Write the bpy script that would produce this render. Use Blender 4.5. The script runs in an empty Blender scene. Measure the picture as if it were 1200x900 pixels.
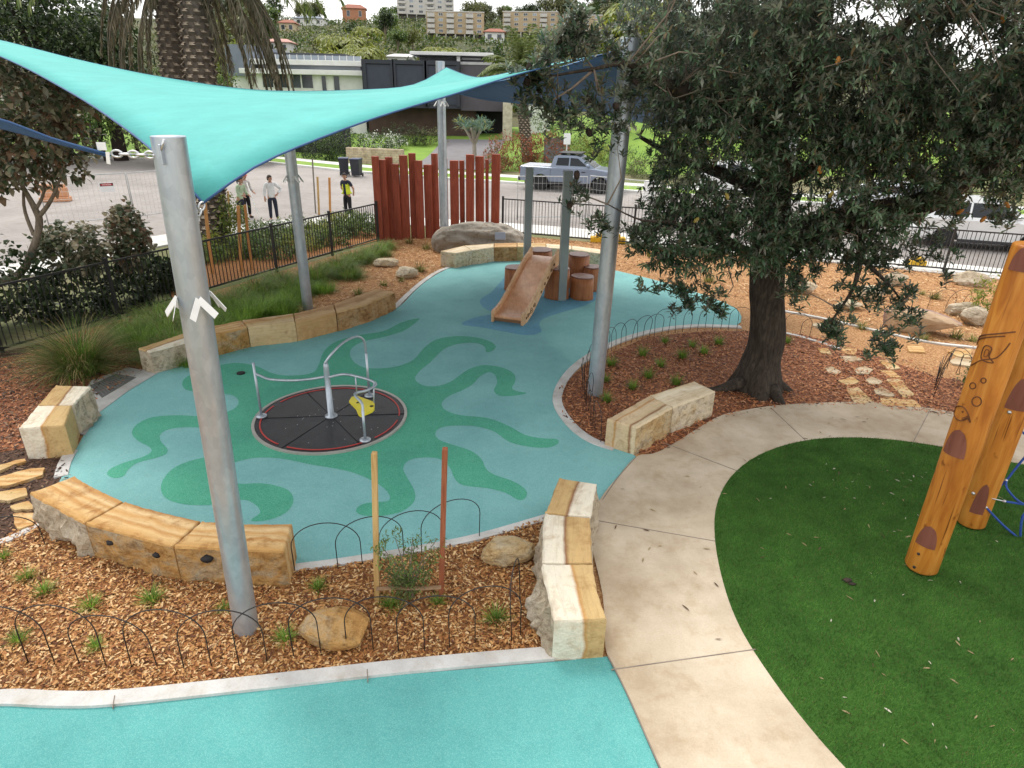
import bpy, bmesh, math, random
import numpy as np
from mathutils import Vector, Matrix, noise
R = math.radians
rnd = random.Random(11)
rng = np.random.default_rng(5)
scene = bpy.context.scene
COL = scene.collection

# ------------------------------------------------------------------ camera
FPX, PITCH, ROLL, CAMH = 756.0, R(24.2), R(1.25), 4.8
_f = Vector((0, math.cos(PITCH), -math.sin(PITCH)))
_r0 = Vector((1, 0, 0)); _u0 = Vector((0, math.sin(PITCH), math.cos(PITCH)))
_r = _r0*math.cos(ROLL) + _u0*math.sin(ROLL)
_u = _u0*math.cos(ROLL) - _r0*math.sin(ROLL)
CAM = Vector((0, 0, CAMH))
def ray(px, py):
    return _f + _r*((px-600)/FPX) - _u*((py-450)/FPX)
def P(px, py, z=0.0):
    "photo point on the horizontal plane at height z"
    d = ray(px, py); t = (z-CAMH)/d.z
    return CAM + d*t
def PD(px, py, Y):
    "photo point on the vertical plane at distance Y"
    d = ray(px, py); return CAM + d*(Y/d.y)
def proj(p):
    v = Vector(p)-CAM; w = v.dot(_f)
    return (600+FPX*v.dot(_r)/w, 450-FPX*v.dot(_u)/w)
def zat(x, y, py):
    "height above ground point x,y that reaches photo row py"
    a, b = -1.0, 60.0
    for _ in range(50):
        m = (a+b)/2
        if (Vector((x,y,m))-CAM).dot(_f) > .2 and proj((x, y, m))[1] > py: a = m
        else: b = m
    return (a+b)/2
cd = bpy.data.cameras.new('Camera'); cam = bpy.data.objects.new('Camera', cd); COL.objects.link(cam)
cd.sensor_width = 36; cd.lens = 36*FPX/1200; cd.clip_end = 3000; cd.clip_start = 0.1
m = Matrix.Identity(4)
for i in range(3):
    m[i][0] = _r[i]; m[i][1] = _u[i]; m[i][2] = -_f[i]; m[i][3] = CAM[i]
cam.matrix_world = m
scene.camera = cam

# ------------------------------------------------------------------ materials
class NT:
    def __init__(s, name):
        s.m = bpy.data.materials.new(name); s.m.use_nodes = True
        s.t = s.m.node_tree; s.b = s.t.nodes['Principled BSDF']
    def n(s, typ, **kw):
        x = s.t.nodes.new(typ)
        for k, v in kw.items(): setattr(x, k, v)
        return x
    def l(s, a, b): s.t.links.new(a, b)
    def coords(s, scale=(1,1,1), rot=(0,0,0), rand=True):
        tc = s.n('ShaderNodeTexCoord'); mp = s.n('ShaderNodeMapping')
        mp.inputs['Scale'].default_value = scale; mp.inputs['Rotation'].default_value = rot
        s.l(tc.outputs['Object'], mp.inputs['Vector'])
        if not rand: return mp.outputs[0]
        oi = s.n('ShaderNodeObjectInfo'); ad = s.n('ShaderNodeVectorMath', operation='ADD')
        mu = s.n('ShaderNodeMath', operation='MULTIPLY'); mu.inputs[1].default_value = 37.0
        s.l(oi.outputs['Random'], mu.inputs[0]); s.l(mp.outputs[0], ad.inputs[0]); s.l(mu.outputs[0], ad.inputs[1])
        return ad.outputs[0]
    def noise(s, vec, scale, detail=4, rough=.55, dist=0):
        x = s.n('ShaderNodeTexNoise'); x.inputs['Scale'].default_value = scale
        x.inputs['Detail'].default_value = detail; x.inputs['Roughness'].default_value = rough
        x.inputs['Distortion'].default_value = dist
        s.l(vec, x.inputs['Vector']); return x.outputs[0]
    def ramp(s, fac, stops, interp='LINEAR'):
        x = s.n('ShaderNodeValToRGB'); e = x.color_ramp.elements; x.color_ramp.interpolation = interp
        while len(e) < len(stops): e.new(0.5)
        for k, (p, c) in enumerate(stops):
            e[k].position = p; e[k].color = (c[0], c[1], c[2], 1)
        s.l(fac, x.inputs[0]); return x.outputs[0]
    def mix(s, fac, a, b, mode='MIX'):
        x = s.n('ShaderNodeMix', data_type='RGBA', blend_type=mode)
        if isinstance(fac, (int, float)): x.inputs[0].default_value = fac
        else: s.l(fac, x.inputs[0])
        for k, v in ((6, a), (7, b)):
            if isinstance(v, tuple): x.inputs[k].default_value = (v[0], v[1], v[2], 1)
            else: s.l(v, x.inputs[k])
        return x.outputs[2]
    def bump(s, h, strength, dist=.02):
        x = s.n('ShaderNodeBump'); x.inputs['Strength'].default_value = strength; x.inputs['Distance'].default_value = dist
        s.l(h, x.inputs['Height']); s.l(x.outputs[0], s.b.inputs['Normal'])
    def fin(s, col, rough=.7, metal=0, spec=.35):
        if isinstance(col, tuple): s.b.inputs['Base Color'].default_value = (col[0], col[1], col[2], 1)
        else: s.l(col, s.b.inputs['Base Color'])
        s.b.inputs['Roughness'].default_value = rough; s.b.inputs['Metallic'].default_value = metal
        s.b.inputs['Specular IOR Level'].default_value = spec
        return s.m
def mat(name, c1, c2=None, scale=4, rough=.7, bump=0, bscale=40, metal=0, spec=.35, stretch=(1,1,1), lo=.35, hi=.65, c3=None, fine=0, bdist=.02):
    k = NT(name); v = k.coords(stretch)
    if c2 is None: c2 = tuple(x*.82 for x in c1)
    st = [(lo, c1), (hi, c2)] if c3 is None else [(lo, c1), ((lo+hi)/2, c2), (hi, c3)]
    col = k.ramp(k.noise(v, scale), st)
    if fine:
        f = k.ramp(k.noise(v, bscale*1.3, 3), [(.3, (1-fine,)*3), (.7, (1+fine,)*3)])
        col = k.mix(1.0, col, f, 'MULTIPLY')
    if bump: k.bump(k.noise(v, bscale, 3), bump, bdist)
    return k.fin(col, rough, metal, spec)

def rubber(name, ca, cb, cc):
    k = NT(name); v = k.coords(rand=False)
    vo = k.n('ShaderNodeTexVoronoi'); vo.inputs['Scale'].default_value = 190; k.l(v, vo.inputs['Vector'])
    sp = k.n('ShaderNodeSeparateColor'); k.l(vo.outputs['Color'], sp.inputs[0])
    col = k.ramp(sp.outputs[0], [(0, ca), (.35, cb), (.72, cb), (.88, cc)], 'LINEAR')
    big = k.ramp(k.noise(v, .9, 5), [(.3, (.83,.86,.87)), (.7, (1.10,1.07,1.05))])
    col = k.mix(1.0, col, big, 'MULTIPLY')
    st = k.ramp(k.noise(v, 7, 4), [(.30, (.95,.945,.94)), (.5, (1,1,1))])
    col = k.mix(1.0, col, st, 'MULTIPLY')
    k.bump(vo.outputs['Distance'], .35, .004)
    return k.fin(col, .85, 0, .25)
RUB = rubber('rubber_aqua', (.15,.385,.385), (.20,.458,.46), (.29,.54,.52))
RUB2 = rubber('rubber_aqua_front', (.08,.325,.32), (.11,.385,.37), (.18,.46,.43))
RUBG = rubber('rubber_green', (.045,.285,.185), (.075,.375,.25), (.17,.47,.35))
RUBB = rubber('rubber_blue', (.075,.235,.35), (.125,.335,.47), (.23,.46,.56))

def concrete(name, ca, cb, stain, sc=.55):
    k = NT(name); v = k.coords(rand=False)
    col = k.ramp(k.noise(v, sc, 8, .66, .15), [(.34, stain), (.5, ca), (.64, cb)])
    f = k.ramp(k.noise(v, 60, 4), [(.3, (.93,.93,.92)), (.7, (1.05,1.05,1.05))])
    col = k.mix(1.0, col, f, 'MULTIPLY')
    d = k.ramp(k.noise(v, 3.2, 8, .7, .2), [(.28, (.82,.76,.68)), (.5, (1,1,1))])
    col = k.mix(1.0, col, d, 'MULTIPLY')
    k.bump(k.noise(v, 90, 4), .25, .004)
    return k.fin(col, .8, 0, .3)
CONC = concrete('path_concrete', (.465,.385,.285), (.565,.48,.37), (.35,.27,.185), .7)
KERB = concrete('kerb_concrete', (.56,.55,.53), (.66,.65,.63), (.44,.42,.40), 1.2)
FOOT = concrete('footpath_concrete', (.62,.62,.60), (.70,.70,.68), (.5,.49,.47), .4)
APRON = concrete('drain_concrete', (.42,.42,.41), (.50,.50,.49), (.34,.33,.32), 1.5)
ASPH = concrete('asphalt', (.285,.262,.25), (.34,.315,.30), (.225,.205,.195), .16)
DARKJ = mat('joint_dark', (.17,.14,.115), (.25,.21,.17), 3)

def turfm():
    k = NT('synthetic_turf'); v = k.coords((1,1,1), rand=False)
    col = k.ramp(k.noise(v, 170, 3, .7), [(.3, (.018,.056,.0095)), (.5, (.043,.118,.019)), (.72, (.08,.195,.035))])
    big = k.ramp(k.noise(v, 1.1, 4), [(.3, (.78,.85,.8)), (.7, (1.12,1.08,1.05))])
    col = k.mix(1.0, col, big, 'MULTIPLY')
    k.bump(k.noise(v, 150, 2), .8, .02)
    return k.fin(col, .8, 0, .15)
TURF = turfm()
MULB = mat('mulch_tan', (.13,.05,.017), (.29,.125,.042), 26, .9, .8, 45, c3=(.47,.235,.085), lo=.3, hi=.68, bdist=.03)
MULF = mat('mulch_far', (.21,.095,.038), (.40,.205,.085), 26, .9, .8, 45, c3=(.60,.37,.18), lo=.3, hi=.68, bdist=.03)
MULR = mat('mulch_red', (.10,.034,.016), (.24,.088,.04), 26, .9, .8, 45, c3=(.38,.17,.085), lo=.3, hi=.68, bdist=.03)
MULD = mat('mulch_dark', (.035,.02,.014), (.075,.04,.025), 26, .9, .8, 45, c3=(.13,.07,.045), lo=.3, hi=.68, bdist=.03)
CHIPS = [mat('chip_a', (.37,.155,.045), (.27,.10,.03), 9), mat('chip_b', (.56,.30,.11), (.46,.23,.08), 9),
         mat('chip_c', (.72,.50,.26), (.62,.40,.19), 9), mat('chip_d', (.16,.055,.02), (.10,.035,.014), 9)]
CHIPR = [mat('chipr_a', (.42,.16,.06), (.33,.115,.043), 9), mat('chipr_b', (.56,.26,.11), (.47,.19,.078), 9),
         mat('chipr_c', (.55,.30,.165), (.45,.225,.12), 9), mat('chipr_d', (.11,.046,.027), (.075,.03,.02), 9)]
CHIPF = [mat('chipf_a', (.42,.20,.075), (.34,.15,.055), 9), mat('chipf_b', (.58,.34,.15), (.50,.27,.11), 9), mat('chipf_c', (.72,.52,.30), (.62,.43,.23), 9), mat('chipf_d', (.25,.105,.045), (.18,.07,.03), 9)]
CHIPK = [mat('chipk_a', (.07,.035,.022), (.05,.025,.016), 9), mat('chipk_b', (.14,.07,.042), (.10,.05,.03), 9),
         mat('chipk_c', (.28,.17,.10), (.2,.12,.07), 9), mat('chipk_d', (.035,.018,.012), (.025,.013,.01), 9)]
DIRT = mat('bare_ground', (.20,.17,.10), (.12,.15,.05), .3, .95, .4, 6)
LAWN = mat('lawn_grass', (.14,.25,.035), (.21,.33,.05), .5, .9, .6, 25, fine=.25)
HILL = mat('hillside_ground', (.045,.06,.02), (.10,.095,.045), .09, .95)

def sandstone(name, stops, rot=0.0, sc=1.6, off=.5, rough=.8, wob=.22, dirt=.5):
    "bedded sandstone: colour bands across the local y axis, with ripples, grain and stains"
    k = NT(name); v = k.coords((1,1,1), (0, 0, rot), rand=False)
    tc = k.n('ShaderNodeSeparateXYZ'); k.l(v, tc.inputs[0])
    vs = k.coords((1.0,2.5,2.0))
    nz = k.noise(vs, 1.3, 5, .55, .7)
    a = k.n('ShaderNodeMath', operation='MULTIPLY_ADD'); a.inputs[1].default_value = sc; a.inputs[2].default_value = off-wob*.5
    k.l(tc.outputs[1], a.inputs[0])
    b = k.n('ShaderNodeMath', operation='MULTIPLY_ADD'); b.inputs[1].default_value = wob
    k.l(nz, b.inputs[0]); k.l(a.outputs[0], b.inputs[2])
    col = k.ramp(b.outputs[0], stops)
    lay = k.ramp(k.noise(k.coords((1.2,10,15)), 2.2, 6, .65, .5), [(.3, (.74,.64,.52)), (.48, (1,1,1)), (.7, (1.12,1.08,1.0))])
    col = k.mix(.6, col, lay, 'MULTIPLY')
    st = k.ramp(k.noise(k.coords((1,1,1)), 4.5, 7, .68, .5), [(.3, (.50,.34,.20)), (.49, (1,1,1))])
    col = k.mix(dirt, col, st, 'MULTIPLY')
    gr = k.ramp(k.noise(v, 120, 3), [(.3, (.9,.9,.88)), (.7, (1.07,1.07,1.07))])
    col = k.mix(1.0, col, gr, 'MULTIPLY')
    nb = k.noise(k.coords((1,1,1.6)), 16, 8, .62)
    k.bump(nb, .5, .035)
    return k.fin(col, rough, 0, .25)
CR, TN, OR, BR, PA = (.70,.61,.46), (.52,.36,.165), (.47,.255,.09), (.25,.12,.055), (.60,.46,.27)
SS = {
 'split': sandstone('sandstone_white_tan', [(.0, (.72,.67,.56)), (.46, (.70,.64,.52)), (.50, BR), (.55, TN), (.8, (.52,.35,.16)), (1, TN)], 0, 1.3, .52, wob=.16),
 'splitr': sandstone('sandstone_tan_white', [(.0, TN), (.3, (.54,.38,.18)), (.45, TN), (.49, OR), (.53, (.70,.64,.52)), (1, (.72,.67,.56))], 0, 1.3, .5, wob=.18),
 'tan': sandstone('sandstone_tan', [(.0, TN), (.3, PA), (.5, TN), (.62, OR), (.8, PA), (1, TN)], 0, 1.1, .5, wob=.5),
 'orange': sandstone('sandstone_orange', [(.0, (.50,.29,.105)), (.2, (.62,.42,.20)), (.33, (.47,.25,.085)), (.42, (.64,.45,.23)), (.55, (.53,.30,.11)), (.66, (.66,.48,.26)), (.8, (.45,.235,.08)), (1, (.60,.40,.19))], 0, 2.0, .5, wob=.45, dirt=.8),
 'cream': sandstone('sandstone_cream', [(.0, CR), (.4, (.63,.52,.35)), (.6, (.72,.64,.50)), (.85, (.58,.45,.27)), (1, CR)], 0, 1.3, .5, wob=.6, dirt=.45),
 'seam': sandstone('sandstone_seamed', [(.0, (.62,.50,.33)), (.28, (.64,.53,.36)), (.33, BR), (.37, (.60,.47,.29)), (.6, (.62,.48,.32)), (.64, OR), (.68, (.58,.44,.28)), (1, (.55,.40,.24))], 0, 1.3, .5, wob=.16),
 'brown': sandstone('sandstone_brown', [(.0, (.49,.29,.125)), (.35, (.61,.41,.21)), (.6, (.42,.235,.10)), (1, (.57,.37,.18))], 0, 1.4, .5, wob=.7),
 'grey': sandstone('sandstone_grey', [(.0, (.27,.255,.225)), (.5, (.42,.40,.355)), (1, (.22,.205,.18))], 0, 1.2, .5, wob=.8),
 'purple': sandstone('sandstone_purple', [(.0, (.50,.36,.22)), (.45, (.48,.34,.23)), (.55, (.30,.20,.18)), (1, (.34,.23,.21))], 0, 1.0, .5, wob=.3),
}
def rockface(name, a, b, c):
    "natural split face: blotchy, pitted, stained"
    k = NT(name); v = k.coords((1,1,1.5))
    col = k.ramp(k.noise(v, 2.6, 8, .66, .6), [(.3, a), (.48, b), (.66, c)])
    col = k.mix(.85, col, k.ramp(k.noise(v, 9, 7, .7), [(.33, (.42,.36,.30)), (.5, (1,1,1)), (.7, (1.15,1.12,1.08))]), 'MULTIPLY')
    col = k.mix(.6, col, k.ramp(k.noise(v, 55, 4), [(.3, (.75,.72,.68)), (.65, (1.08,1.08,1.08))]), 'MULTIPLY')
    k.bump(k.noise(v, 14, 9, .68), .9, .05); return k.fin(col, .9, 0, .2)
SF = {'orange': rockface('face_orange', (.36,.17,.05), (.50,.29,.105), (.43,.36,.25)), 'cream': rockface('face_cream', (.50,.37,.20), (.66,.56,.40), (.60,.53,.42)),
      'tan': rockface('face_tan', (.40,.24,.10), (.54,.39,.20), (.50,.43,.31)), 'brown': rockface('face_brown', (.25,.12,.045), (.45,.26,.115), (.50,.35,.20)), 'grey': rockface('face_grey', (.30,.25,.18), (.50,.42,.31), (.56,.50,.40))}
def galv():
    k = NT('galvanised_steel'); v = k.coords((1,1,.35))
    vo = k.n('ShaderNodeTexVoronoi'); vo.inputs['Scale'].default_value = 22; k.l(k.coords((1,1,.6)), vo.inputs['Vector'])
    c = k.ramp(k.noise(v, 5, 5, .6, .4), [(.3, (.37,.42,.475)), (.55, (.455,.50,.55)), (.75, (.545,.585,.62))])
    s = k.n('ShaderNodeSeparateColor'); k.l(vo.outputs['Color'], s.inputs[0])
    c = k.mix(1.0, c, k.ramp(s.outputs[0], [(0, (.93,.93,.94)), (1, (1.06,1.06,1.05))]), 'MULTIPLY')
    k.fin(c, .45, .62, .5)
    k.l(k.ramp(k.noise(v, 8, 4), [(.3, (.30,)*3), (.7, (.46,)*3)]), k.b.inputs['Roughness'])
    return k.m
GALV = galv()
STEEL = mat('stainless_steel', (.55,.56,.57), (.45,.46,.47), 8, .3, metal=.8)
WHITEP = mat('white_plastic', (.82,.82,.80), (.74,.74,.72), 6, .5)
BLACKP = mat('black_powdercoat', (.016,.016,.018), (.024,.023,.022), 5, .45, spec=.4)
WIRE = mat('black_wire', (.014,.014,.016), (.025,.022,.02), 9, .5, spec=.4)
GREYP = mat('grey_paint', (.23,.27,.27), (.28,.32,.31), 2.5, .5, .1, 60)
def wood(name, c1, c2, c3, along=(14,14,1.1), rough=.6, spec=.35, bump=.2, sc=1.0, crack=False):
    k = NT(name); v = k.coords(along)
    g = k.noise(v, 2.2*sc, 6, .6, .8)
    col = k.ramp(g, [(.3, c1), (.5, c2), (.7, c3)])
    big = k.ramp(k.noise(k.coords((1,1,.4)), 2.6, 4), [(.3, (.80,.76,.72)), (.6, (1.05,1.05,1.05))])
    col = k.mix(1.0, col, big, 'MULTIPLY')
    k.bump(g, bump, .01)
    if crack: col = k.mix(1.0, col, k.ramp(k.noise(k.coords((26,26,.55)), 1.6, 3, .5, .3), [(.30, (.30,.22,.16)), (.345, (1,1,1))]), 'MULTIPLY'); col = k.mix(1.0, col, k.ramp(k.noise(k.coords((3,3,1.8)), 2.4, 3), [(.26, (.45,.33,.25)), (.33, (1,1,1))]), 'MULTIPLY')
    return k.fin(col, rough, 0, spec)
REDW = wood('red_stained_timber', (.19,.037,.019), (.27,.058,.029), (.34,.085,.043))
LOGW = wood('oiled_log', (.34,.11,.014), (.47,.18,.026), (.56,.25,.048), (6,6,.7), .42, .4, .25, 1.0, True)
LOGD = wood('log_inset_stain', (.15,.05,.032), (.19,.068,.045), (.23,.09,.06), (6,6,.7), .6)
SLIDEW = wood('slide_timber', (.60,.27,.13), (.68,.34,.17), (.73,.42,.23), (7,1.2,7), .35, .5)
SLIDEE = wood('slide_edge_timber', (.58,.31,.15), (.68,.42,.23), (.74,.52,.32), (9,1.2,9), .5, .4)
STUMPW = wood('stump_side', (.26,.08,.03), (.38,.14,.052), (.47,.20,.08), (12,12,.9), .5, .4, .4)
STUMPT = mat('stump_top', (.24,.105,.075), (.17,.07,.05), 9, .4, .15, 40, spec=.45, c3=(.29,.145,.10))
STAKEY = wood('pale_stake', (.42,.26,.09), (.52,.34,.14), (.60,.42,.20), (20,20,1.2))
STAKER = wood('red_stake', (.22,.065,.03), (.30,.095,.045), (.36,.13,.065), (20,20,1.2))
STAKEO = wood('orange_stake', (.46,.20,.06), (.56,.27,.09), (.62,.34,.13), (20,20,1.2))
CARVE = mat('carved_line', (.10,.035,.012), (.14,.05,.018), 8, .8)
HOLE = mat('dark_bolt_hole', (.012,.011,.012), (.02,.018,.018), 8, .7)
# ------------------------------------------------------------------ mesh helpers
def tag(o, label=None, cat=None, group=None, kind=None):
    if label: o['label'] = label
    if cat: o['category'] = cat
    if group: o['group'] = group
    if kind: o['kind'] = kind
    return o
def thing(name, label, cat, loc=(0,0,0), rz=0, group=None):
    o = bpy.data.objects.new(name, None); COL.objects.link(o)
    o.location = loc; o.rotation_euler = (0, 0, rz); o.empty_display_size = .2
    return tag(o, label, cat, group)
class MB:
    def __init__(s): s.v = []; s.f = []; s.mi = []; s.sm = []
    def add(s, vs, fs, mi=0, sm=False):
        o = len(s.v); s.v += [tuple(v) for v in vs]
        for f in fs: s.f.append([i+o for i in f]); s.mi.append(mi); s.sm.append(sm)
        return s
    def box(s, x0, x1, y0, y1, z0, z1, mi=0, M=None, bev=0):
        vs = [Vector((x, y, z)) for z in (z0, z1) for y in (y0, y1) for x in (x0, x1)]
        fs = [(0,2,3,1), (4,5,7,6), (0,1,5,4), (2,6,7,3), (0,4,6,2), (1,3,7,5)]
        if bev:
            bm = bmesh.new(); bv = [bm.verts.new(v) for v in vs]
            for f in fs: bm.faces.new([bv[i] for i in f])
            bmesh.ops.bevel(bm, geom=bm.edges[:], offset=bev, segments=2, affect='EDGES', profile=.5)
            bm.verts.index_update(); vs = [v.co.copy() for v in bm.verts]
            fs = [[v.index for v in f.verts] for f in bm.faces]; bm.free()
        if M is not None: vs = [M @ v for v in vs]
        return s.add(vs, fs, mi)
    def prism(s, pts, z0, z1, mi=0, top=True, bot=False, sm=False):
        n = len(pts)
        a = 0
        for i in range(n):
            p, q = pts[i], pts[(i+1) % n]; a += p[0]*q[1]-q[0]*p[1]
        if a < 0: pts = pts[::-1]
        vs = [(p[0], p[1], z0) for p in pts]+[(p[0], p[1], z1) for p in pts]
        fs = [(i, (i+1) % n, n+(i+1) % n, n+i) for i in range(n)]
        s.add(vs, fs, mi, sm)
        if top: s.add([(p[0], p[1], z1) for p in pts], [tuple(range(n))], mi)
        if bot: s.add([(p[0], p[1], z0) for p in pts], [tuple(range(n))[::-1]], mi)
        return s
    def tube(s, pts, r, n=8, mi=0, closed=False, caps=True, sm=True, squash=1.0):
        pts = [Vector(p) for p in pts]; N = len(pts)
        rs = [r]*N if isinstance(r, (int, float)) else list(r)
        T = []
        for i in range(N):
            if closed: t = pts[(i+1) % N]-pts[i-1]
            else: t = pts[min(i+1, N-1)]-pts[max(i-1, 0)]
            T.append(t.normalized() if t.length > 1e-9 else Vector((0,0,1)))
        up = Vector((0,0,1)) if abs(T[0].z) < .9 else Vector((1,0,0))
        a = T[0].cross(up).normalized(); vs = []
        for i in range(N):
            if i:
                q = T[i-1].rotation_difference(T[i]); a = q @ a
            b = T[i].cross(a).normalized()
            for k in range(n):
                th = 2*math.pi*k/n
                vs.append(pts[i]+(a*math.cos(th)+b*math.sin(th)*squash)*rs[i])
        fs = []
        for i in range(N if closed else N-1):
            j = (i+1) % N
            for k in range(n):
                l = (k+1) % n
                fs.append((i*n+k, i*n+l, j*n+l, j*n+k))
        s.add(vs, fs, mi, sm)
        if caps and not closed:
            o = len(s.v)-N*n
            s.f.append([o+k for k in range(n)][::-1]); s.mi.append(mi); s.sm.append(False)
            s.f.append([o+(N-1)*n+k for k in range(n)]); s.mi.append(mi); s.sm.append(False)
        return s
    def lathe(s, prof, n=24, c=(0,0,0), mi=0, sm=True, wob=None):
        vs = []
        for r, z in prof:
            for k in range(n):
                th = 2*math.pi*k/n; rr = r*(1 if wob is None else wob(th))
                vs.append((c[0]+rr*math.cos(th), c[1]+rr*math.sin(th), c[2]+z))
        fs = []
        for i in range(len(prof)-1):
            for k in range(n):
                l = (k+1) % n; fs.append((i*n+k, i*n+l, (i+1)*n+l, (i+1)*n+k))
        s.add(vs, fs, mi, sm); o = len(s.v)-len(vs)
        if prof[-1][0] > 1e-4: s.f.append([o+(len(prof)-1)*n+k for k in range(n)]); s.mi.append(mi); s.sm.append(False)
        if prof[0][0] > 1e-4: s.f.append([o+k for k in range(n)][::-1]); s.mi.append(mi); s.sm.append(False)
        return s
    def blob(s, c, r, mi=0, sub=2, amp=.12, freq=1.5, seed=0, M=None, flat=None, sm=True):
        bm = bmesh.new(); bmesh.ops.create_icosphere(bm, subdivisions=sub, radius=1)
        sv = Vector((seed*3.1, seed*1.7, seed*5.3)); vs = []
        for v in bm.verts:
            d = v.co.normalized(); k = 1+amp*noise.noise(d*freq+sv)+amp*.5*noise.noise(d*freq*2.7+sv)
            if flat:                                        # knock facets off: rocks
                for q, t in flat:
                    e = d.dot(q)*k
                    if e > t: k *= t/e+.02
            w = Vector((d.x*r[0], d.y*r[1], d.z*r[2]))*k
            if M is not None: w = M @ w
            vs.append(w+Vector(c))
        s.add(vs, [[x.index for x in f.verts] for f in bm.faces], mi, sm); bm.free(); return s
    def build(s, name, mats, parent=None, world=False, sub=0, origin=None):
        me = bpy.data.meshes.new(name)
        V = s.v
        if parent is not None and world:
            inv = (Matrix.Translation(parent_world(parent)) @ Matrix.Rotation(root_rz(parent), 4, 'Z')).inverted()
            V = [inv @ Vector(v) for v in V]
        if origin is not None:
            V = [(v[0]-origin[0], v[1]-origin[1], v[2]-origin[2]) for v in V]
        me.from_pydata([tuple(v) for v in V], [], s.f); me.update()
        if not isinstance(mats, (list, tuple)): mats = [mats]
        for q in mats: me.materials.append(q)
        me.polygons.foreach_set('material_index', s.mi); me.polygons.foreach_set('use_smooth', s.sm)
        o = bpy.data.objects.new(name, me); COL.objects.link(o)
        if parent is not None: o.parent = parent
        if origin is not None: o.location = origin
        return o
def parent_world(p):
    v = Vector(p.location)
    while p.parent: p = p.parent; v = v+Vector(p.location)
    return v
def root_rz(p):
    while p.parent: p = p.parent
    return p.rotation_euler[2]
def base_of(vs):
    a = np.array([tuple(v) for v in vs]); return (float(a[:,0].mean()), float(a[:,1].mean()), float(a[:,2].min()))
def single(mb, name, mats, label, cat, group=None):
    return tag(mb.build(name, mats, origin=base_of(mb.v)), label, cat, group)
def struct(mb, name, mats): return tag(mb.build(name, mats), kind='structure')
def spline(pts, n=8, closed=False):
    "Catmull-Rom through tuples of any length"
    pts = [np.array(p, float) for p in pts]; N = len(pts); out = []
    for i in range(N if closed else N-1):
        if closed: a, b, c, d = pts[i-1], pts[i], pts[(i+1) % N], pts[(i+2) % N]
        else: a, b, c, d = pts[max(i-1,0)], pts[i], pts[i+1], pts[min(i+2,N-1)]
        for k in range(n):
            t = k/n
            out.append(.5*((2*b)+(c-a)*t+(2*a-5*b+4*c-d)*t*t+(3*b-a-3*c+d)*t**3))
    if not closed: out.append(pts[-1])
    return out
def gpoly(px, z=0.0, n=0, closed=True):
    "photo outline laid on the ground; n > 0 smooths it"
    g = [P(x, y, z) for x, y in px]
    if n: g = [Vector(p) for p in spline([tuple(q) for q in g], n, closed)]
    return g
def strip(line, w, side=0.0, z0=-.05, z1=.03, mb=None, bev=.0):
    "a band of width w along a ground polyline; side shifts it across"
    mb = mb or MB(); L = []; Rr = []
    N = len(line)
    for i in range(N):
        t = (line[min(i+1,N-1)]-line[max(i-1,0)]); t = Vector((t.x, t.y, 0)).normalized()
        nrm = Vector((-t.y, t.x, 0)); c = line[i]+nrm*side*w
        L.append(c+nrm*w/2); Rr.append(c-nrm*w/2)
    for i in range(N-1):
        a, b, c, d = Rr[i], Rr[i+1], L[i+1], L[i]
        vs = [(p.x, p.y, z0) for p in (a,b,c,d)]+[(p.x, p.y, z1) for p in (a,b,c,d)]
        fs = [(4,5,6,7), (0,1,5,4), (2,3,7,6)]
        if i == 0: fs.append((3,0,4,7))
        if i == N-2: fs.append((1,2,6,5))
        mb.add(vs, fs)
    return mb
def raw_mesh(name, co, nper, mats, mi=None, parent=None, loc=None, smooth=False):
    "many separate polygons of nper vertices each (leaves, chips, blades)"
    co = np.ascontiguousarray(co, dtype=np.float32).reshape(-1, 3); nv = len(co); nf = nv//nper
    me = bpy.data.meshes.new(name)
    me.vertices.add(nv); me.vertices.foreach_set('co', co.ravel())
    me.loops.add(nv); me.loops.foreach_set('vertex_index', np.arange(nv, dtype=np.int32))
    me.polygons.add(nf); me.polygons.foreach_set('loop_start', np.arange(0, nv, nper, dtype=np.int32))
    me.polygons.foreach_set('loop_total', np.full(nf, nper, dtype=np.int32))
    if not isinstance(mats, (list, tuple)): mats = [mats]
    for q in mats: me.materials.append(q)
    if mi is not None: me.polygons.foreach_set('material_index', np.ascontiguousarray(mi, dtype=np.int32))
    me.update(calc_edges=True); me.validate()
    o = bpy.data.objects.new(name, me); COL.objects.link(o)
    if parent is not None: o.parent = parent
    if loc is not None: o.location = loc
    return o
def unit(a): return a/np.maximum(np.linalg.norm(a, axis=-1, keepdims=True), 1e-9)
def rdir(n):
    return unit(rng.normal(size=(n, 3)))
def leaves(base, d, L, W, droop=.15, mid=.55, fold=.0):
    "two quads per leaf (bent lengthwise): base, direction, length, width -> (n*2*4, 3)"
    n = len(base); L = np.broadcast_to(np.asarray(L, float), (n,))[:, None]; W = np.broadcast_to(np.asarray(W, float), (n,))[:, None]
    d = unit(d); up = np.tile([0, 0, 1.0], (n, 1)) + rng.normal(size=(n, 3))*.35
    s = unit(np.cross(d, up)); nrm = unit(np.cross(s, d))
    m = base+d*L*mid+nrm*L*fold; tip = base+d*L+np.array([0, 0, -1.0])*L*droop
    a = base-s*W*.16; b = base+s*W*.16; c = m+s*W*.5; e = m-s*W*.5
    t1 = tip+s*W*.10; t2 = tip-s*W*.10
    return np.stack([a, b, c, e, e, c, t1, t2], axis=1).reshape(-1, 3)
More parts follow.
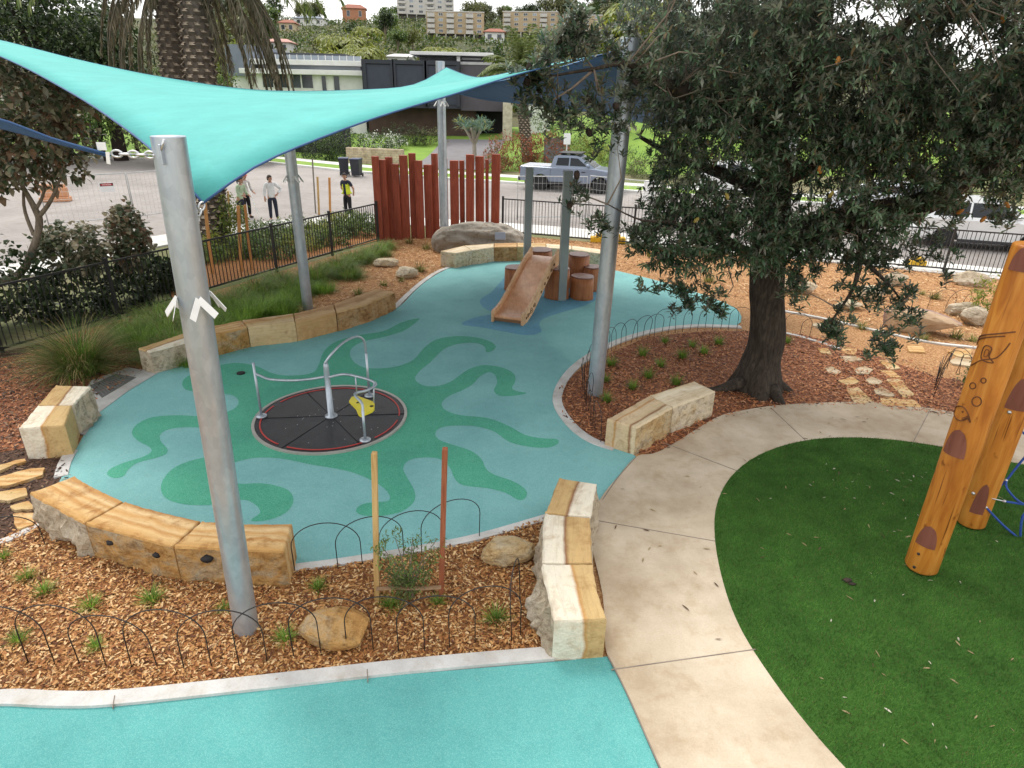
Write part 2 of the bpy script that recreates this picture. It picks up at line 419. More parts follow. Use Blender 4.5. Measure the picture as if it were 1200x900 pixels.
def blades(base, d, L, W, curve=.5, seg=3):
    "grass blades that arch over: seg quads each"
    n = len(base); L = np.broadcast_to(np.asarray(L, float), (n,))[:, None]; W = np.broadcast_to(np.asarray(W, float), (n,))[:, None]
    d = unit(d); h = d*np.array([1, 1, 0]); h = unit(h+1e-6); s = unit(np.cross(d, np.array([0, 0, 1.0]))+1e-6)
    prev = base; pw = W; out = []; cur = d
    for k in range(seg):
        nx = prev+cur*L/seg; nw = W*(1-(k+1)/seg*.92)
        out += [prev-s*pw/2, prev+s*pw/2, nx+s*nw/2, nx-s*nw/2]
        prev = nx; pw = nw; cur = unit(cur+h*curve*.35-np.array([0, 0, 1.0])*curve*.55)
    return np.stack(out, axis=1).reshape(-1, 3)
def leafmat(name, c, under=None, rough=.5, spec=.3, var=.35, trans=.25):
    k = NT(name); v = k.coords((1,1,1))
    col = k.ramp(k.noise(v, 3.0, 3), [(.3, tuple(x*(1-var) for x in c)), (.7, tuple(x*(1+var) for x in c))])
    if under is not None:
        g = k.n('ShaderNodeNewGeometry'); col = k.mix(g.outputs['Backfacing'], col, under)
    k.fin(col, rough, 0, spec)
    if trans:
        ts = k.n('ShaderNodeBsdfTranslucent'); hs = k.n('ShaderNodeHueSaturation'); hs.inputs['Value'].default_value = 1.5; hs.inputs['Saturation'].default_value = 1.1
        if isinstance(col, tuple): hs.inputs['Color'].default_value = (*col, 1)
        else: k.l(col, hs.inputs['Color'])
        k.l(hs.outputs[0], ts.inputs[0]); mx = k.n('ShaderNodeMixShader'); mx.inputs[0].default_value = trans
        k.l(k.b.outputs[0], mx.inputs[1]); k.l(ts.outputs[0], mx.inputs[2]); k.l(mx.outputs[0], k.t.nodes['Material Output'].inputs[0])
    return k.m
def in_poly(x, y, pts):
    x = np.asarray(x); y = np.asarray(y); c = np.zeros(x.shape, bool); j = len(pts)-1
    for i in range(len(pts)):
        xi, yi, xj, yj = pts[i][0], pts[i][1], pts[j][0], pts[j][1]
        if yi != yj:
            c ^= ((yi > y) != (yj > y)) & (x < (xj-xi)*(y-yi)/(yj-yi)+xi)
        j = i
    return c
def scatter(poly, n, holes=()):
    a = np.array([(p[0], p[1]) for p in poly]); lo, hi = a.min(0), a.max(0); out = np.zeros((0, 2))
    while len(out) < n:
        q = rng.uniform(lo, hi, size=(n*2, 2)); k = in_poly(q[:,0], q[:,1], a)
        for h in holes: k &= ~in_poly(q[:,0], q[:,1], h)
        out = np.vstack([out, q[k]])
        if len(q) and k.mean() < 1e-3: break
    return out[:n]
def chips(name, poly, n, mats, size=(.015, .075), holes=(), z=0.012, probs=(.34,.3,.2,.16)):
    xy = scatter(poly, n, holes); n = len(xy)
    zz = z+rng.uniform(0, .03, n)+np.array([noise.noise((x*2.2, y*2.2, 3))*.015 for x, y in xy])
    L = rng.uniform(size[0], size[1], n)**1.0; W = np.clip(L*rng.uniform(.25, .75, n), .008, .032)
    th = rng.uniform(0, 2*np.pi, n); til = rng.normal(0, .26, n); rol = rng.normal(0, .3, n)
    d = np.stack([np.cos(th)*np.cos(til), np.sin(th)*np.cos(til), np.sin(til)], 1)
    s = unit(np.cross(d, [0, 0, 1.0])); up = np.cross(s, d); s = s*np.cos(rol)[:, None]+up*np.sin(rol)[:, None]
    c = np.column_stack([xy, zz]); a = d*L[:, None]/2; b = s*W[:, None]/2
    jag = rng.uniform(.25, 1.0, (n, 4, 1))
    co = np.stack([c-a-b*jag[:,0], c-a*.9+b*jag[:,1], c+a+b*jag[:,2], c+a*.85-b*jag[:,3]], 1).reshape(-1, 3)
    o = raw_mesh(name, co, 4, mats, rng.choice(len(mats), n, p=probs)); return tag(o, kind='stuff')

# ------------------------------------------------------------------ ground
def flat(px, z, name, m, n=0, world=None):
    g = world or gpoly(px, 0, n); mb = MB()
    mb.add([(p.x, p.y, z) for p in g], [list(range(len(g)))])
    return struct(mb, name, m), g
def terr(x, y):
    "height of the land: flat to the street, then rising to the hill"
    def ss(a, b, t):
        t = min(1, max(0, (t-a)/(b-a))); return t*t*(3-2*t)
    r = ss(4, 9, x)
    yk = y-(-0.105*x)
    z = 1.3*ss(50, 70, yk)+(2.6*ss(46, 62, yk))*r
    q_ = 1-.8*ss(.33, .52, x/max(y, 1))
    z += 33*q_*min(1, max(0, (yk-72)/258))**1.08+.02*q_*max(0, min(yk-330, 300))
    if yk > 80: z += 2.2*noise.noise((x*.02, y*.02, 1))*ss(80, 140, yk)
    return z-.02
mb = MB()
xs = [-900,-500,-300,-200]+[-150+6*i for i in range(51)]+[200,300,500,900]
ys = [-30,0,20,36,40,43,46]+[48+3*i for i in range(16)]+[100+12*i for i in range(26)]+[440,560,800,1400]
for y in ys:
    for x in xs: mb.v.append((x, y, terr(x, y)))
nx = len(xs)
for j in range(len(ys)-1):
    for i in range(nx-1):
        mb.f.append([j*nx+i, j*nx+i+1, (j+1)*nx+i+1, (j+1)*nx+i]); mb.sm.append(True)
        mb.mi.append(0 if ys[j] < 46 else (1 if ys[j] < 74 else 2))
struct(mb, 'ground', [DIRT, LAWN, HILL])
# mulch base over the whole playground
FL0, FL1 = P(0, 331, 1.35), P(445, 236, 1.35)          # left fence, top rail
FB0, FB1 = P(585, 231, 1.35), P(1200, 273, 1.35)       # back fence
dl = (FL1-FL0).normalized(); db = (FB1-FB0).normalized()
FLS = FL0-dl*7.0; FBE = FB1+db*9.0
yard = [Vector((-9,-1,0)), Vector((14,-1,0)), FBE, FB0, FL1, FLS]
flat(None, .0, 'mulch_ground', MULF, world=yard)
front_bed = gpoly([(-160,880),(-60,836),(0,818),(140,822),(300,806),(440,786),(640,770),(622,690),(645,606),(560,636),(480,652),(400,664),(345,672),(300,690),(200,660),(100,640),(40,612),(0,632),(-120,690)])
flat(None, .008, 'mulch_front', MULB, world=front_bed)
left_bed = gpoly([(-160,700),(0,634),(40,612),(84,560),(70,535),(100,480),(150,445),(170,410),(60,400),(-80,430)])
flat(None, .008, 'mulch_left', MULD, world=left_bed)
left_up = gpoly([(100,480),(150,445),(184,432),(160,405),(240,372),(150,385),(40,412),(-80,440),(-160,560),(60,520)])
flat(None, .012, 'mulch_left_bark', MULR, world=left_up)
tree_bed = gpoly([(715,525),(660,490),(655,455),(690,425),(760,395),(830,388),(870,388),(940,392),(1000,408),(1090,440),(1260,470),(1260,505),(1130,492),(1020,476),(960,477),(900,482),(838,494),(770,535)])
flat(None, .008, 'mulch_tree_bed', MULR, world=tree_bed)
# rubber pad with octopus and pond
pad_px = [(70,575),(80,548),(98,512),(118,482),(150,458),(185,438),(222,424),(270,410),(330,397),(400,384),(440,373),(468,360),(484,344),(500,330),(520,318),(545,308),(600,300),(660,303),(705,314),(740,322),(790,335),(840,352),(866,366),(862,383),(810,384),(760,392),(710,408),(675,428),(656,448),(650,470),(662,492),(688,512),(712,525),(745,536),(724,560),(706,585),(690,604),(640,610),(560,628),(480,644),(400,656),(345,667),(290,670),(200,640),(110,600)]
_, PAD = flat(pad_px, .020, 'rubber_surface', RUB, 3)
front_px = [(-200,905),(-60,842),(0,828),(140,825),(300,811),(440,795),(640,778),(712,771),(733,812),(775,910),(800,960),(-200,960)]
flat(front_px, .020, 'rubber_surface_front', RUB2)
octo = [(782,48),(740,58),(700,78),(640,88),(590,102),(560,125),(548,155),(535,175),(500,182),(460,182),(430,174),(400,160),(350,153),(290,165),(243,183),(228,198),(236,216),(275,222),(315,225),(348,230),(360,245),(350,260),(322,271),(270,278),(220,276),(160,280),(122,297),(110,318),(124,336),(150,350),(155,362),(132,375),(90,388),(60,402),(52,415),(70,424),(92,418),(100,405),(122,388),(160,378),(190,367),(192,353),(178,338),(176,322),(196,309),(240,304),(288,308),(312,322),(320,342),(310,362),(288,373),(240,385),(200,406),(178,440),(188,470),(230,485),(290,487),(340,478),(375,475),(400,487),(410,505),(388,524),(430,522),(470,505),(488,480),(482,458),(460,445),(415,436),(365,437),(332,430),(325,408),(348,388),(400,376),(460,378),(530,392),(590,402),(640,415),(690,440),(712,462),(710,477),(680,480),(650,485),(635,497),(645,510),(690,513),(740,503),(770,480),(772,455),(756,425),(745,400),(760,381),(800,375),(834,380),(855,400),(866,425),(887,441),(940,447),(985,458),(1008,472),(1025,475),(1035,462),(1029,448),(1000,430),(957,415),(938,400),(929,380),(905,360),(860,345),(830,334),(820,319),(834,305),(872,300),(920,303),(960,315),(992,338),(1040,350),(1085,352),(1108,342),(1104,332),(1070,330),(1030,322),(990,300),(940,282),(880,276),(846,265),(835,249),(850,232),(882,218),(907,204),(925,185),(945,175),(960,181),(965,200),(958,217),(970,230),(1005,230),(1035,224),(1010,219),(1000,211),(1008,195),(1004,178),(980,165),(940,158),(905,165),(880,180),(855,198),(820,208),(790,205),(773,191),(782,174),(810,150),(840,121),(875,108),(915,106),(936,115),(940,128),(955,124),(962,114),(948,102),(915,93),(870,90),(822,98),(792,120),(770,145),(735,160),(690,166),(650,163),(625,145),(622,122),(650,103),(700,92),(745,78),(772,60)]
OC = gpoly([(100+x/2, 350+y/2) for x, y in octo], 0, 3)
g = MB(); g.add([(p.x, p.y, .0225) for p in OC], [list(range(len(OC)))])
struct(g, 'rubber_octopus_pattern', RUBG)
pond = [(541,381),(556,373),(578,368),(566,361),(563,352),(576,343),(588,330),(605,318),(690,322),(702,345),(690,357),(662,366),(640,373),(632,380),(634,390),(618,394),(592,390),(566,385)]
flat(pond, .0215, 'rubber_pond_pattern', RUBB, 4)
# concrete kerbs
def kerb(px, w, name, side=0, z1=.032, n=4):
    g = gpoly(px, 0, n, closed=False); o = struct(strip(g, w, side, -.05, z1), name, KERB); return g
kerb([(-160,876),(-60,835),(0,821),(70,823),(140,821),(300,804),(440,788),(540,778),(648,769)], .15, 'kerb_front', z1=.05)
kerb([(345,667),(400,660),(480,647),(560,631),(650,605)], .11, 'kerb_middle')
kerb([(-120,672),(-40,648),(10,634),(46,616)], .10, 'kerb_left')
kerb([(720,527),(692,517),(668,498),(653,472),(660,448),(680,426),(715,405),(760,390),(810,383),(868,384)], .16, 'kerb_tree_bed')
kerb([(462,362),(478,346),(498,329),(518,317),(545,309)], .13, 'kerb_rear')
kerb([(72,560),(76,545),(84,530)], .16, 'kerb_side', n=2)
kerb([(900,362),(960,373),(1030,389),(1090,402),(1150,409),(1260,425)], .10, 'kerb_far_edge')
kerb([(905,388),(940,396),(985,410)], .10, 'kerb_near_edge')
# concrete path round the lawn
outer = [(800,960),(775,905),(745,840),(718,782),(709,760),(706,700),(690,620),(704,586),(724,561),(746,537),(775,530),(838,492),(870,483),(910,477),(960,474),(1020,473),(1080,479),(1140,489),(1260,508)]
inner = [(1260,560),(1190,545),(1110,527),(1040,517),(980,515),(930,521),(888,536),(857,560),(840,592),(837,630),(846,682),(866,737),(906,801),(958,868),(1015,930)]
PATH = gpoly(outer, 0)+gpoly(inner, 0)
po = gpoly(outer, 0, 4, False); pi_ = gpoly(inner, 0, 6, False)
flat(None, .034, 'concrete_path', CONC, world=po+pi_)
TURFP = pi_+[P(1060,980), P(1500,980), P(1500,620)]
flat(None, .030, 'synthetic_turf', TURF, world=TURFP)
j = MB()
for a, b in (((716,788),(885,764)), ((695,612),(838,637)), ((777,521),(868,556)), ((903,480),(944,519)), ((1090,481),(1068,523))):
    g = [P(*a), P(*b)]; strip(g, .010, 0, .03, .0375, j)
struct(j, 'path_joints', DARKJ)
j = MB()
for a, b in (((134.5,815),(132,829)), ((430.3,784),(431,798))): strip([P(*a, .05), P(*b, .05)], .008, 0, .03, .0525, j)
struct(j, 'kerb_joints', DARKJ)
# thin dark gaps where the path and the kerbs meet the rubber
j = MB(); strip(gpoly([(745,538),(724,562),(706,588)], 0, 4, False), .012, 0, .03, .0372, j); strip(gpoly([(712,772),(733,813),(775,908)], 0, 4, False), .012, 0, .03, .0372, j)
struct(j, 'expansion_joint', DARKJ)
# drain apron
flat([(84,482),(108,447),(150,432),(186,438),(150,460),(118,484),(100,512),(86,508)], .027, 'drain_apron', APRON)
# street: asphalt, footpath, verge and far kerb
FK = [P(-700,160), P(-200,184), P(120,186), P(300,190), P(400,201), P(470,207), P(590,215), P(700,223), P(800,230), P(1000,243), P(1300,262)]
near = [P(-600,420), P(-60,330), P(170,283), P(320,262), P(430,256), P(500,259), P(640,268), P(720,276), P(1100,312), P(1300,332)]
flat(None, .004, 'road', ASPH, world=FK+near[::-1])
verge_in = [P(205,303), P(240,296), P(330,282), P(430,263), P(446,281), P(330,312), P(240,338), P(200,350)]
flat(None, .006, 'mulch_verge', MULB, world=verge_in)
struct(strip([Vector(p) for p in spline([tuple(q) for q in near], 4)], 1.6, -.2, -.02, .03), 'footpath', FOOT)
struct(strip(FK, .35, .5, -.02, .12), 'kerb_street', FOOT)
fk2 = [p+Vector((.25, 2.6, 0)) for p in FK]
struct(strip(fk2, 1.3, .5, -.02, .06), 'footpath_far', FOOT)
vg = MB(); strip([p+Vector((.1, .9, 0)) for p in FK], 2.4, .35, -.02, .05, vg); struct(vg, 'verge', LAWN)
# ------------------------------------------------------------------ mulch chips
B_FRONT = front_bed
chips('mulch_chips_tan', front_bed, 36000, CHIPS, (.014, .056))
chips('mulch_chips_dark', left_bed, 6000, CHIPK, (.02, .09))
chips('mulch_chips_leaf', left_up, 5000, CHIPR, (.02, .08), probs=(.36,.3,.12,.22))
chips('mulch_chips_red', tree_bed, 20000, CHIPR, (.02, .08), probs=(.36,.3,.12,.22))
back_left = [P(186,436), P(300,396), P(400,376), P(470,352), P(500,325), P(540,306), FB0, FL1, P(240,372)]
chips('mulch_chips_rear', back_left, 9000, CHIPF, (.03, .12))
far_bed = [P(700,310), P(760,325), P(860,352), P(960,372), P(1090,402), P(1300,430), FBE, FB0, P(600,285)]
chips('mulch_chips_path', gpoly([(960,395),(1100,432),(1110,490),(985,476),(940,420)]), 1300, CHIPR, (.02, .08), z=.02)
chips('mulch_chips_far', far_bed, 15000, CHIPF, (.03, .13))

# ------------------------------------------------------------------ sandstone benches
def sblock(px, h, mk, label, axis=0, rough=.02, group=None, cat='stone block', seed=0, sides=None, face=None):
    top = [P(x, y, h) for x, y in px]; n = len(top)
    ar = sum(top[i].x*top[(i+1)%n].y-top[(i+1)%n].x*top[i].y for i in range(n))
    A = top[axis]; Bv = top[(axis+1) % n]; ang = math.atan2(Bv.y-A.y, Bv.x-A.x)
    flags = [rough if sides is None else sides[i] for i in range(n)]
    if ar < 0:
        top = top[::-1]; flags = [flags[(n-2-i) % n] for i in range(n)]
    cen = sum(top, Vector())/n
    rot = Matrix.Rotation(-ang, 3, 'Z'); loc = [rot @ ((p-cen)-(p-cen).normalized()*.009) for p in top]
    ring = []
    for i in range(n):
        a, b = loc[i], loc[(i+1) % n]; L = (b-a).length; k = max(3, int(L/.05)); e = (b-a)/L
        nr = Vector((e.y, -e.x, 0))
        for q in range(k):
            w = min(1, min(q, k-q)/2.5)*.75+.25
            ring.append((a+(b-a)*q/k, nr, flags[i], w))
    N = len(ring); zs = [-.05, .0, h*.2, h*.4, h*.6, h*.8, h-.03, h-.008, h-.002]
    vs = []
    for zi, z in enumerate(zs):
        for p, nr, f, w in ring:
            sv = Vector((p.x*5+seed*9, p.y*5, z*5))
            d = f*w*(1.1*noise.noise(sv)+.7*noise.noise(sv*2.6)+.4*noise.noise(sv*6)+.55)
            d *= (math.sin(min(1, (h-z)/h*1.25)*math.pi*.55)) if z < h-.02 else 0
            ins = .0 if zi < 6 else (.0, .008, .02)[zi-6]
            jit = .011*noise.noise(Vector((p.x*14, p.y*14, seed*3)))
            q = p+nr*(d-ins+jit)
            vs.append((q.x, q.y, z+(.004*noise.noise(Vector((p.x*4, p.y*4, seed))) if zi > 5 else 0)))
    mb = MB(); fs = []
    for i in range(len(zs)-1):
        for k in range(N):
            l = (k+1) % N; fs.append((i*N+k, i*N+l, (i+1)*N+l, (i+1)*N+k))
    for i in range(len(zs)-1):
        for k in range(N): mb.f.append(fs[i*N+k]); mb.mi.append(1 if (ring[k][2] > .022 and i < 6) else 0); mb.sm.append(False)
    mb.v += [tuple(v) for v in vs]; mb.f.append([(len(zs)-1)*N+k for k in range(N)]); mb.mi.append(0); mb.sm.append(False)
    o = mb.build('sandstone_block', [SS[mk], SF[face or {'split':'grey','splitr':'grey','seam':'tan','orange':'orange','cream':'cream','tan':'tan','brown':'brown'}[mk]]]); o.location = (cen.x, cen.y, 0); o.rotation_euler = (0, 0, ang)
    return tag(o, label, cat, group)
G1, G2, G3, G4, G5, G6 = 'blocks of the curved bench in front', 'pair of blocks on the left', 'blocks of the bench between bed and path', 'pair of blocks under the tree', 'blocks of the long curved bench below the grasses', 'blocks of the curved bench behind the slide'
b1 = sblock([(34,577),(87,557),(112,571),(145,587),(99,613)], .47, 'orange', 'pale orange sandstone block with rough outer face, left end of the front curved bench', 2, .07, G1, seed=1, sides=[.01,.01,.01,.0,.09], face='grey')
b2 = sblock([(99,613),(145,587),(190,599),(235,610),(203,640)], .47, 'orange', 'orange sandstone bench block with two dark spots, middle of the front curved bench', 1, .03, G1, seed=2, sides=[0,.01,.01,0,.035])
b3 = sblock([(203,640),(235,610),(288,613),(343,613),(334,646)], .47, 'orange', 'orange striped sandstone block behind the nearest steel pole, right end of front bench', 1, .03, G1, seed=3, sides=[0,.01,.01,.01,.04])
b4 = sblock([(21,502),(43,475),(84,474),(76,498)], .5, 'splitr', 'half white half tan sandstone block, nearer of the left pair beside the dark mulch', 0, .02, G2, seed=4)
b5 = sblock([(43,475),(65,451),(107,452),(86,474)], .5, 'split', 'striped sandstone block with rough white end, farther of the left pair next to the drain', 0, .03, G2, seed=5, sides=[.02,.02,.10,.02])
b6 = sblock([(655,559),(700,566),(692,606),(638,601)], .5, 'split', 'sandstone block with tan left half and white right half, far end of bench by path', 3, .03, G3, seed=6, sides=[.0,.08,0,.05])
b7 = sblock([(638,601),(692,606),(695,660),(635,660)], .5, 'split', 'sandstone bench block with white left half and brown swirl, middle of bench by the path', 1, .03, G3, seed=7, sides=[0,.04,0,.09])
b8 = sblock([(635,660),(695,660),(701,692),(712,725),(649,728)], .5, 'splitr', 'large white and tan sandstone block with sawn front, near end of bench by path', 4, .03, G3, seed=8, sides=[0,.01,.01,.005,.15])
for o in (b7, b8): pass
b9 = sblock([(711,491),(761,463),(789,477),(746,501)], .47, 'seam', 'tan sandstone block with a brown seam along its top beside the rubber surface', 0, .02, G4, seed=9, sides=[.01,0,.03,.01])
b10 = sblock([(761,463),(813,446),(839,458),(789,477)], .47, 'cream', 'creamy white sandstone block with rough face, nearer the tree trunk of the two', 0, .03, G4, seed=10)
b11 = sblock([(161,408),(228,386),(243,394),(175,412)], .45, 'split', 'white fronted sandstone block at the left end of the long curved bench', 0, .03, G5, seed=11)
b12 = sblock([(228,386),(283,375),(290,383),(243,394)], .45, 'orange', 'orange brown sandstone block with pitted face behind the nearest steel pole', 0, .03, G5, seed=12)
b13 = sblock([(283,375),(344,367),(346,377),(290,383)], .45, 'tan', 'tan sandstone block with white strip along its back, middle of long curved bench', 0, .02, G5, seed=13)
b14 = sblock([(344,367),(391,356),(394,366),(346,377)], .45, 'brown', 'brown sandstone block at the foot of the thin steel pole', 0, .02, G5, seed=14)
b15 = sblock([(391,356),(441,338),(463,342),(428,357),(394,366)], .45, 'brown', 'long brown sandstone block with cracked face at right end of the long curved bench', 0, .035, G5, seed=15)
rb = [(516,294),(544,287.5),(579,285),(606,284.2),(640,285),(670,287.5),(704,292)]
rf = [(534,296.5),(553,293),(579,289.5),(606,289),(640,290),(670,292),(704,297)]
RL = ['cream sandstone block with sawn end at the left end of the bench behind the slide', 'cream rough faced sandstone block second from the left behind the slide', 'reddish brown sandstone block in the pale bench behind the slide',
      'pale sandstone block right of the brown one behind the slide', 'pale sandstone block between the two grey square posts', 'pale rough sandstone block beside the tall steel pole at the right end of the bench']
for i in range(6):
    sblock([rb[i], rb[i+1], rf[i+1], rf[i]], .47, ['cream','cream','brown','tan','cream','cream'][i], RL[i], 0, .035, G6, seed=20+i)
# dark iron spots on the front bench
def face_spot(o, px, py, r, h):
    p = P(px, py, h); me = MB(); me.blob((0,0,0), (r, r*.8, r*.6), 0, 2, .35, 2.2, px)
    w = Matrix.Rotation(-o.rotation_euler[2], 3, 'Z') @ (p-Vector(o.location))
    s_ = me.build('iron_spot', HOLE, o); s_.location = w
face_spot(b2, 130, 635, .055, .30); face_spot(b2, 184, 650, .05, .30); face_spot(b3, 243, 654, .07, .33)

# ------------------------------------------------------------------ loose rocks
def rock(px, py, size, mk, label, rz=0, seed=0, amp=.18, cat='rock', group=None, sink=.25, nflat=5):
    q = random.Random(seed); fl = []
    for _ in range(nflat):
        v = Vector((q.gauss(0,1), q.gauss(0,1), q.gauss(0,.7))).normalized(); fl.append((v, q.uniform(.62, .85)))
    mb = MB(); mb.blob((0, 0, size[2]*(1-sink)), size, 0, 4, amp, 1.6, seed, None, fl, False)
    o = mb.build('rock', SS[mk] if mk == 'purple' else SF[mk]); o.location = P(px, py); o.rotation_euler = (0, 0, rz)
    return tag(o, label, cat, group)
rock(596, 656, (.30,.19,.17), 'tan', 'tan boulder with grey stains in the front mulch beside the bench', .25, 31)
rock(397, 748, (.36,.22,.17), 'orange', 'smooth pale orange boulder in the mulch behind the front hoop edging', -.05, 32, .1, nflat=3)
rock(452, 312, (.38,.24,.14), 'cream', 'flat whitish rock beside the strappy grasses on orange mulch', .2, 33)
rock(477, 325, (.32,.24,.17), 'cream', 'grey white rock in the orange mulch next to the rear kerb', .4, 34)
rock(1071, 388, (.85,.36,.30), 'purple', 'large slab of tan and purple rock in the bed behind the tree', -.5, 35, .12)
rock(1127, 368, (.52,.24,.17), 'grey', 'long pale grey rock behind the purple slab', .05, 36)
rock(1140, 380, (.35,.25,.24), 'grey', 'small grey rock next to the carved log', .3, 37)
rock(1136, 334, (.48,.3,.22), 'grey', 'grey rock against the black fence near the carved log', -.2, 38)
rock(1047, 334, (.42,.25,.2), 'grey', 'grey rock partly hidden by hanging leaves near the fence', .3, 39)
rock(1021, 350, (.35,.3,.2), 'cream', 'small whitish rock behind the hanging leaves', .3, 43)
rock(925, 341, (.3,.22,.2), 'cream', 'small cream rock right of the tree trunk, leftmost of two', .2, 40)
rock(943, 344, (.3,.22,.2), 'cream', 'small cream rock right of the tree trunk, rightmost of two', -.3, 41)
rock(992, 362, (.4,.2,.14), 'cream', 'pale rock in the far bed behind the low branch', .1, 42)
# fossil-like grey boulder with a plaque
t = thing('boulder', 'long grey weathered boulder with metal plaque below the red posts', 'boulder', P(562, 293))
mb = MB(); q0, q1 = P(508, 292), P(614, 290); L = (q1-q0).length/2
ax = math.atan2(q1.y-q0.y, q1.x-q0.x); Mx = Matrix.Rotation(ax, 4, 'Z')
vs = []; bm = bmesh.new(); bmesh.ops.create_icosphere(bm, subdivisions=5, radius=1)
for v in bm.verts:
    d = v.co; x = math.copysign(abs(d.x)**.75, d.x)
    k = 1+.14*noise.noise(Vector((x*1.6, d.y*1.4, d.z*1.4)))+.10*noise.noise(d*6)+.05*noise.noise(d*15)+.06*math.sin(d.z*13+x*1.5+noise.noise(d*3)*2)*(1-abs(x)*.4)
    w = Vector((x*L*1.04, d.y*.62*k, d.z*.62*k*(1-.12*x)+.28)); w = Mx @ w; vs.append(w)
mb.add(vs, [[x.index for x in f.verts] for f in bm.faces], 0, True); bm.free()
bo = mb.build('stone', SS['grey'], t)
SS['boulder'] = sandstone('boulder_weathered', [(.0, (.26,.235,.20)), (.35, (.42,.38,.33)), (.5, (.20,.18,.155)), (.7, (.38,.345,.30)), (1, (.23,.21,.18))], 0, 1.5, .5, wob=1.2, dirt=.8)
bo.data.materials[0] = SS['boulder']
pp = P(591, 285)-P(562, 293)
mb = MB(); mb.box(-.17, .17, -.03, .03, -.12, .12, bev=.006)
pl = mb.build('plaque', mat('plaque_metal', (.42,.45,.52), (.36,.39,.46), 8, .35, metal=.5), t); pl.location = (.70, -.60, .60); pl.rotation_euler = (R(-24), 0, .1)
# stepping stones
SS['slab'] = sandstone('flagstone', [(.0, (.46,.36,.23)), (.4, (.55,.46,.33)), (.7, (.43,.33,.21)), (1, (.52,.42,.29))], 0, 1.5, .5, wob=.9, dirt=.8)
def stone(pts, label, mk, grp, h=.028):
    if mk == 'cream': mk = 'slab'
    g = [P(x, y, h) for x, y in pts]; g = [a_.lerp(b_, u_) for a_, b_ in zip(g, g[1:]+g[:1]) for u_ in (.06, .35, .65, .94)]
    g = [p+Vector((noise.noise(p*7), noise.noise(p*7+Vector((5,0,0))), 0))*.035 for p in g]
    mb = MB(); mb.prism([(p.x, p.y) for p in g], -.03, h)
    o = single(mb, 'stepping_stone', SS[mk], label, 'stepping stone', grp); return o
GZ = 'flagstones leading from the path past the tree'
Z = lambda L: [(860+x/3.53, 280+y/3.53) for x, y in L]
for pts, lab, mk in [
 ([(375,530),(402,526),(443,548),(425,560),(385,550)], 'small oval cream flagstone closest to the tree trunk', 'cream'),
 ([(500,536),(540,525),(575,540),(560,558),(510,556)], 'white flagstone directly under the tip of the hanging branch', 'cream'),
 ([(548,580),(575,570),(617,586),(600,601),(560,598)], 'small white oval flagstone in the middle of the crazy paving', 'cream'),
 ([(428,586),(490,570),(522,590),(480,606)], 'pale brown flagstone left of the small white oval', 'tan'),
 ([(463,620),(510,612),(582,672),(540,680),(498,674)], 'large tan flagstone on the edge of the concrete path, left one', 'tan'),
 ([(600,655),(740,665),(777,697),(618,686)], 'long narrow tan flagstone on the edge of the concrete path', 'orange'),
 ([(575,620),(610,612),(672,646),(640,651),(590,640)], 'pale flagstone between the white oval and the long narrow stone', 'cream'),
 ([(608,545),(650,542),(695,573),(650,570)], 'narrow tan flagstone right of the hanging branch tip', 'orange'),
 ([(630,580),(690,578),(745,642),(700,656)], 'large brown flagstone at the right side of the crazy paving', 'tan'),
 ([(600,500),(650,500),(690,535),(640,540)], 'brown flagstone behind the hanging branch tip', 'tan'),
 ([(435,485),(500,483),(540,500),(460,507)], 'cream flagstone left of the hanging branch tip', 'cream'),
 ([(325,345),(400,350),(395,363),(330,360)], 'pale flagstone between the two white kerbs', 'cream'),
 ([(715,440),(770,436),(795,468),(730,466)], 'triangular tan flagstone beside the far white kerb', 'orange'),
 ([(893,507),(920,490),(985,500),(975,526),(905,516)], 'cream flagstone behind the folded hoops next to the log', 'cream'),
 ([(880,463),(980,453),(985,488),(930,486)], 'tan flagstone against the far kerb next to the log', 'tan'),
 ([(350,450),(387,450),(407,476),(360,471)], 'small tan flagstone at the end of the near white kerb', 'tan'),
 ([(440,440),(512,455),(500,480),(450,470)], 'broad tan flagstone left of the hanging leaves', 'orange')]:
    stone(Z(pts), lab, mk, GZ, .036)
W_ = lambda L: [(x/3.333, 430+y/3.333) for x, y in L]
for pts, lab, mk in [
 ([(-20,432),(120,395),(172,392),(172,420),(40,460),(-20,466)], 'long tan stepping stone in the dark mulch on the left', 'orange'),
 ([(-20,492),(95,470),(106,500),(30,520),(-20,520)], 'narrow tan stepping stone second in the dark mulch', 'tan'),
 ([(40,542),(120,520),(133,550),(60,562)], 'stepping stone tucked against the end of the front bench', 'tan'),
 ([(45,572),(130,568),(136,612),(68,632)], 'square tan stepping stone half under the front bench', 'orange'),
 ([(-20,388),(100,355),(105,364),(-20,410)], 'thin sliver of stone edging beside the left block pair', 'tan')]:
    stone(W_(pts), lab, mk, h=.052, grp='stepping stones in the dark mulch')
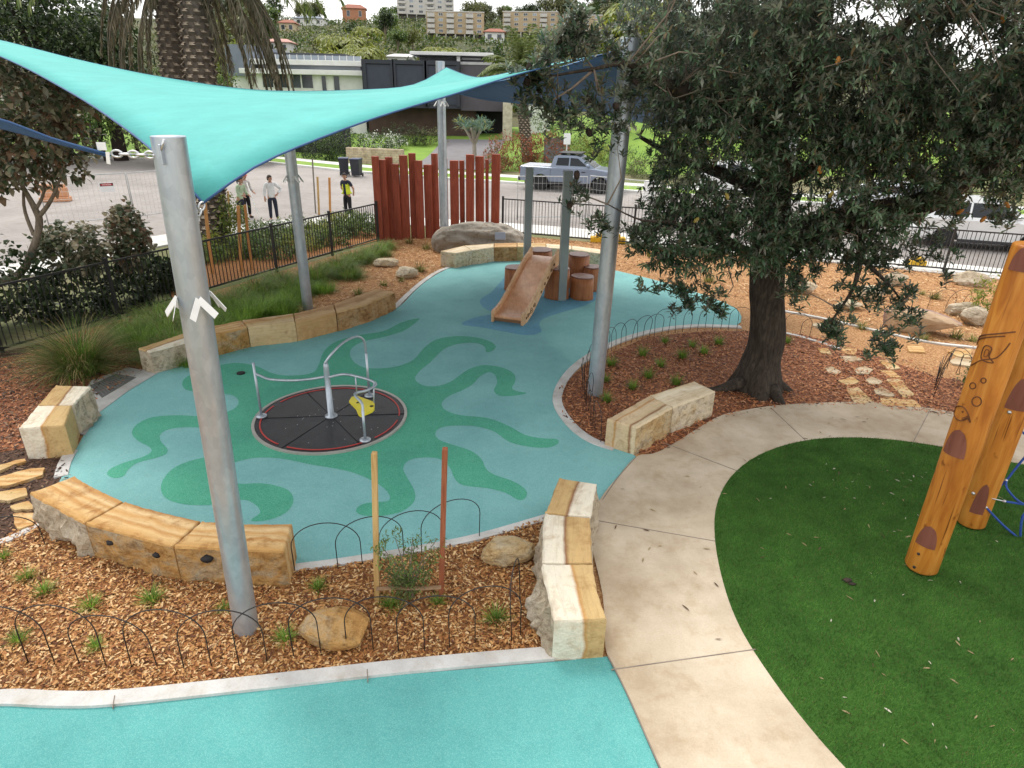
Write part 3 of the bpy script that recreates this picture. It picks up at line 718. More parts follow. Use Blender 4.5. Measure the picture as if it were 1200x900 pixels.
# drain grate
t = thing('drain_grate', 'dark slotted drain grate set in concrete beside the rubber surface', 'drain', P(133, 455))
g = gpoly([(106,454),(136,440),(160,444),(120,468)])
mb = MB(); mb.prism([(p.x, p.y) for p in g], .0, .034); mb.build('frame', mat('grate_frame', (.10,.105,.10), (.13,.13,.125), 8, .6), t, True)
mb = MB()
for i in range(1, 12):
    a = g[0].lerp(g[1], i/12); b = g[3].lerp(g[2], i/12); a2 = a.lerp(b, .06); b2 = a.lerp(b, .94); strip([a2, b2], .012, 0, .03, .040, mb)
mb.build('slats', mat('grate_slats', (.16,.17,.16), (.2,.21,.2), 8, .55, metal=.3), t, True)
mb = MB(); p = P(282.5, 439); mb.lathe([(.075,.02),(.075,.041),(.06,.044)], 24, (0,0,0)); o = mb.build('floor_drain', HOLE); o.location = (p.x, p.y, 0); tag(o, 'small round black drain cap in the rubber surface left of the carousel', 'floor drain')

# ------------------------------------------------------------------ garden hoop edging
def hoop_row(line, w, h, step, label, n=None, lean=.06, r=.0055, seed=0):
    g = [Vector(p) for p in spline([tuple(p) for p in gpoly(line)], 8)]
    cum = [0]
    for a, b in zip(g, g[1:]): cum.append(cum[-1]+(b-a).length)
    def at(s):
        s = max(0, min(cum[-1], s))
        for i in range(len(g)-1):
            if cum[i+1] >= s: return g[i].lerp(g[i+1], (s-cum[i])/max(1e-6, cum[i+1]-cum[i]))
        return g[-1]
    t = thing('hoop_edging', label, 'garden edging', at(cum[-1]/2), 0, 'black wire hoop garden edging')
    q = random.Random(seed); s = 0; k = 0
    while s+w*.75 <= cum[-1]+.02 and (n is None or k < n):
        a, b = at(s), at(min(s+w, cum[-1])); e = (b-a); W = e.length; e.normalize(); nr = Vector((-e.y, e.x, 0))
        ln = lean*q.uniform(-1, 1); hh = h*q.uniform(.94, 1.04); pts = [a+Vector((0,0,-.05))]
        rr = W/2; zc = hh-rr*.8
        for i in range(17):
            th = math.pi*(1-i/16); x = rr+rr*math.cos(th); z = zc+rr*.8*math.sin(th)
            pts.append(a+e*x+Vector((0,0,z))+nr*ln*z)
        pts.append(b+Vector((0,0,-.05)))
        mb = MB(); mb.tube(pts, r, 6); mb.build('hoop', WIRE, t, True); s += step; k += 1
    return t
HF = zat(P(240,785).x, P(240,785).y, 717); HM = zat(P(400,669).x, P(400,669).y, 612); HTR = zat(P(770,393).x, P(770,393).y, 365)
hoop_row([(-150,772),(-60,776),(60,778),(150,783),(240,785),(330,774),(420,764),(510,763),(610,748)], .72, HF, .478, 'long row of black wire hoops along the front kerb', seed=1)
hoop_row([(600,752),(608,720),(613,690)], .5, HF, .3, 'black wire hoops turning the corner beside the near sandstone bench', n=1, seed=2)
hoop_row([(346,672),(400,669),(470,655),(520,645),(566,629)], .72, HM, .46, 'row of black wire hoops along the middle kerb behind the stakes', seed=3)
hoop_row([(-20,652),(54,640)], .6, .5, .5, 'single black wire hoop at the left end of the front bench', n=1, seed=4)
hoop_row([(704,520),(693,495),(686,470),(684,450),(697,427),(725,407),(770,393),(830,387),(880,388)], .56, HTR, .37, 'row of black wire hoops curving round the steel pole and tree bed', seed=5, lean=.15)
hoop_row([(917,391),(950,397),(968,402)], .56, .5, .36, 'black wire hoops along the short kerb right of the trunk', n=3, seed=6, lean=.2)
hoop_row([(1093,466),(1097,450),(1106,432),(1140,450),(1148,470)], .5, .52, .3, 'tangle of black wire hoops beside the carved logs', seed=7, lean=.25)
hoop_row([(1086,362),(1120,361),(1155,356)], .75, .5, .5, 'black wire hoops on tan mulch near the grey rocks', seed=8, lean=.2)

# ------------------------------------------------------------------ carousel
cl, cr = P(298, 494), P(478, 487); CC = P(388.5, 490.5); CR_ = (cr-cl).length/2
t = thing('carousel', 'flush black merry-go-round with steel handrails and yellow latch on rubber', 'carousel', (CC.x, CC.y, .03))
DECK = mat('carousel_deck', (.022,.022,.025), (.033,.033,.037), 5, .42, .35, 120, spec=.45, fine=.15)
ann = lambda r0, r1, z0, z1, mb, a0=0, a1=2*math.pi, n=64: [mb.add([(r*math.cos(th), r*math.sin(th), z) for r, z in ((r0,z0),(r0,z1),(r1,z1),(r1,z0)) for th in (a0+(a1-a0)*i/n, a0+(a1-a0)*(i+1)/n)], [(0,1,3,2), (2,3,5,4), (4,5,7,6)], 0, False) for i in range(n)]
mb = MB(); ann(CR_-.045, CR_, -.02, .022, mb); mb.build('rim', mat('rim_steel', (.50,.47,.43), (.42,.40,.37), 6, .45, metal=.4), t)
mb = MB(); mb.lathe([(CR_-.046, -.02), (CR_-.046, .012), (.001, .016)], 64, sm=False); dk = mb.build('deck', DECK, t)
mb = MB()
REDL = mat('red_line', (.52,.06,.05), (.45,.05,.045), 6, .5)
for a0, a1 in ((.05, 1.1), (1.2, 2.7), (2.85, 4.2), (4.35, 5.5), (5.6, 6.2)):
    mb = MB(); ann(CR_-.135, CR_-.115, .014, .021, mb, a0, a1, 20); mb.build('red_arc', REDL, dk)
mb = MB()
for i in range(6):
    a = .12+i*math.pi/3; d = Vector((math.cos(a), math.sin(a), 0)); strip([d*.1, d*(CR_-.05)], .006, 0, .013, .0195, mb)
mb.build('segment_joint', mat('seam_black', (.017,.017,.019)), dk)
q = random.Random(4); bh = None
for _ in range(26):
    a, r_ = q.uniform(0, 6.28), q.uniform(.2, CR_-.2)
    if bh is None: mb = MB(); mb.blob((0,0,0), (.009,.009,.004), sub=1, amp=0); bh = o = mb.build('bolt_head', STEEL, dk)
    else: o = bh.copy(); COL.objects.link(o)
    o.location = (r_*math.cos(a), r_*math.sin(a), .018)
def LC(px, py, z): return P(px, py, z+.03)-Vector((CC.x, CC.y, .03))
zs_ = lambda px, py, base: zat(base[0], base[1], py)-.03
mb = MB(); mb.lathe([(.10,.016),(.10,.03),(.048,.034),(.044,.80),(.042,.88),(.03,.93),(.001,.935)], 20); mb.build('centre_post', GALV, t)
def rail(pts, nm='handrail', r=.021):
    mb = MB(); mb.tube([Vector(p) for p in spline(pts, 5)], r, 8); return mb.build(nm, GALV, t)
def leg(px, py, h, r=.021):
    p = LC(px, py, .016); mb = MB(); mb.tube([p, p+Vector((0,0,h))], r, 8)
    mb.lathe([(.085,0),(.085,.02),(.03,.035)], 16, (p.x, p.y, p.z)); mb.build('rail_leg', GALV, t); return p
l1 = leg(306.5, 488, .92)
rail([(-.04,0,.70), (l1.x*.25, l1.y*.25, .66), (l1.x*.5, l1.y*.5, .64), (l1.x*.8, l1.y*.8, .66), (l1.x*.93, l1.y*.93, .72), (l1.x, l1.y, .76)])
l2 = leg(433, 464, .80)
rail([(.0,.03,.72), (-.05,.10,.86), (l2.x*.2, l2.y*.25, 1.05), (l2.x*.5, l2.y*.55, 1.14), (l2.x*.8, l2.y*.85, 1.13), (l2.x*.97, l2.y*.97, 1.02), (l2.x, l2.y, .80)])
l3 = leg(428, 516, .50)
ex = LC(440, 449, .72)
rail([(.03,-.02,.70), (.25,.02,.74), (.5,-.02,.72), (.72,-.12,.70), (.80,-.22,.68), (.70,-.38,.66), (.55, -.52, .66), (l3.x-.02, l3.y+.06, .60), (l3.x, l3.y, .50)])
for a_ in ([(.45,-.03,.72),(.45,-.03,.40)], [(.76,-.16,.70),(.74,-.2,.24)]): mb = MB(); mb.tube(a_, .012, 6); mb.build('latch_strut', GALV, t)
YEL = mat('yellow_plastic', (.78,.66,.03), (.70,.58,.03), 4, .4)
yp = [LC(*p, .36) for p in ((409,470),(412,465),(418,463.5),(439,471),(438.5,479),(436,481.5),(423,487),(420,485),(417,478),(413,474))]
mb = MB(); mb.prism([(p.x, p.y) for p in yp], .33, .36, bot=True); mb.build('latch_plate', YEL, t)
p = LC(435.5, 476, .36); mb = MB(); mb.lathe([(.03,.355),(.03,.364)], 12, (p.x, p.y, 0)); mb.build('latch_hole', HOLE, t); mb = MB(); p = LC(419, 472, .36); mb.lathe([(.02,.355),(.02,.364)], 12, (p.x, p.y, 0)); mb.build('latch_hole', HOLE, t)

# ------------------------------------------------------------------ slide and stumps
t = thing('timber_slide', 'timber slide with curved carved side panels coming down onto the blue rubber', 'slide', P(595, 374))
top = P(638, 299, 1.02); bot = P(595, 375, .10); ax = Vector((bot.x-top.x, bot.y-top.y, 0)); Ls = ax.length; ax.normalize(); sd = Vector((-ax.y, ax.x, 0))
prof = spline([(0,1.0),(.10,.985),(.24,.88),(.55,.53),(.78,.27),(.9,.19),(1.0,.165)], 6)
wd = .33
def sp(u, z, s): return top*1.0+ax*(u*Ls)+sd*s+Vector((0,0,z-top.z))
mb = MB(); vs = []; 
for u, z in prof:
    for s in (-wd, wd): vs.append(sp(u, z, s))
for u, z in prof:
    for s in (-wd, wd): vs.append(sp(u, z-.05, s))
n = len(prof); fs = [(2*i, 2*i+1, 2*i+3, 2*i+2) for i in range(n-1)]+[(2*n+2*i+2, 2*n+2*i+3, 2*n+2*i+1, 2*n+2*i) for i in range(n-1)]+[(0,2*n,2*n+1,1), (2*n-2,2*n-1,4*n-1,4*n-2)]
mb.add(vs, fs, 0, True); mb.build('chute', SLIDEW, t, True)
CHB = mat('chute_front', (.36,.17,.08), (.42,.21,.10), 6, .5)
mb = MB(); a = sp(.985, 0, 0); 
q = [sp(.97, .02, -wd), sp(.97, .02, wd), sp(1.0, .115, wd), sp(1.0, .115, -wd)]
mb.add(q+[v-ax*.04 for v in q], [(0,1,2,3),(4,7,6,5)]); mb.build('front_board', CHB, t, True)
for s0 in (-1, 1):
    mb = MB(); i0 = s0*wd; i1 = s0*(wd+.055); O = []; I = []
    rim = []
    for k, (u, z) in enumerate(prof):
        e = .13 if u > .08 else .13+(.08-u)*1.0
        rim.append((u, z+e))
    rim += [(1.012, .285), (1.02, .24), (1.015, .02)]
    low = [(0.965, .0), (.88, .03), (.72, .14), (.5, .40), (.22, .72), (0, .80), (-.02, .9)]
    ol = rim+spline(low, 3); N = len(ol)
    A = [sp(u, z, i0) for u, z in ol]; B = [sp(u, z, i1) for u, z in ol]
    mb.add(A+B, [(i, (i+1)%N, N+(i+1)%N, N+i) for i in range(N)]); 
    # side faces as strips between rim and matching lower curve
    for V, fl in ((A, s0 > 0), (B, s0 < 0)):
        mb.add(V, [tuple(range(N)) if fl else tuple(range(N))[::-1]])
    pn = mb.build('side_panel', SLIDEE, t, True)
    if s0 > 0:
        for u, z, r_ in ((.15,.90,.035),(.24,.82,.045),(.34,.69,.035),(.43,.60,.04),(.53,.47,.03),(.72,.28,.055),(.80,.21,.075),(.88,.17,.05),(.93,.14,.03)):
            mb = MB(); c = sp(u, z, i1+s0*.004); ring = []
            for k in range(14):
                th = k*2*math.pi/14; rr = r_*(1+.25*math.sin(3*th+u*20))
                ring.append(c+(ax*math.cos(th)*1.3+Vector((0,0,1))*math.sin(th)*.75)*rr)
            ring = ring[:1]+ring[1:]+ring[:1]+[c-ax*r_*.6, c+ax*r_*.5+Vector((0,0,r_*.3))]
            mb.tube(ring, .007, 5); mb.build('carving', CARVE, pn)
            pn.children[-1].location = -Vector((0,0,0)); cv = [o_ for o_ in pn.children][-1]; cv.parent = t; cv.location = -parent_world(t)
def stump(px, py, r, h, label, seed):
    # px, py: near base point
    p = P(px, py); d = Vector((p.x, p.y, 0)).normalized(); c = p+d*r
    t = thing('stump', label, 'log stump', (c.x, c.y, 0), 0, 'timber stumps round the slide')
    wob = lambda th: 1+.05*math.sin(2*th+seed)+.03*math.sin(5*th+seed*2)
    mb = MB(); mb.lathe([(r*1.03,-.02),(r,.1),(r*.98,h*.6),(r*.97,h-.03)], 28, wob=wob); mb.build('bark_side', STUMPW, t)
    mb = MB(); mb.lathe([(r*.97,h-.03),(r*.955,h-.008),(r*.92,h)], 28, wob=wob); mb.build('cut_top', STUMPT, t)
stump(605, 343, .32, .62, 'reddish timber stump on the left of the slide', 1)
stump(652, 353, .30, .80, 'dark timber stump beneath the slide behind the right grey post', 2)
stump(681, 353.5, .30, .60, 'front round timber stump right of the grey post', 3)
stump(676, 340, .30, .92, 'taller timber stump behind the front right one', 4)
stump(692, 343, .25, .66, 'rearmost low timber stump at the right of the cluster', 5)
stump(632, 333, .34, .9, 'tall timber stump carrying the top of the slide', 6)
def sqpost(px, py, tx, ty, w, label):
    b = P(px, py); tp = PD(tx, ty, b.y); mb = MB(); mb.box(-w/2, w/2, -w/2, w/2, -.05, tp.z, bev=.008)
    o = mb.build('square_post', GREYP); o.location = (b.x, b.y, 0); o.rotation_euler = (0, 0, .1); tag(o, label, 'post', 'grey square posts at the slide'); return o
sqpost(617, 322, 622.5, 196, .2, 'grey square timber post behind the slide, left of the two')
sqpost(658, 352, 666, 200, .2, 'grey square timber post standing right of the slide, nearer of the two')

# ------------------------------------------------------------------ shade poles
def pole(px, py, tx, ty, r, label, fin_y, fins=4, name='steel_pole', h=None):
    b = P(px, py); tp = PD(tx, ty, b.y)
    t = thing(name, label, 'pole', (b.x, b.y, 0), 0, 'galvanised shade sail poles')
    ln = (tp-b); mb = MB(); mb.tube([b-ln.normalized()*.1, b+ln*.5, tp], r, 28, caps=False); mb.build('shaft', GALV, t, True)
    mb = MB(); mb.lathe([(r*.995,-.01),(r*.99,.004),(r*.5,.008)], 28, (tp.x-b.x, tp.y-b.y, tp.z)); mb.build('cap', GALV, t)
    z = zat(b.x, b.y, fin_y); c = b+ln*(z/tp.z); out = math.atan2(-c.y, -c.x)
    for k in range(fins):
        a = out+k*2*math.pi/fins+.25; d = Vector((math.cos(a), math.sin(a), 0)); s = Vector((-d.y, d.x, 0)); ap = c+d*(r+.005); mb = MB()
        for sg in (-1, 1):
            e = ap+d*.07+s*sg*.085+Vector((0,0,-.13)); wv = Vector((0,0,1))*.018+s*sg*.018
            q = [ap-wv, ap+wv, e+wv, e-wv]; mb.add(q+[v+d*.006 for v in q], [(0,1,2,3),(7,6,5,4),(0,4,5,1),(2,6,7,3),(1,5,6,2),(0,3,7,4)])
        mb.build('white_fin', WHITEP, t, True)
    return t, b, tp
pA, bA, tA = pole(289, 738, 197, 160, .113, 'thick galvanised steel pole in the front mulch bed, nearest and leftmost of the shade poles', 346)
pB, bB, tB = pole(697, 462, 738, 45, .135, 'tall galvanised steel pole in the tree bed, partly behind banksia leaves', 141)
pC, bC, tC = pole(521, 290, 516, 72, .135, 'galvanised steel pole in front of the red posts and grey boulder', 119)
pD, bD, tD = pole(361, 363, 337, 155, .12, 'thin looking galvanised steel pole behind the long curved bench', 206)
pE, bE, tE = pole(905, 332, 935, 120, .13, 'galvanised steel pole hidden behind the banksia crown', 160)
pF, bF, tF = pole(-155, 420, -215, 40, .13, 'galvanised steel pole at the far left edge of the playground', 200)

# ------------------------------------------------------------------ shade sails
def sailmat(name, c, tr):
    k = NT(name); v = k.coords(rand=False)
    w = k.ramp(k.noise(k.coords((1,1,1), rand=False), 1.4, 4), [(.3, tuple(x*.94 for x in c)), (.7, tuple(min(1, x*1.05) for x in c))])
    w = k.mix(1.0, w, k.ramp(k.noise(k.coords((1,3,1), (0,0,.5), rand=False), 22, 5, .7), [(.3, (.93,.94,.94)), (.7, (1.05,1.04,1.04))]), 'MULTIPLY')
    w = k.mix(1.0, w, k.ramp(k.noise(k.coords((1,1,1), rand=False), 3.5, 6, .65), [(.3, (.93,.93,.92)), (.6, (1.03,1.03,1.03))]), 'MULTIPLY')
    k.bump(k.noise(k.coords((.5,2.6,1), (0,0,.6), rand=False), 2.2, 3), .16, .05)
    k.fin(w, .7, 0, .2)
    ts = k.n('ShaderNodeBsdfTranslucent'); ts.inputs[0].default_value = (tr[0], tr[1], tr[2], 1)
    mx = k.n('ShaderNodeMixShader'); mx.inputs[0].default_value = .05
    k.l(k.b.outputs[0], mx.inputs[1]); k.l(ts.outputs[0], mx.inputs[2])
    k.l(mx.outputs[0], k.t.nodes['Material Output'].inputs[0]); return k.m
TEAL = sailmat('teal_shadecloth', (.095,.41,.385), (.05,.25,.38))
NAVY = sailmat('blue_shadecloth', (.07,.17,.36), (.04,.10,.22))
HEMB = mat('blue_webbing', (.03,.08,.20), (.04,.10,.24), 5, .6)
def coons(c0, c1, d0, d1, n=26):
    "c0: u at v=0, c1: u at v=1, d0: v at u=0, d1: v at u=1"
    def res(c):
        s = spline([tuple(p) for p in c], 12); a = np.array(s)
        L = np.concatenate([[0], np.cumsum(np.linalg.norm(np.diff(a, axis=0), axis=1))]); L /= L[-1]
        q = np.linspace(0, 1, n+1); return np.stack([np.interp(q, L, a[:,k]) for k in range(3)], 1)
    C0, C1, D0, D1 = map(res, (c0, c1, d0, d1)); G = np.zeros((n+1, n+1, 3))
    for i in range(n+1):
        u = i/n
        for j in range(n+1):
            v = j/n
            G[i,j] = (1-v)*C0[i]+v*C1[i]+(1-u)*D0[j]+u*D1[j]-((1-u)*(1-v)*C0[0]+u*(1-v)*C0[-1]+(1-u)*v*C1[0]+u*v*C1[-1])
    return G
def sail(name, G, m, label, hem, under=None):
    n = G.shape[0]-1; mb = MB()
    t = thing(name, label, 'shade sail', tuple(G[n//2, n//2]))
    mb.add([tuple(G[i,j]) for i in range(n+1) for j in range(n+1)], [(i*(n+1)+j, (i+1)*(n+1)+j, (i+1)*(n+1)+j+1, i*(n+1)+j+1) for i in range(n) for j in range(n)], 0, True)
    o = mb.build('cloth', [m, under or m], t, True); sm = o.modifiers.new('thickness', 'SOLIDIFY'); sm.thickness = .004; sm.offset = 0; sm.material_offset = 1
    mb = MB()
    for e in (G[:,0], G[:,-1], G[0,:], G[-1,:]): mb.tube([tuple(p) for p in e], .009, 6)
    mb.build('edge_webbing', hem, t, True); return t
A = PD(-110, 24, 13.0); Bc = PD(238, 238, 4.86); Cc = PD(716, 62, 9.9); Dc = PD(523, 78, 21.3)
def edge(pts): return [PD(*p) for p in pts]
AB = edge([(-110,24,13.0),(0,66,10.6),(80,107,8.2),(147,151,6.4),(200,196,5.4),(238,238,4.86)])
BC = edge([(238,238,4.86),(300,195,5.2),(370,164,5.75),(450,135,6.5),(530,111,7.4),(606,87.5,8.4),(650,76.5,9.0),(716,62,9.9)])
AD = edge([(-110,24,13.0),(0,47,13.8),(100,72,14.8),(200,92,15.9),(310,106,17.2),(425,105,19),(485,99,20.3),(523,79,21.3)])
DC = edge([(523,79,21.3),(558,90.5,19.3),(606,83,15.5),(650,74,12.4),(716,62,9.9)])
G = coons(AB, DC, AD, BC)      # u: A->B (v=0), D->C (v=1);  v: A->D (u=0), B->C (u=1)
s1 = sail('shade_sail', G, TEAL, 'large turquoise shade sail stretched between the steel poles on the left', HEMB, NAVY)
C2 = PD(718, 60, 9.95); F2 = PD(523, 104, 21.4); E2 = PD(925, 172, 16.6); M2 = PD(640, 108, 15)
FC = edge([(523,104,21.4),(570,98,19),(640,83,14.5),(718,60,9.95)])
FE = edge([(523,106,21.4),(570,117,20.5),(640,124,19.6),(700,133,18.8),(770,147,18),(925,172,16.6)])
CE = edge([(718,60,9.95),(750,92,11),(800,125,13),(860,150,15),(925,172,16.6)])
n = 24
def ressamp(c):
    a = np.array(spline([tuple(p) for p in c], 12)); L = np.concatenate([[0], np.cumsum(np.linalg.norm(np.diff(a, axis=0), axis=1))]); L /= L[-1]
    return np.stack([np.interp(np.linspace(0, 1, n+1), L, a[:,k]) for k in range(3)], 1)
g0, g1, g2 = ressamp(FC), ressamp(FE), ressamp(CE)
tr_ = coons([tuple(p) for p in g0], [tuple(p) for p in g1], [tuple(g0[0]+(g1[0]-g0[0])*k/4+np.array([0,0,-.001*k])) for k in range(5)], [tuple(p) for p in g2], n)
sail('shade_sail', tr_, NAVY, 'navy blue shade sail rising behind the banksia branches to the tall pole', mat('pale_blue_webbing', (.10,.24,.48), (.13,.28,.55), 5, .6))
# royal blue sail seen edge-on at the left
e0 = PD(128, 182, 4.62); 
BL = sailmat('royal_blue_shadecloth', (.05,.15,.40), (.03,.08,.22))
up = edge([(128,181,4.62),(60,162,4.45),(0,140,4.3),(-120,112,4.1),(-330,70,3.7)])
lo_ = edge([(128,183,4.62),(60,166,4.75),(0,150,4.9),(-120,134,5.4),(-330,105,6.3)])
Gs = coons([tuple(p) for p in up], [tuple(p) for p in lo_], [tuple(up[0].lerp(lo_[0], k/3)) for k in range(4)], [tuple(up[-1].lerp(lo_[-1], k/3)) for k in range(4)], 16)
s3 = sail('shade_sail', Gs, BL, 'royal blue shade sail seen edge-on at the left, chained to the nearest pole', HEMB)
mb = MB(); a = PD(120, 176, 4.6); mb.box(-.03, .03, -.004, .004, -.0, .05); o = mb.build('label_tag', WHITEP, s3); o.location = Vector(a)-Vector(s3.location)
mb = MB(); a = PD(126, 178, 4.55); mb.add([a+Vector(v) for v in ((-.012,0,0),(.012,0,0),(.0,.004,-.08),(-.024,.004,-.075))], [(0,1,2,3)]); o = mb.build('strap_end', WHITEP, s3, True)
sm_ = o.modifiers.new('t', 'SOLIDIFY'); sm_.thickness = .004
CHAIN = mat('chain_steel', (.62,.63,.64), (.5,.51,.52), 8, .3, metal=.85)
def chain(a, b, label, r=.0075, ll=.07):
    d = (b-a); N = max(2, int(d.length/(ll*.72))); e = d.normalized(); s = e.cross(Vector((0,0,1))).normalized(); u = s.cross(e); mb = MB()
    for i in range(N):
        c = a+d*((i+.5)/N); w = s if i % 2 else u; ring = []
        for k in range(12):
            th = k*math.pi/6; ring.append(c+e*math.cos(th)*ll/2+w*math.sin(th)*ll*.32)
        mb.tube(ring, r, 6, closed=True)
    return single(mb, 'chain', CHAIN, label, 'chain', 'chains tying the sails to the poles')
chain(PD(132, 180, 4.62), PD(190, 182, 4.66), 'short steel chain from the royal blue sail to the nearest pole')
chain(Bc, PD(228, 262, 4.78), 'steel chain from the low turquoise corner down to the nearest pole')
chain(C2, PD(736, 54, 10.2), 'steel chain at the top of the tall pole holding the navy sail')
mb = MB(); a = PD(191, 180, 4.6); mb.box(-.008, .008, -.035, .1, -.07, .06, bev=.004); o = mb.build('bracket', GALV, pA); o.location = a-bA
mb = MB(); mb.tube([PD(189,176,4.57), PD(192,163,4.57)], .008, 6); mb.build('eye_bolt', CHAIN, pA, True)
# ------------------------------------------------------------------ carved logs and rope net
def log_post(px, py, r, h, label):
    b = P(px, py); d = Vector((b.x, b.y, 0)).normalized(); c = b+d*r*.9
    t = thing('carved_log', label, 'log post', (c.x, c.y, 0), 0, 'carved climbing frame logs')
    q = random.Random(px); ph = q.uniform(0, 6)
    wob = lambda th: 1+.012*math.sin(3*th+ph)+.008*math.sin(7*th+ph)
    prof = [(r*.9,.045),(r*.985,.06)]+[(r*(1-.02*k/16+.006*math.sin(k*1.7+ph)), .07+(h-.1)*k/16) for k in range(17)]+[(r*.96,h-.01),(r*.9,h)]
    mb = MB(); mb.lathe(prof, 48, wob=wob); mb.build('log', LOGW, t)
    mb = MB(); mb.lathe([(r*.7,-.03),(r*.7,.05)], 24); mb.build('steel_foot', GREYP, t)
    return t, c, r*1.004
def on_log(c, r, px, py, eps=.004):
    d = ray(px, py); o = CAM; ex = o.x-c.x; ey = o.y-c.y
    a = d.x*d.x+d.y*d.y; b = ex*d.x+ey*d.y; k = ex*ex+ey*ey-r*r; D = b*b-a*k
    tt = -b/a if D < 0 else (-b-math.sqrt(D))/a
    p = o+d*tt; n = Vector((p.x-c.x, p.y-c.y, 0)).normalized()
    return Vector((c.x, c.y, p.z))+n*(r+eps)
def curve_on(t, c, r, pts, name='carved_line', w=.006, closed=False):
    g = [on_log(c, r, *p, eps=.0) for p in spline(pts, 5, closed)]
    mb = MB(); mb.tube(g, w, 5, closed=closed); mb.build(name, CARVE, t, True)
def inset(t, c, r, px, py, w, h, name='stained_inset', tipup=True):
    ctr = on_log(c, r, px, py); th0 = math.atan2(ctr.y-c.y, ctr.x-c.x); mb = MB(); rows = 12; vs = []
    for i in range(rows+1):
        v = i/rows; ww = w/2*(math.sqrt(max(0, 1-v**2.0)))
        for j in range(9):
            s = -1+2*j/8; th = th0+s*ww/r; rr = r+.005
            vs.append((c.x+rr*math.cos(th), c.y+rr*math.sin(th), ctr.z-h/2+h*v))
    mb.add(vs, [(i*9+j, i*9+j+1, (i+1)*9+j+1, (i+1)*9+j) for i in range(rows) for j in range(8)], 0, True)
    mb.build(name, LOGD, t, True)
T1, c1_, r1_ = log_post(1075, 676, .165, zat(P(1075,676).x, P(1075,676).y+.15, 285), 'orange oiled log post carved with fish and bubbles, standing on the synthetic turf')
inset(T1, c1_, r1_, 1087, 629, .20, .27); inset(T1, c1_, r1_, 1120, 519, .22, .30); inset(T1, c1_, r1_, 1199, 304, .19, .22)
curve_on(T1, c1_, r1_, [(1133,399),(1150,393),(1170,391),(1190,389)], w=.007); curve_on(T1, c1_, r1_, [(1135,402),(1152,396),(1178,394)])
curve_on(T1, c1_, r1_, [(1138,428),(1150,422),(1166,420),(1176,412),(1184,402)])
curve_on(T1, c1_, r1_, [(1150,420),(1151,411),(1155,405),(1162,408),(1159,418),(1164,425),(1156,424)], closed=True)
curve_on(T1, c1_, r1_, [(1153,417),(1155,410),(1159,411),(1157,417)], closed=True, w=.004)
circ = lambda x, y, a: [(x+a*math.cos(k*.7854), y+a*math.sin(k*.7854)) for k in range(8)]
for x, y, a in ((1140,452,3.6),(1152.5,446,3),(1144.5,470.5,5.6)): curve_on(T1, c1_, r1_, circ(x, y, a), closed=True)
curve_on(T1, c1_, r1_, [(1117,480),(1122,476),(1129,477),(1134,484),(1137,495),(1134,491),(1127,493),(1120,490)], closed=True)
curve_on(T1, c1_, r1_, circ(1128, 482.5, .8), closed=True, w=.004)
for k in range(3): curve_on(T1, c1_, r1_, [(1127,490+k*1.6),(1131,489+k*1.6),(1135,487+k*1.6)], w=.004)
for x, y in ((1076.5,649),(1071.5,664.5)):
    p = on_log(c1_, r1_, x, y, .001); mb = MB(); mb.blob((0,0,0), (.017,.017,.017), sub=2, amp=0); o = mb.build('bolt_hole', HOLE, T1); o.location = p-Vector(T1.location)
T2, c2_, r2_ = log_post(1133, 622, .16, 3.6, 'orange oiled log post behind the carved one with rope shackles bolted on')
inset(T2, c2_, r2_, 1150, 585, .14, .42); inset(T2, c2_, r2_, 1196, 462, .2, .4)
T3, c3_, r3_ = log_post(1330, 600, .16, 3.6, 'orange oiled log post at the far end of the blue rope net')
ROPE = NT('blue_rope'); _v = ROPE.coords((1,1,1)); _wv = ROPE.n('ShaderNodeTexWave'); _wv.inputs['Scale'].default_value = 40; ROPE.l(_v, _wv.inputs[0])
_c = ROPE.ramp(_wv.outputs[1], [(.2, (.02,.06,.30)), (.8, (.045,.12,.48))]); ROPE.bump(_wv.outputs[1], .6, .01); ROPE = ROPE.fin(_c, .7)
nett = thing('rope_net', 'blue climbing rope net hanging from the rear orange log', 'rope net', PD(1190, 590, 6.3))
def rope(pts, r=.013, name='rope', m=ROPE):
    mb = MB(); mb.tube([Vector(p) for p in spline([tuple(PD(x, y, Y)) for x, y, Y in pts], 5)], r, 8); mb.build(name, m, nett, True)
h1 = on_log(c2_, r2_, 1141, 578); h2 = on_log(c2_, r2_, 1183, 483)
Ya = h1.y-.08
rope([(1155.6,594.5,Ya),(1175,615,Ya-.05),(1195.5,632,Ya-.1),(1240,668,Ya-.2),(1330,690,5.9)])
rope([(1155.6,594.5,Ya),(1163,578,Ya+.05),(1179,563,Ya+.1),(1200,537,Ya+.15),(1245,490,6.6),(1320,430,6.9)])
rope([(1179,563,Ya+.1),(1181,574,Ya),(1200,591,Ya),(1240,600,Ya),(1330,605,6.5)])
rope([(1177,587.5,Ya),(1200,591,Ya)]); rope([(1193,499,Ya+.2),(1200,508,Ya+.2),(1240,540,6.5),(1325,560,6.7)])
rope([(1195.5,632,Ya-.1),(1202,600,Ya-.05),(1240,600,Ya)])
rope([(1158,583,Ya),(1166,585,Ya),(1177,587.5,Ya)], .007, 'chain_link', CHAIN)
for h, q in ((h1, (1155.6,594.5,Ya)), (h2, (1193,499,Ya+.2))):
    e = PD(*q); mb = MB(); mb.tube([h, h.lerp(e, .5)+Vector((0,0,.012)), e], .008, 6); mb.blob(tuple(h), (.022,.022,.022), sub=2, amp=0); mb.blob(tuple(e), (.018,.018,.018), sub=2, amp=0); mb.build('shackle', CHAIN, nett, True)
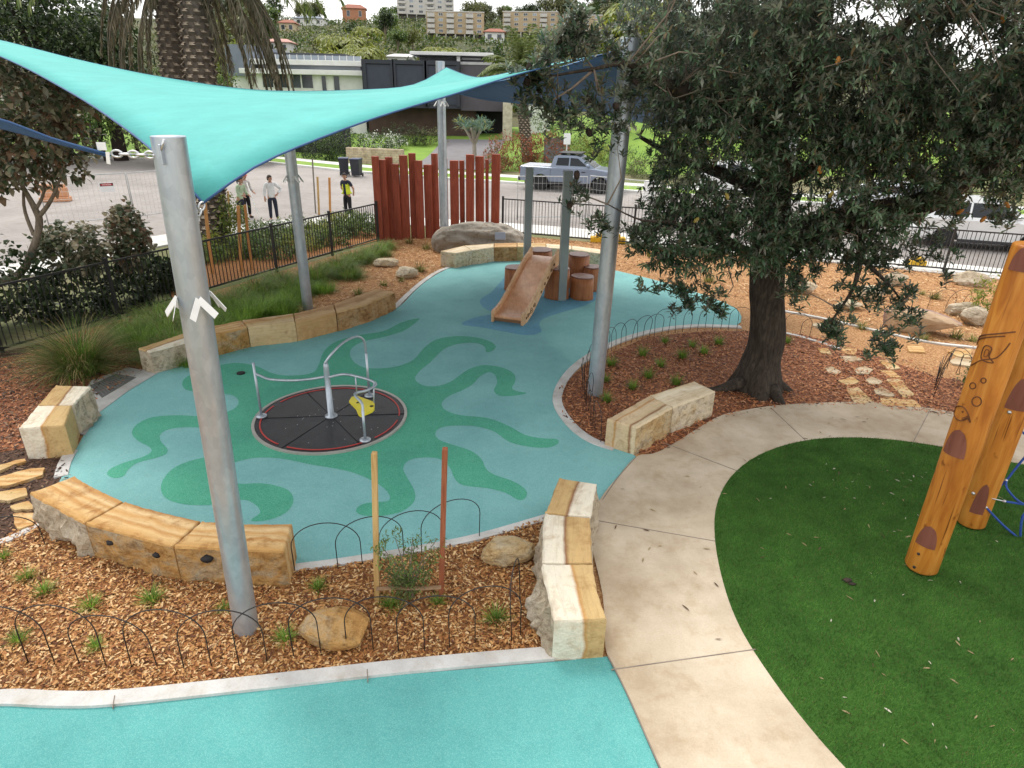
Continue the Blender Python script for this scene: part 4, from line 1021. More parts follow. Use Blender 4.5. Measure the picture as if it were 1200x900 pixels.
for x, y, Y in ((1179,563,Ya+.1),(1177,587.5,Ya),(1195.5,632,Ya-.1)):
    mb = MB(); mb.blob((0,0,0), (.02,.02,.02), sub=2, amp=.05); o = mb.build('ferrule', STEEL, nett); o.location = PD(x, y, Y)-Vector(nett.location)

# ------------------------------------------------------------------ stakes and small posts
def stake(px, py, tx, ty, w, m, label, group=None, name='timber_stake', Y=None):
    b = P(px, py); tp = PD(tx, ty, b.y if Y is None else Y); d = tp-b; mb = MB()
    n = d.normalized(); s = Vector((1,0,0)); u = n.cross(s).normalized()
    def ringp(p, k): return [p+s*a*k+u*c*k for a, c in ((-w/2,-w/2),(w/2,-w/2),(w/2,w/2),(-w/2,w/2))]
    vs = ringp(b-n*.06, 1)+ringp(tp-n*.01, 1)+ringp(tp, .82)
    mb.add(vs, [(4*i+k, 4*i+(k+1)%4, 4*i+4+(k+1)%4, 4*i+4+k) for i in range(2) for k in range(4)]+[(8,9,10,11)])
    return single(mb, name, m, label, 'stake', group)
SG = 'timber stakes round new plants'
stake(442, 704, 438.5, 530, .05, STAKEY, 'pale timber stake left of the sapling in the front bed')
stake(517, 700, 521.5, 525, .05, STAKER, 'red timber stake right of the sapling in the front bed')
mb = MB(); a, b = P(441, 690, .22), P(517, 688, .24); mb.tube([a, a.lerp(b, .3)+Vector((0,0,.01)), a.lerp(b, .7)-Vector((0,0,.01)), b], .03, 8, squash=.25)
single(mb, 'hessian_tie', mat('hessian', (.24,.15,.08), (.30,.19,.11), 20, .9), 'brown hessian tie stretched between the two stakes in the front bed', 'plant tie')
stake(249, 320, 240, 238, .07, STAKEO, 'tall orange stake beside the palm trunk behind the fence', SG)
stake(270, 270, 267, 224, .06, STAKEY, 'tan stake left of the bright green shrub behind the fence', SG)
stake(283, 318, 279, 241, .07, STAKEO, 'orange stake in front of the bright green shrub behind the fence', SG)
stake(295, 316, 287, 240, .06, STAKEO, 'yellowish orange stake right of the bright green shrub behind the fence', SG)
stake(374, 252, 372, 207, .07, STAKEY, 'tan stake beside the road right of the thin steel pole', SG)
stake(387, 252, 386, 208, .08, STAKEO, 'orange stake beside the road left of the worker in the yellow vest', SG)
stake(370, 250, 366, 186, .05, mat('grey_stake', (.24,.22,.19)), 'thin tall grey stake at the roadside right of the thin steel pole', SG)

# ------------------------------------------------------------------ black tubular fences
def fence(a, b, label, first=0.0, pitch=2.42, h=1.32):
    d = (b-a); L = d.length; d.normalize(); mid = (a+b)/2
    t = thing('pool_fence', label, 'fence', (mid.x, mid.y, 0))
    def seg(s0, s1, w0, z0, z1, mb):
        p, q = a+d*s0, a+d*s1; nr = Vector((-d.y, d.x, 0))*w0/2; vs = []
        for z in (z0, z1): vs += [(p.x-nr.x,p.y-nr.y,z),(q.x-nr.x,q.y-nr.y,z),(q.x+nr.x,q.y+nr.y,z),(p.x+nr.x,p.y+nr.y,z)]
        mb.add(vs, [(0,3,2,1),(4,5,6,7),(0,1,5,4),(1,2,6,5),(2,3,7,6),(3,0,4,7)])
    s = first; cuts = []
    while s <= L+.01: cuts.append(s); s += pitch
    for s in cuts:
        mb = MB(); seg(s-.0325, s+.0325, .065, -.05, h+.06, mb); seg(s-.036, s+.036, .072, h+.06, h+.075, mb); mb.build('post', BLACKP, t, True)
    for s0, s1 in zip(cuts, cuts[1:]):
        mb = MB(); seg(s0+.033, s1-.033, .038, h-.04, h, mb); mb.build('top_rail', BLACKP, t, True); mb = MB(); seg(s0+.033, s1-.033, .038, .10, .14, mb); mb.build('bottom_rail', BLACKP, t, True)
        mb = MB(); n = int((s1-s0)/.115)
        for k in range(1, n): x = s0+(s1-s0)*k/n; seg(x-.008, x+.008, .016, .135, h-.035, mb)
        mb.build('pickets', BLACKP, t, True)
    return t
gl = lambda p: Vector((p.x, p.y, 0))
F0 = gl(FL0)-dl*9.0; F0.z = 0
pp_ = P(307, 300, 1.35); sL = (gl(P(307, 262, 1.35))-F0).length % 2.42
fence(F0, gl(FL1), 'black tubular metal fence running beside the grasses on the left', sL)
fence(gl(FB0)+gl(db)*.1, gl(FB1)+gl(db)*9, 'black tubular metal fence at the back between the playground and the road', .05, 2.42)

# ------------------------------------------------------------------ red post palisade
RP = [(441.5,450,183,282),(450,457,187,281),(455,463,184,279),(463,471,192,280),(470.5,480,182,279),(479.5,488,179.5,276),(487.5,496,188,277),(497.5,507,193,276),(507,513.5,180,274),(518,524,186,275),(527,537,188,272),(538,543.5,188,274),(545,555,181,271),(557.5,567,183,271),(569,573,187,273),(576,586,180.5,270)]
a_, b_ = P(446, 282), gl(FB0)-gl(db)*.15
RNAMES = ['leftmost tall red timber post, next to the left fence', 'second red post from the left, a little shorter', 'narrow red post third from the left, set back', 'fourth red post from the left, clearly shorter', 'wide tall red post fifth from the left', 'tallest red post, sixth from the left', 'shorter red post seventh from the left', 'shortest wide red post, just left of the steel pole by two', 'narrow tall red post just left of the steel pole', 'red post mostly hidden behind the steel pole', 'wide red post just right of the steel pole', 'thin red post second to the right of the steel pole', 'tall wide red post third to the right of the steel pole', 'dark red wide post fourth to the right of the steel pole', 'thinnest orange red post, last but one on the right', 'rightmost tall red post, where the back fence starts']
for k, (x0, x1, yt, yb) in enumerate(RP):
    u = ((x0+x1)/2-446)/(581-446); c = a_.lerp(b_, u); c = c+Vector((0, (.16 if k in (2,5,9,11,14) else 0), 0))
    dep = (c-CAM).dot(_f); w = (x1-x0)/FPX*dep; h = zat(c.x, c.y, yt); ww = w*.93; wd2 = min(.2, ww)
    mb = MB(); mb.box(-ww/2, ww/2, -wd2/2, wd2/2, -.05, h, bev=.008)
    o = mb.build('red_post', REDW); o.location = c; o.rotation_euler = (rnd.uniform(-.008,.008), rnd.uniform(-.008,.008), rnd.uniform(-.2,.12))
    tag(o, RNAMES[k], 'timber post', 'red timber posts of the palisade')

# ------------------------------------------------------------------ temporary fencing, blocks, signs
TGAL = mat('temp_fence_tube', (.50,.51,.51), (.42,.43,.43), 8, .45, metal=.4)
def temp_panel(a, b, h, label, mesh=.16):
    d = (b-a); L = d.length; d.normalize(); t = thing('temporary_fence', label, 'construction fence', a.lerp(b, .5), 0, 'temporary fence panels along the road')
    mb = MB(); mb.tube([a+Vector((0,0,.08)), a+Vector((0,0,h)), b+Vector((0,0,h)), b+Vector((0,0,.08))], .022, 8); mb.tube([a+Vector((0,0,.2)), b+Vector((0,0,.2))], .018, 6); mb.build('frame', TGAL, t, True)
    mb = MB(); n = int(L/mesh)
    for k in range(1, n): p = a+d*(L*k/n); mb.tube([p+Vector((0,0,.2)), p+Vector((0,0,h))], .004, 4, caps=False)
    for k in range(1, 6): z = .2+(h-.2)*k/6; mb.tube([a+Vector((0,0,z)), b+Vector((0,0,z))], .004, 4, caps=False)
    mb.build('wire_mesh', TGAL, t, True); return t
def at18(px, py): p = P(px, py, 1.8); return Vector((p.x, p.y, 0))
ta, tb, tc2, td = at18(607, 206.5), at18(688.5, 207), at18(692, 206), at18(775, 214)
temp_panel(ta, tb, 1.8, 'wire mesh temporary fence panel in front of the parked ute, left one')
temp_panel(tc2, td, 1.8, 'wire mesh temporary fence panel beside the tall steel pole, right one')
te, tf_, tg = at18(105, 205), at18(147, 203), at18(192, 199)
tl = temp_panel(te-(tf_-te)*1.4, te+(tf_-te)*.98, 1.8, 'wire mesh temporary fence panel with warning sign on the left')
temp_panel(te+(tf_-te)*1.02, tg, 1.8, 'wire mesh temporary fence panel just left of the nearest steel pole')
def text_mesh(txt, size, name, m, parent, loc, rot):
    cu = bpy.data.curves.new(name, 'FONT'); cu.body = txt; cu.size = size; cu.align_x = 'CENTER'; cu.align_y = 'CENTER'; cu.extrude = .002
    o = bpy.data.objects.new(name, cu); COL.objects.link(o); bpy.context.view_layer.update()
    me = bpy.data.meshes.new_from_object(o.evaluated_get(bpy.context.evaluated_depsgraph_get())); bpy.data.objects.remove(o)
    me.materials.clear(); me.materials.append(m); q = bpy.data.objects.new(name, me); COL.objects.link(q); q.parent = parent; q.location = loc; q.rotation_euler = rot; return q
SIGNW = mat('sign_white', (.80,.80,.80), (.74,.74,.75), 3, .5); SIGNR = mat('sign_red', (.50,.02,.03), (.45,.02,.03), 3, .5)
cpt = (te+(tf_-te)*.42); cpt.z = zat(cpt.x, cpt.y, 218.5)
sg = thing('warning_sign', 'white warning sign with red header tied to the temporary fence', 'sign', cpt)
yaw = math.atan2((tf_-te).y, (tf_-te).x); sg.rotation_euler = (0, 0, yaw); sg.location = cpt+Vector((.0,-.05,0))
mb = MB(); mb.box(-.24, .24, -.006, .006, -.19, .14, bev=.003); mb.build('board', SIGNW, sg)
mb = MB(); mb.box(-.215, .215, -.010, -.004, .02, .125, bev=.002); mb.build('header', BLACKP, sg)
mb = MB(); mb.prism([(.2*math.cos(a*math.pi/16), .045*math.sin(a*math.pi/16)) for a in range(32)], 0, .004); hd = mb.build('header_oval', SIGNR, sg); hd.location = (0, -.0105, .0725); hd.rotation_euler = (R(90), 0, 0)
text_mesh('DANGER', .075, 'sign_text', SIGNW, sg, (0, -.017, .0725), (R(90), 0, 0))
YB = mat('yellow_block', (.72,.44,.02), (.62,.37,.02), 5, .5)
def yblock(px, py, label, rz=-.05, L=.95):
    p = P(px, py); mb = MB(); mb.box(-L/2, L/2, -.16, .16, 0, .2, bev=.03); mb.box(-L*.35, L*.35, -.10, .10, .199, .30, bev=.03)
    o = mb.build('fence_foot', YB); o.location = p; o.rotation_euler = (0, 0, rz); tag(o, label, 'fence foot', 'yellow plastic fence feet')
yblock(712, 284, 'yellow plastic fence foot behind the back fence left of the tall steel pole', L=1.25)
yblock(1073, 312, 'yellow plastic fence foot seen through the leaves at the back fence', L=.5)
mb = MB(); p = P(759, 234); mb.box(-.32, .32, -.2, .2, 0, .1, bev=.02); mb.box(-.3, .3, -.13, .13, .09, .5, bev=.03); mb.box(-.26, .26, -.08, .08, .49, .95, bev=.03)
o = mb.build('road_barrier', WHITEP); o.location = p; tag(o, 'white plastic road barrier standing on the road right of the tall pole', 'barrier')
p = P(66, 236); mb = MB(); mb.box(-.6, .6, -.22, .22, 0, .2, bev=.04); mb.box(-.55, .55, -.12, .12, .19, .62, bev=.05); mb.box(-.5, .5, -.07, .07, .61, .75, bev=.02)
o = mb.build('road_barrier', mat('orange_plastic', (.60,.31,.17), (.52,.25,.13), 4, .5)); o.location = p; o.rotation_euler = (0, 0, .3); tag(o, 'peach coloured plastic road barrier behind the leafy tree on the left', 'barrier')
# post sign by the red shrub
b = P(662, 214); t = thing('street_sign', 'small white street sign on a thin pole beside the red shrub', 'street sign', b)
h = zat(b.x, b.y, 156); mb = MB(); mb.tube([(0,0,-.05),(0,0,h-.05)], .035, 8); mb.build('sign_pole', TGAL, t); mb = MB(); mb.box(-.2, .2, -.05, -.038, h-.62, h, bev=.004); mb.build('sign_plate', SIGNW, t)
# wheelie bins
def bin_(px, py, label, rz):
    p = P(px, py); t = thing('wheelie_bin', label, 'bin', p, rz, 'wheelie bins at the far kerb'); dk = mat('bin_plastic', (.022,.024,.032), (.03,.032,.04), 4, .5)
    mb = MB(); mb.add([(-.24,-.27,.08),(.24,-.27,.08),(.24,.25,.08),(-.24,.25,.08),(-.29,-.36,1.0),(.29,-.36,1.0),(.29,.34,1.0),(-.29,.34,1.0)], [(3,2,1,0),(4,5,6,7),(0,1,5,4),(1,2,6,5),(2,3,7,6),(3,0,4,7)]); mb.build('bin_body', dk, t)
    mb = MB(); mb.box(-.31, .31, -.40, .38, 1.0, 1.07, bev=.025); mb.build('bin_lid', mat('bin_lid', (.028,.04,.09), (.035,.05,.1), 4, .45), t)
    for s in (-1, 1):
        mb = MB(); mb.lathe([(.1,-.03),(.1,.03)], 16); o = mb.build('bin_wheel', BLACKP, t); o.location = (s*.27, .27, .1); o.rotation_euler = (0, R(90), 0)
bin_(404, 206, 'dark blue lidded wheelie bin behind the worker in the yellow vest', .2); bin_(418.5, 207, 'dark wheelie bin at the far kerb right of the worker in the yellow vest', -.1)

# ------------------------------------------------------------------ people
def skin_mesh(V, E, Rd, root=0, sub=2):
    me = bpy.data.meshes.new('tmp'); bm = bmesh.new(); L = bm.verts.layers.skin.verify(); bv = []
    for k, v in enumerate(V):
        q = bm.verts.new(v); r = Rd[k]; q[L].radius = r if isinstance(r, tuple) else (r, r); q[L].use_root = (k == root); bv.append(q)
    for a, b in E: bm.edges.new((bv[a], bv[b]))
    bm.to_mesh(me); bm.free(); o = bpy.data.objects.new('tmp', me); COL.objects.link(o)
    o.modifiers.new('s', 'SKIN').use_smooth_shade = True; s = o.modifiers.new('d', 'SUBSURF'); s.levels = s.render_levels = sub
    bpy.context.view_layer.update(); m2 = bpy.data.meshes.new_from_object(o.evaluated_get(bpy.context.evaluated_depsgraph_get()))
    bpy.data.objects.remove(o); bpy.data.meshes.remove(me)
    vs = [v.co.copy() for v in m2.vertices]; fs = [tuple(p.vertices) for p in m2.polygons]; bpy.data.meshes.remove(m2); return vs, fs
SKIN = mat('skin', (.42,.24,.165), (.36,.195,.13), 6, .55)
EYE = mat('eye_dark', (.02,.015,.012)); LIP = mat('lips', (.30,.12,.10))
def person(px, py, rz, label, hscale, arms, cloth, hair, lean=(0,0), legs=None, cap=None, vest=None, tail=False, long_sleeve=True, head_rz=0):
    t = thing('person', label, 'person', P(px, py), rz)
    lx, ly = lean
    pel, sp, ch, nb, nk = (0,0,.95), (lx*.3,ly*.3,1.12), (lx*.7,ly*.7,1.30), (lx,ly,1.45), (lx*1.1,ly*1.1+.01,1.53)
    hc = Vector((lx*1.25, ly*1.25+.03, 1.635))
    legs = legs or {}
    V = [pel, sp, ch, nb, nk]; E = [(0,1),(1,2),(2,3),(3,4)]; Rd = [(.13,.10), (.125,.09), (.15,.10), (.075,.065), .052]
    AR = {}
    for s in (-1, 1):
        sh = Vector((s*.175+lx, ly, 1.42)); el, wr, pd = [Vector(p) for p in arms[s]]; i = len(V)
        V += [sh, el, wr, wr+(pd*.07)]; Rd += [.056, .042, .030, (.036,.024)]; E += [(3,i),(i,i+1),(i+1,i+2),(i+2,i+3)]; AR[s] = (sh, el, wr, pd)
        palm = wr+pd*.075; side = pd.cross(Vector((0,1,.2))).normalized()
        for f, (o_, ln) in enumerate(((-.027,.062),(-.009,.072),(.009,.068),(.026,.052))):
            j = len(V); a = palm+side*o_; V += [a+pd*.01, a+pd*(.01+ln*.5), a+pd*(.01+ln)+Vector((0,.012,0))]; Rd += [.0095,.0088,.0075]; E += [(i+3,j),(j,j+1),(j+1,j+2)]
        j = len(V); V += [wr+pd*.03+side*-.03, wr+pd*.06+side*-.055, wr+pd*.085+side*-.06]; Rd += [.011,.010,.008]; E += [(i+2,j),(j,j+1),(j+1,j+2)]
    LG = {}
    for s in (-1, 1):
        hp = Vector((s*.09, 0, .90)); kn, an = [Vector(p) for p in legs.get(s, ((s*.11,.02,.50),(s*.12,-.02,.09)))]; i = len(V); toe = an+Vector((s*.02,.15,-.05))
        V += [hp, kn, an, toe]; Rd += [.088, .058, .042, .038]; E += [(0,i),(i,i+1),(i+1,i+2),(i+2,i+3)]; LG[s] = (hp, kn, an, toe)
    vs, fs = skin_mesh(V, E, Rd); mb = MB(); mb.add(vs, fs, 0, True)
    # head: skull, jaw, nose, ears, eyes, mouth
    HR = Matrix.Rotation(head_rz, 3, 'Z')
    bm = bmesh.new(); bmesh.ops.create_icosphere(bm, subdivisions=4, radius=1); hv = []
    for v in bm.verts:
        d = v.co; x, y, z = d.x*.077, d.y*.096, d.z*.118
        if z < 0: x *= 1-.33*(-d.z)**1.5; y *= 1-.12*(-d.z); 
        if d.y > .3 and z < .0: y += .008*(-d.z)
        nzb = max(0, 1-abs(d.x)/.16)*max(0, 1-abs(d.z+.12)/.26)*(d.y > .5); y += .024*nzb
        ey = max(0, 1-abs(abs(d.x)-.38)/.2)*max(0, 1-abs(d.z-.08)/.15)*(d.y > .4); y -= .010*ey
        hv.append(HR @ Vector((x, y, z))+hc)
    mb.add(hv, [[q.index for q in f.verts] for f in bm.faces], 0, True); bm.free()
    for s in (-1, 1):
        c = HR @ Vector((s*.078, -.005, .0)); mb.blob(tuple(hc+c), (.012,.022,.033), 0, 2, 0)
        c = HR @ Vector((s*.030, .083, .012)); mb.blob(tuple(hc+c), (.013,.010,.009), 1, 2, 0)
    c = HR @ Vector((0, .086, -.058)); mb.blob(tuple(hc+c), (.024,.008,.007), 2, 2, 0)
    mb.build('body', [SKIN, EYE, LIP], t)
    # trousers
    Vt = [(0,0,1.0), pel]; Et = [(0,1)]; Rt = [(.135,.105), (.145,.118)]
    for s in (-1, 1):
        hp, kn, an, toe = LG[s]; i = len(Vt); Vt += [hp, kn, an+Vector((0,0,.02))]; Rt += [.104, .076, .062]; Et += [(1,i),(i,i+1),(i+1,i+2)]
    vs, fs = skin_mesh(Vt, Et, Rt); mb = MB(); mb.add(vs, fs, 0, True); mb.build('trousers', cloth['legs'], t)
    # shirt
    Vs = [(lx*.15,ly*.15,cloth.get('hem', .92)), sp, ch, (lx*.95,ly*.95,1.44)]; Es = [(0,1),(1,2),(2,3)]; Rs = [(.158,.125), (.148,.112), (.172,.122), (.085,.08)]
    for s in (-1, 1):
        sh, el, wr, pd = AR[s]; i = len(Vs); Vs += [sh, el if long_sleeve else sh.lerp(el, .7)]; Rs += [.076, .060]; Es += [(3,i),(i,i+1)]
        if long_sleeve: Vs.append(el.lerp(wr, .85)); Rs.append(.048); Es.append((i+1,i+2))
    vs, fs = skin_mesh(Vs, Es, Rs, 1); mb = MB(); mb.add(vs, fs, 0, True); mb.build('shirt', cloth['top'], t)
    if vest is not None:
        vs, fs = skin_mesh([(lx*.15,ly*.15,1.0), sp, ch, (lx*.9,ly*.9,1.42)], [(0,1),(1,2),(2,3)], [(.176,.142), (.168,.132), (.19,.14), (.15,.095)], 1)
        keep = []
        for f in fs:
            c = sum((vs[i] for i in f), Vector())/len(f)
            if not (abs(c.x) < .065 and c.y > 0) and c.z < 1.50: keep.append(f)
        mb = MB(); mb.add(vs, keep, 0, True); o = mb.build('vest', vest, t); md = o.modifiers.new('t', 'SOLIDIFY'); md.thickness = .008
    for s in (-1, 1):
        an = LG[s][2]; mb = MB(); mb.blob(tuple(an+Vector((s*.01,.06,-.045))), (.05,.135,.048), 0, 3, .05); mb.build('shoe', cloth['shoe'], t)
    # hair or cap
    mb = MB(); bm = bmesh.new(); bmesh.ops.create_icosphere(bm, subdivisions=4, radius=1); hv = []
    for v in bm.verts:
        d = v.co; k = 1.10+.05*noise.noise(d*5); hv.append(HR @ Vector((d.x*.080*k, d.y*.100*k-.004, d.z*.122*k))+hc)
    hf = []
    for f in bm.faces:
        c = f.calc_center_median()
        if c.z > .42 or (c.y < -.1 and c.z > -.55) or (abs(c.x) > .6 and c.z > .1 and c.y < .35): hf.append([q.index for q in f.verts])
    mb.add(hv, hf, 0, True); bm.free(); o = mb.build('hair', hair, t); md = o.modifiers.new('t', 'SOLIDIFY'); md.thickness = .012
    if tail:
        a = hc+HR @ Vector((0,-.10,.02)); mb = MB(); mb.tube([a, a+HR @ Vector((0,-.06,-.01)), a+HR @ Vector((0,-.09,-.09)), a+HR @ Vector((0,-.08,-.17))], [.025,.036,.032,.008], 10); mb.build('ponytail', hair, t)
    if cap is not None:
        mb = MB(); mb.lathe([(.103,0),(.104,.03),(.092,.075),(.06,.105),(.001,.115)], 24); 
        mb.add([(.075*math.cos(a), .06+.12*math.sin(a), .004-.02*math.sin(a)) for a in [k*math.pi/10 for k in range(11)]]+[(.075*math.cos(a), .06+.12*math.sin(a), -.004-.02*math.sin(a)) for a in [k*math.pi/10 for k in range(11)]], [tuple(range(11)), tuple(range(11, 22))[::-1]]+[(k, k+11, k+12, k+1) for k in range(10)])
        o = mb.build('cap', cap, t); o.location = hc+Vector((0,0,.035)); o.rotation_euler = (0, 0, head_rz)
    t.scale = (hscale,)*3; return t
fab = lambda n, c: mat(n, c, tuple(x*.8 for x in c), 5, .9, .3, 30)
HAIRD = mat('dark_hair', (.018,.012,.010), (.03,.02,.015), 12, .6)
CL_N = fab('navy_cloth', (.022,.026,.045)); CL_W = fab('white_cloth', (.70,.71,.72)); CL_B = fab('black_cloth', (.014,.014,.017)); CL_T = fab('tan_cloth', (.50,.43,.28)); CL_P = fab('pale_cloth', (.55,.52,.50))
SHOE = mat('shoe_leather', (.05,.035,.03), (.07,.05,.04), 8, .6); SHOEW = mat('shoe_white', (.6,.6,.58), (.5,.5,.5), 8, .6)
dn = (0, .1, -1)
person(322, 259, R(-150), 'person in a loose white shirt and dark trousers, one hand on hip, on the roadside', 1.0, {1: ((.25,-.02,1.16), (.27,.06,.92), (0,.15,-1)), -1: ((-.40,-.06,1.20), (-.20,.10,1.04), (.7,.3,-.4))}, dict(top=CL_W, legs=CL_N, shoe=SHOEW, hem=.86), HAIRD, head_rz=R(45))
person(409, 256, R(155), 'person in a yellow safety vest and dark clothes looking down beside the road', 1.02, {1: ((.30,-.05,1.17), (.24,-.16,.98), (-.5,-.3,-.6)), -1: ((-.30,-.05,1.17), (-.22,-.14,.98), (.5,-.3,-.6))}, dict(top=CL_N, legs=CL_B, shoe=SHOE), HAIRD, vest=mat('safety_yellow', (.66,.74,.04), (.58,.66,.04), 5, .8), long_sleeve=False, lean=(0,.03), head_rz=R(20))
person(285, 261, R(-110), 'person with a dark ponytail and pale green top behind the orange stakes', .98, {1: ((.22,.14,1.17), (.16,.34,1.08), (0,.8,-.4)), -1: ((-.22,.14,1.17), (-.16,.34,1.06), (0,.8,-.4))}, dict(top=fab('pale_green_cloth', (.42,.52,.36)), legs=CL_N, shoe=SHOE), HAIRD, lean=(0,.12), tail=True)
person(291, 255.5, R(-120), 'person in a red cap and dark trousers standing behind the ponytailed one', 1.0, {1: ((.25,.04,1.17), (.24,.22,1.02), (0,.8,-.5)), -1: ((-.25,.04,1.17), (-.24,.2,1.02), (0,.8,-.5))}, dict(top=CL_P, legs=CL_B, shoe=SHOE), HAIRD, cap=fab('red_cap_cloth', (.50,.16,.14)), lean=(0,.06))
mb = MB(); a, b = P(307, 263), PD(289, 214, P(300, 261).y); mb.tube([a, b], .022, 8); single(mb, 'white_pole', WHITEP, 'long white pole leaning in front of the person in the red cap', 'pole')

# ------------------------------------------------------------------ vehicles
GLASSC = mat('car_glass', (.012,.015,.02), (.02,.024,.03), 2, .15, spec=.35); TYRE = mat('tyre', (.018,.018,.019), (.028,.028,.028), 9, .8)
RIM = mat('alloy_rim', (.30,.31,.32), (.22,.23,.24), 6, .35, metal=.7); PLAST = mat('dark_trim', (.03,.03,.033), (.04,.04,.044), 6, .6); TAIL = mat('tail_lamp', (.32,.02,.02), (.25,.015,.015), 5, .25); HEAD = mat('head_lamp', (.62,.64,.66), (.5,.52,.55), 6, .15)
def carpaint(n, c):
    k = NT(n); k.fin(k.ramp(k.noise(k.coords(), 2), [(.3, c), (.7, tuple(x*.93 for x in c))]), .3, .25, .5); k.b.inputs['Coat Weight'].default_value = .6; k.b.inputs['Coat Roughness'].default_value = .08; return k.m
def car(p, rz, label, paint, kind):
    t = thing('pickup_truck' if kind == 'ute' else 'parked_car', label, 'pickup truck' if kind == 'ute' else 'car', p, rz, 'cars parked by the road')
    if kind == 'ute':
        L0, L1, W, rw, wx, sill, belt = -2.68, 2.68, .95, .40, (-1.5, 1.75), .50, 1.22
        up = [(2.66,.78),(2.62,1.08),(2.45,1.17),(1.45,1.27),(.9,1.27),(-.95,1.25),(-2.62,1.27),(-2.68,1.2),(-2.68,.62)]
        cab = [(-.98,1.245),(-.80,1.80),(-.55,1.87),(.42,1.87),(.62,1.80),(1.50,1.262)]
        wins = [[(-.68,1.36),(-.60,1.74),(.02,1.76),(.02,1.36)], [(.09,1.36),(.09,1.76),(.50,1.74),(1.02,1.36)]]
    else:
        hh = {'suv': .06, 'van': .28, 'hatch': -.12}[kind]
        L0, L1, W, rw, wx, sill, belt = -2.25, 2.25, .90, .34, (-1.35, 1.38), .36, 1.02
        up = [(2.24,.55),(2.2,.8),(2.05,.92),(1.2,1.05),(.8,1.06),(-2.1,1.08),(-2.22,.98),(-2.25,.5)]
        cab = [(-2.12,1.06),(-1.95,1.55+hh),(-1.6,1.66+hh),(.05,1.68+hh),(.35,1.62+hh),(1.25,1.045)]
        wins = [[(-1.85,1.14),(-1.72,1.52+hh),(-.75,1.56+hh),(-.75,1.14)], [(-.68,1.14),(-.68,1.56+hh),(.15,1.56+hh),(.85,1.14)]]
    low = []
    for x in wx:
        low.append([(x+(rw+.07)*math.cos(a), rw+(rw+.07)*math.sin(a)) for a in [math.pi*k/10 for k in range(11)]])
    prof = up+[(L0+.05, sill)]
    for arc in low:
        a = [q for q in arc[::-1] if q[1] > sill*.9]; prof += [(a[0][0], sill)]+a+[(a[-1][0], sill)]
    prof += [(L1-.06, sill)]
    n = len(prof); mb = MB(); ys = (-W, -W+.06, W-.06, W); vs = []
    cx = (L0+L1)/2
    for y in ys:
        e = abs(y) == W
        for x, z in prof:
            k = .985 if e else 1.0; zz = z-(.035 if e and z > 1.0 else 0); vs.append((cx+(x-cx)*k, y*(1 if z < 1.1 else .985), zz))
    fs = [(q*n+(i+1)%n, q*n+i, (q+1)*n+i, (q+1)*n+(i+1)%n) for q in range(3) for i in range(n)]
    fs += [tuple(range(n))[::-1] if False else tuple(range(n)), tuple(range(3*n, 4*n))[::-1]]
    mb.add(vs, fs, 0); mb.build('body', paint, t)
    mb = MB(); nc = len(cab); wt = lambda z: W-.06-(z-cab[0][1])*.24
    vs = [(x, -wt(z), z) for x, z in cab]+[(x, wt(z), z) for x, z in cab]
    mb.add(vs, [tuple(range(nc)), tuple(range(nc, 2*nc))[::-1]]+[(i+1, i, nc+i, nc+i+1) for i in range(nc-1)]); cb = mb.build('cabin', paint, t)
    for s in (-1, 1):
        for wv in wins:
            mb = MB(); a = [(x, s*(wt(z)+.006), z) for x, z in wv]; b2 = [(x, s*(wt(z)-.02), z) for x, z in wv]
            mb.add(a+b2, [(0,1,2,3) if s > 0 else (3,2,1,0)]+[(i, (i+1)%4, 4+(i+1)%4, 4+i) for i in range(4)]); mb.build('side_window', GLASSC, t)
        mb = MB(); x = 1.08 if kind == 'ute' else .75; z = belt+.2; mb.blob((x, s*(W+.10), z), (.09,.12,.085), 0, 2, .03); mb.box(x-.03, x+.03, min(s*(W-.1), s*(W+.05)), max(s*(W-.1), s*(W+.05)), z-.07, z-.03); mb.build('wing_mirror', paint, t)
        for x in ((.03, -.95) if kind == 'ute' else (-.71, .5)):
            mb = MB(); mb.box(x-.006, x+.006, s*W-.004 if s > 0 else -W-.004, s*W+.004 if s > 0 else -W+.004, sill+.05, belt-.04); mb.build('door_seam', PLAST, t)
        for x in ((-.15, .85) if kind == 'ute' else (-.9, .1)):
            mb = MB(); mb.box(x-.1, x+.1, s*(W+.012)-.012, s*(W+.012)+.012, belt-.16, belt-.12, bev=.005); mb.build('door_handle', PLAST if kind == 'ute' else paint, t)
        mb = MB(); mb.box(L0-.012, L0+.10, s*(W-.09)-.07, s*(W-.09)+.07, belt-.38 if kind == 'ute' else .72, belt-.04 if kind == 'ute' else 1.0, bev=.02); mb.build('tail_light', TAIL, t)
        mb = MB(); mb.box(L1-.18, L1-.0, s*(W-.17)-.16, s*(W-.17)+.15, .80 if kind == 'ute' else .66, 1.03 if kind == 'ute' else .82, bev=.03); mb.build('headlight', HEAD, t)
        mb = MB(); mb.box(wx[0]+rw+.1, wx[1]-rw-.1, s*(W-.02)-.06, s*(W-.02)+.06, sill-.08, sill+.02, bev=.02); mb.build('side_step', PLAST, t)
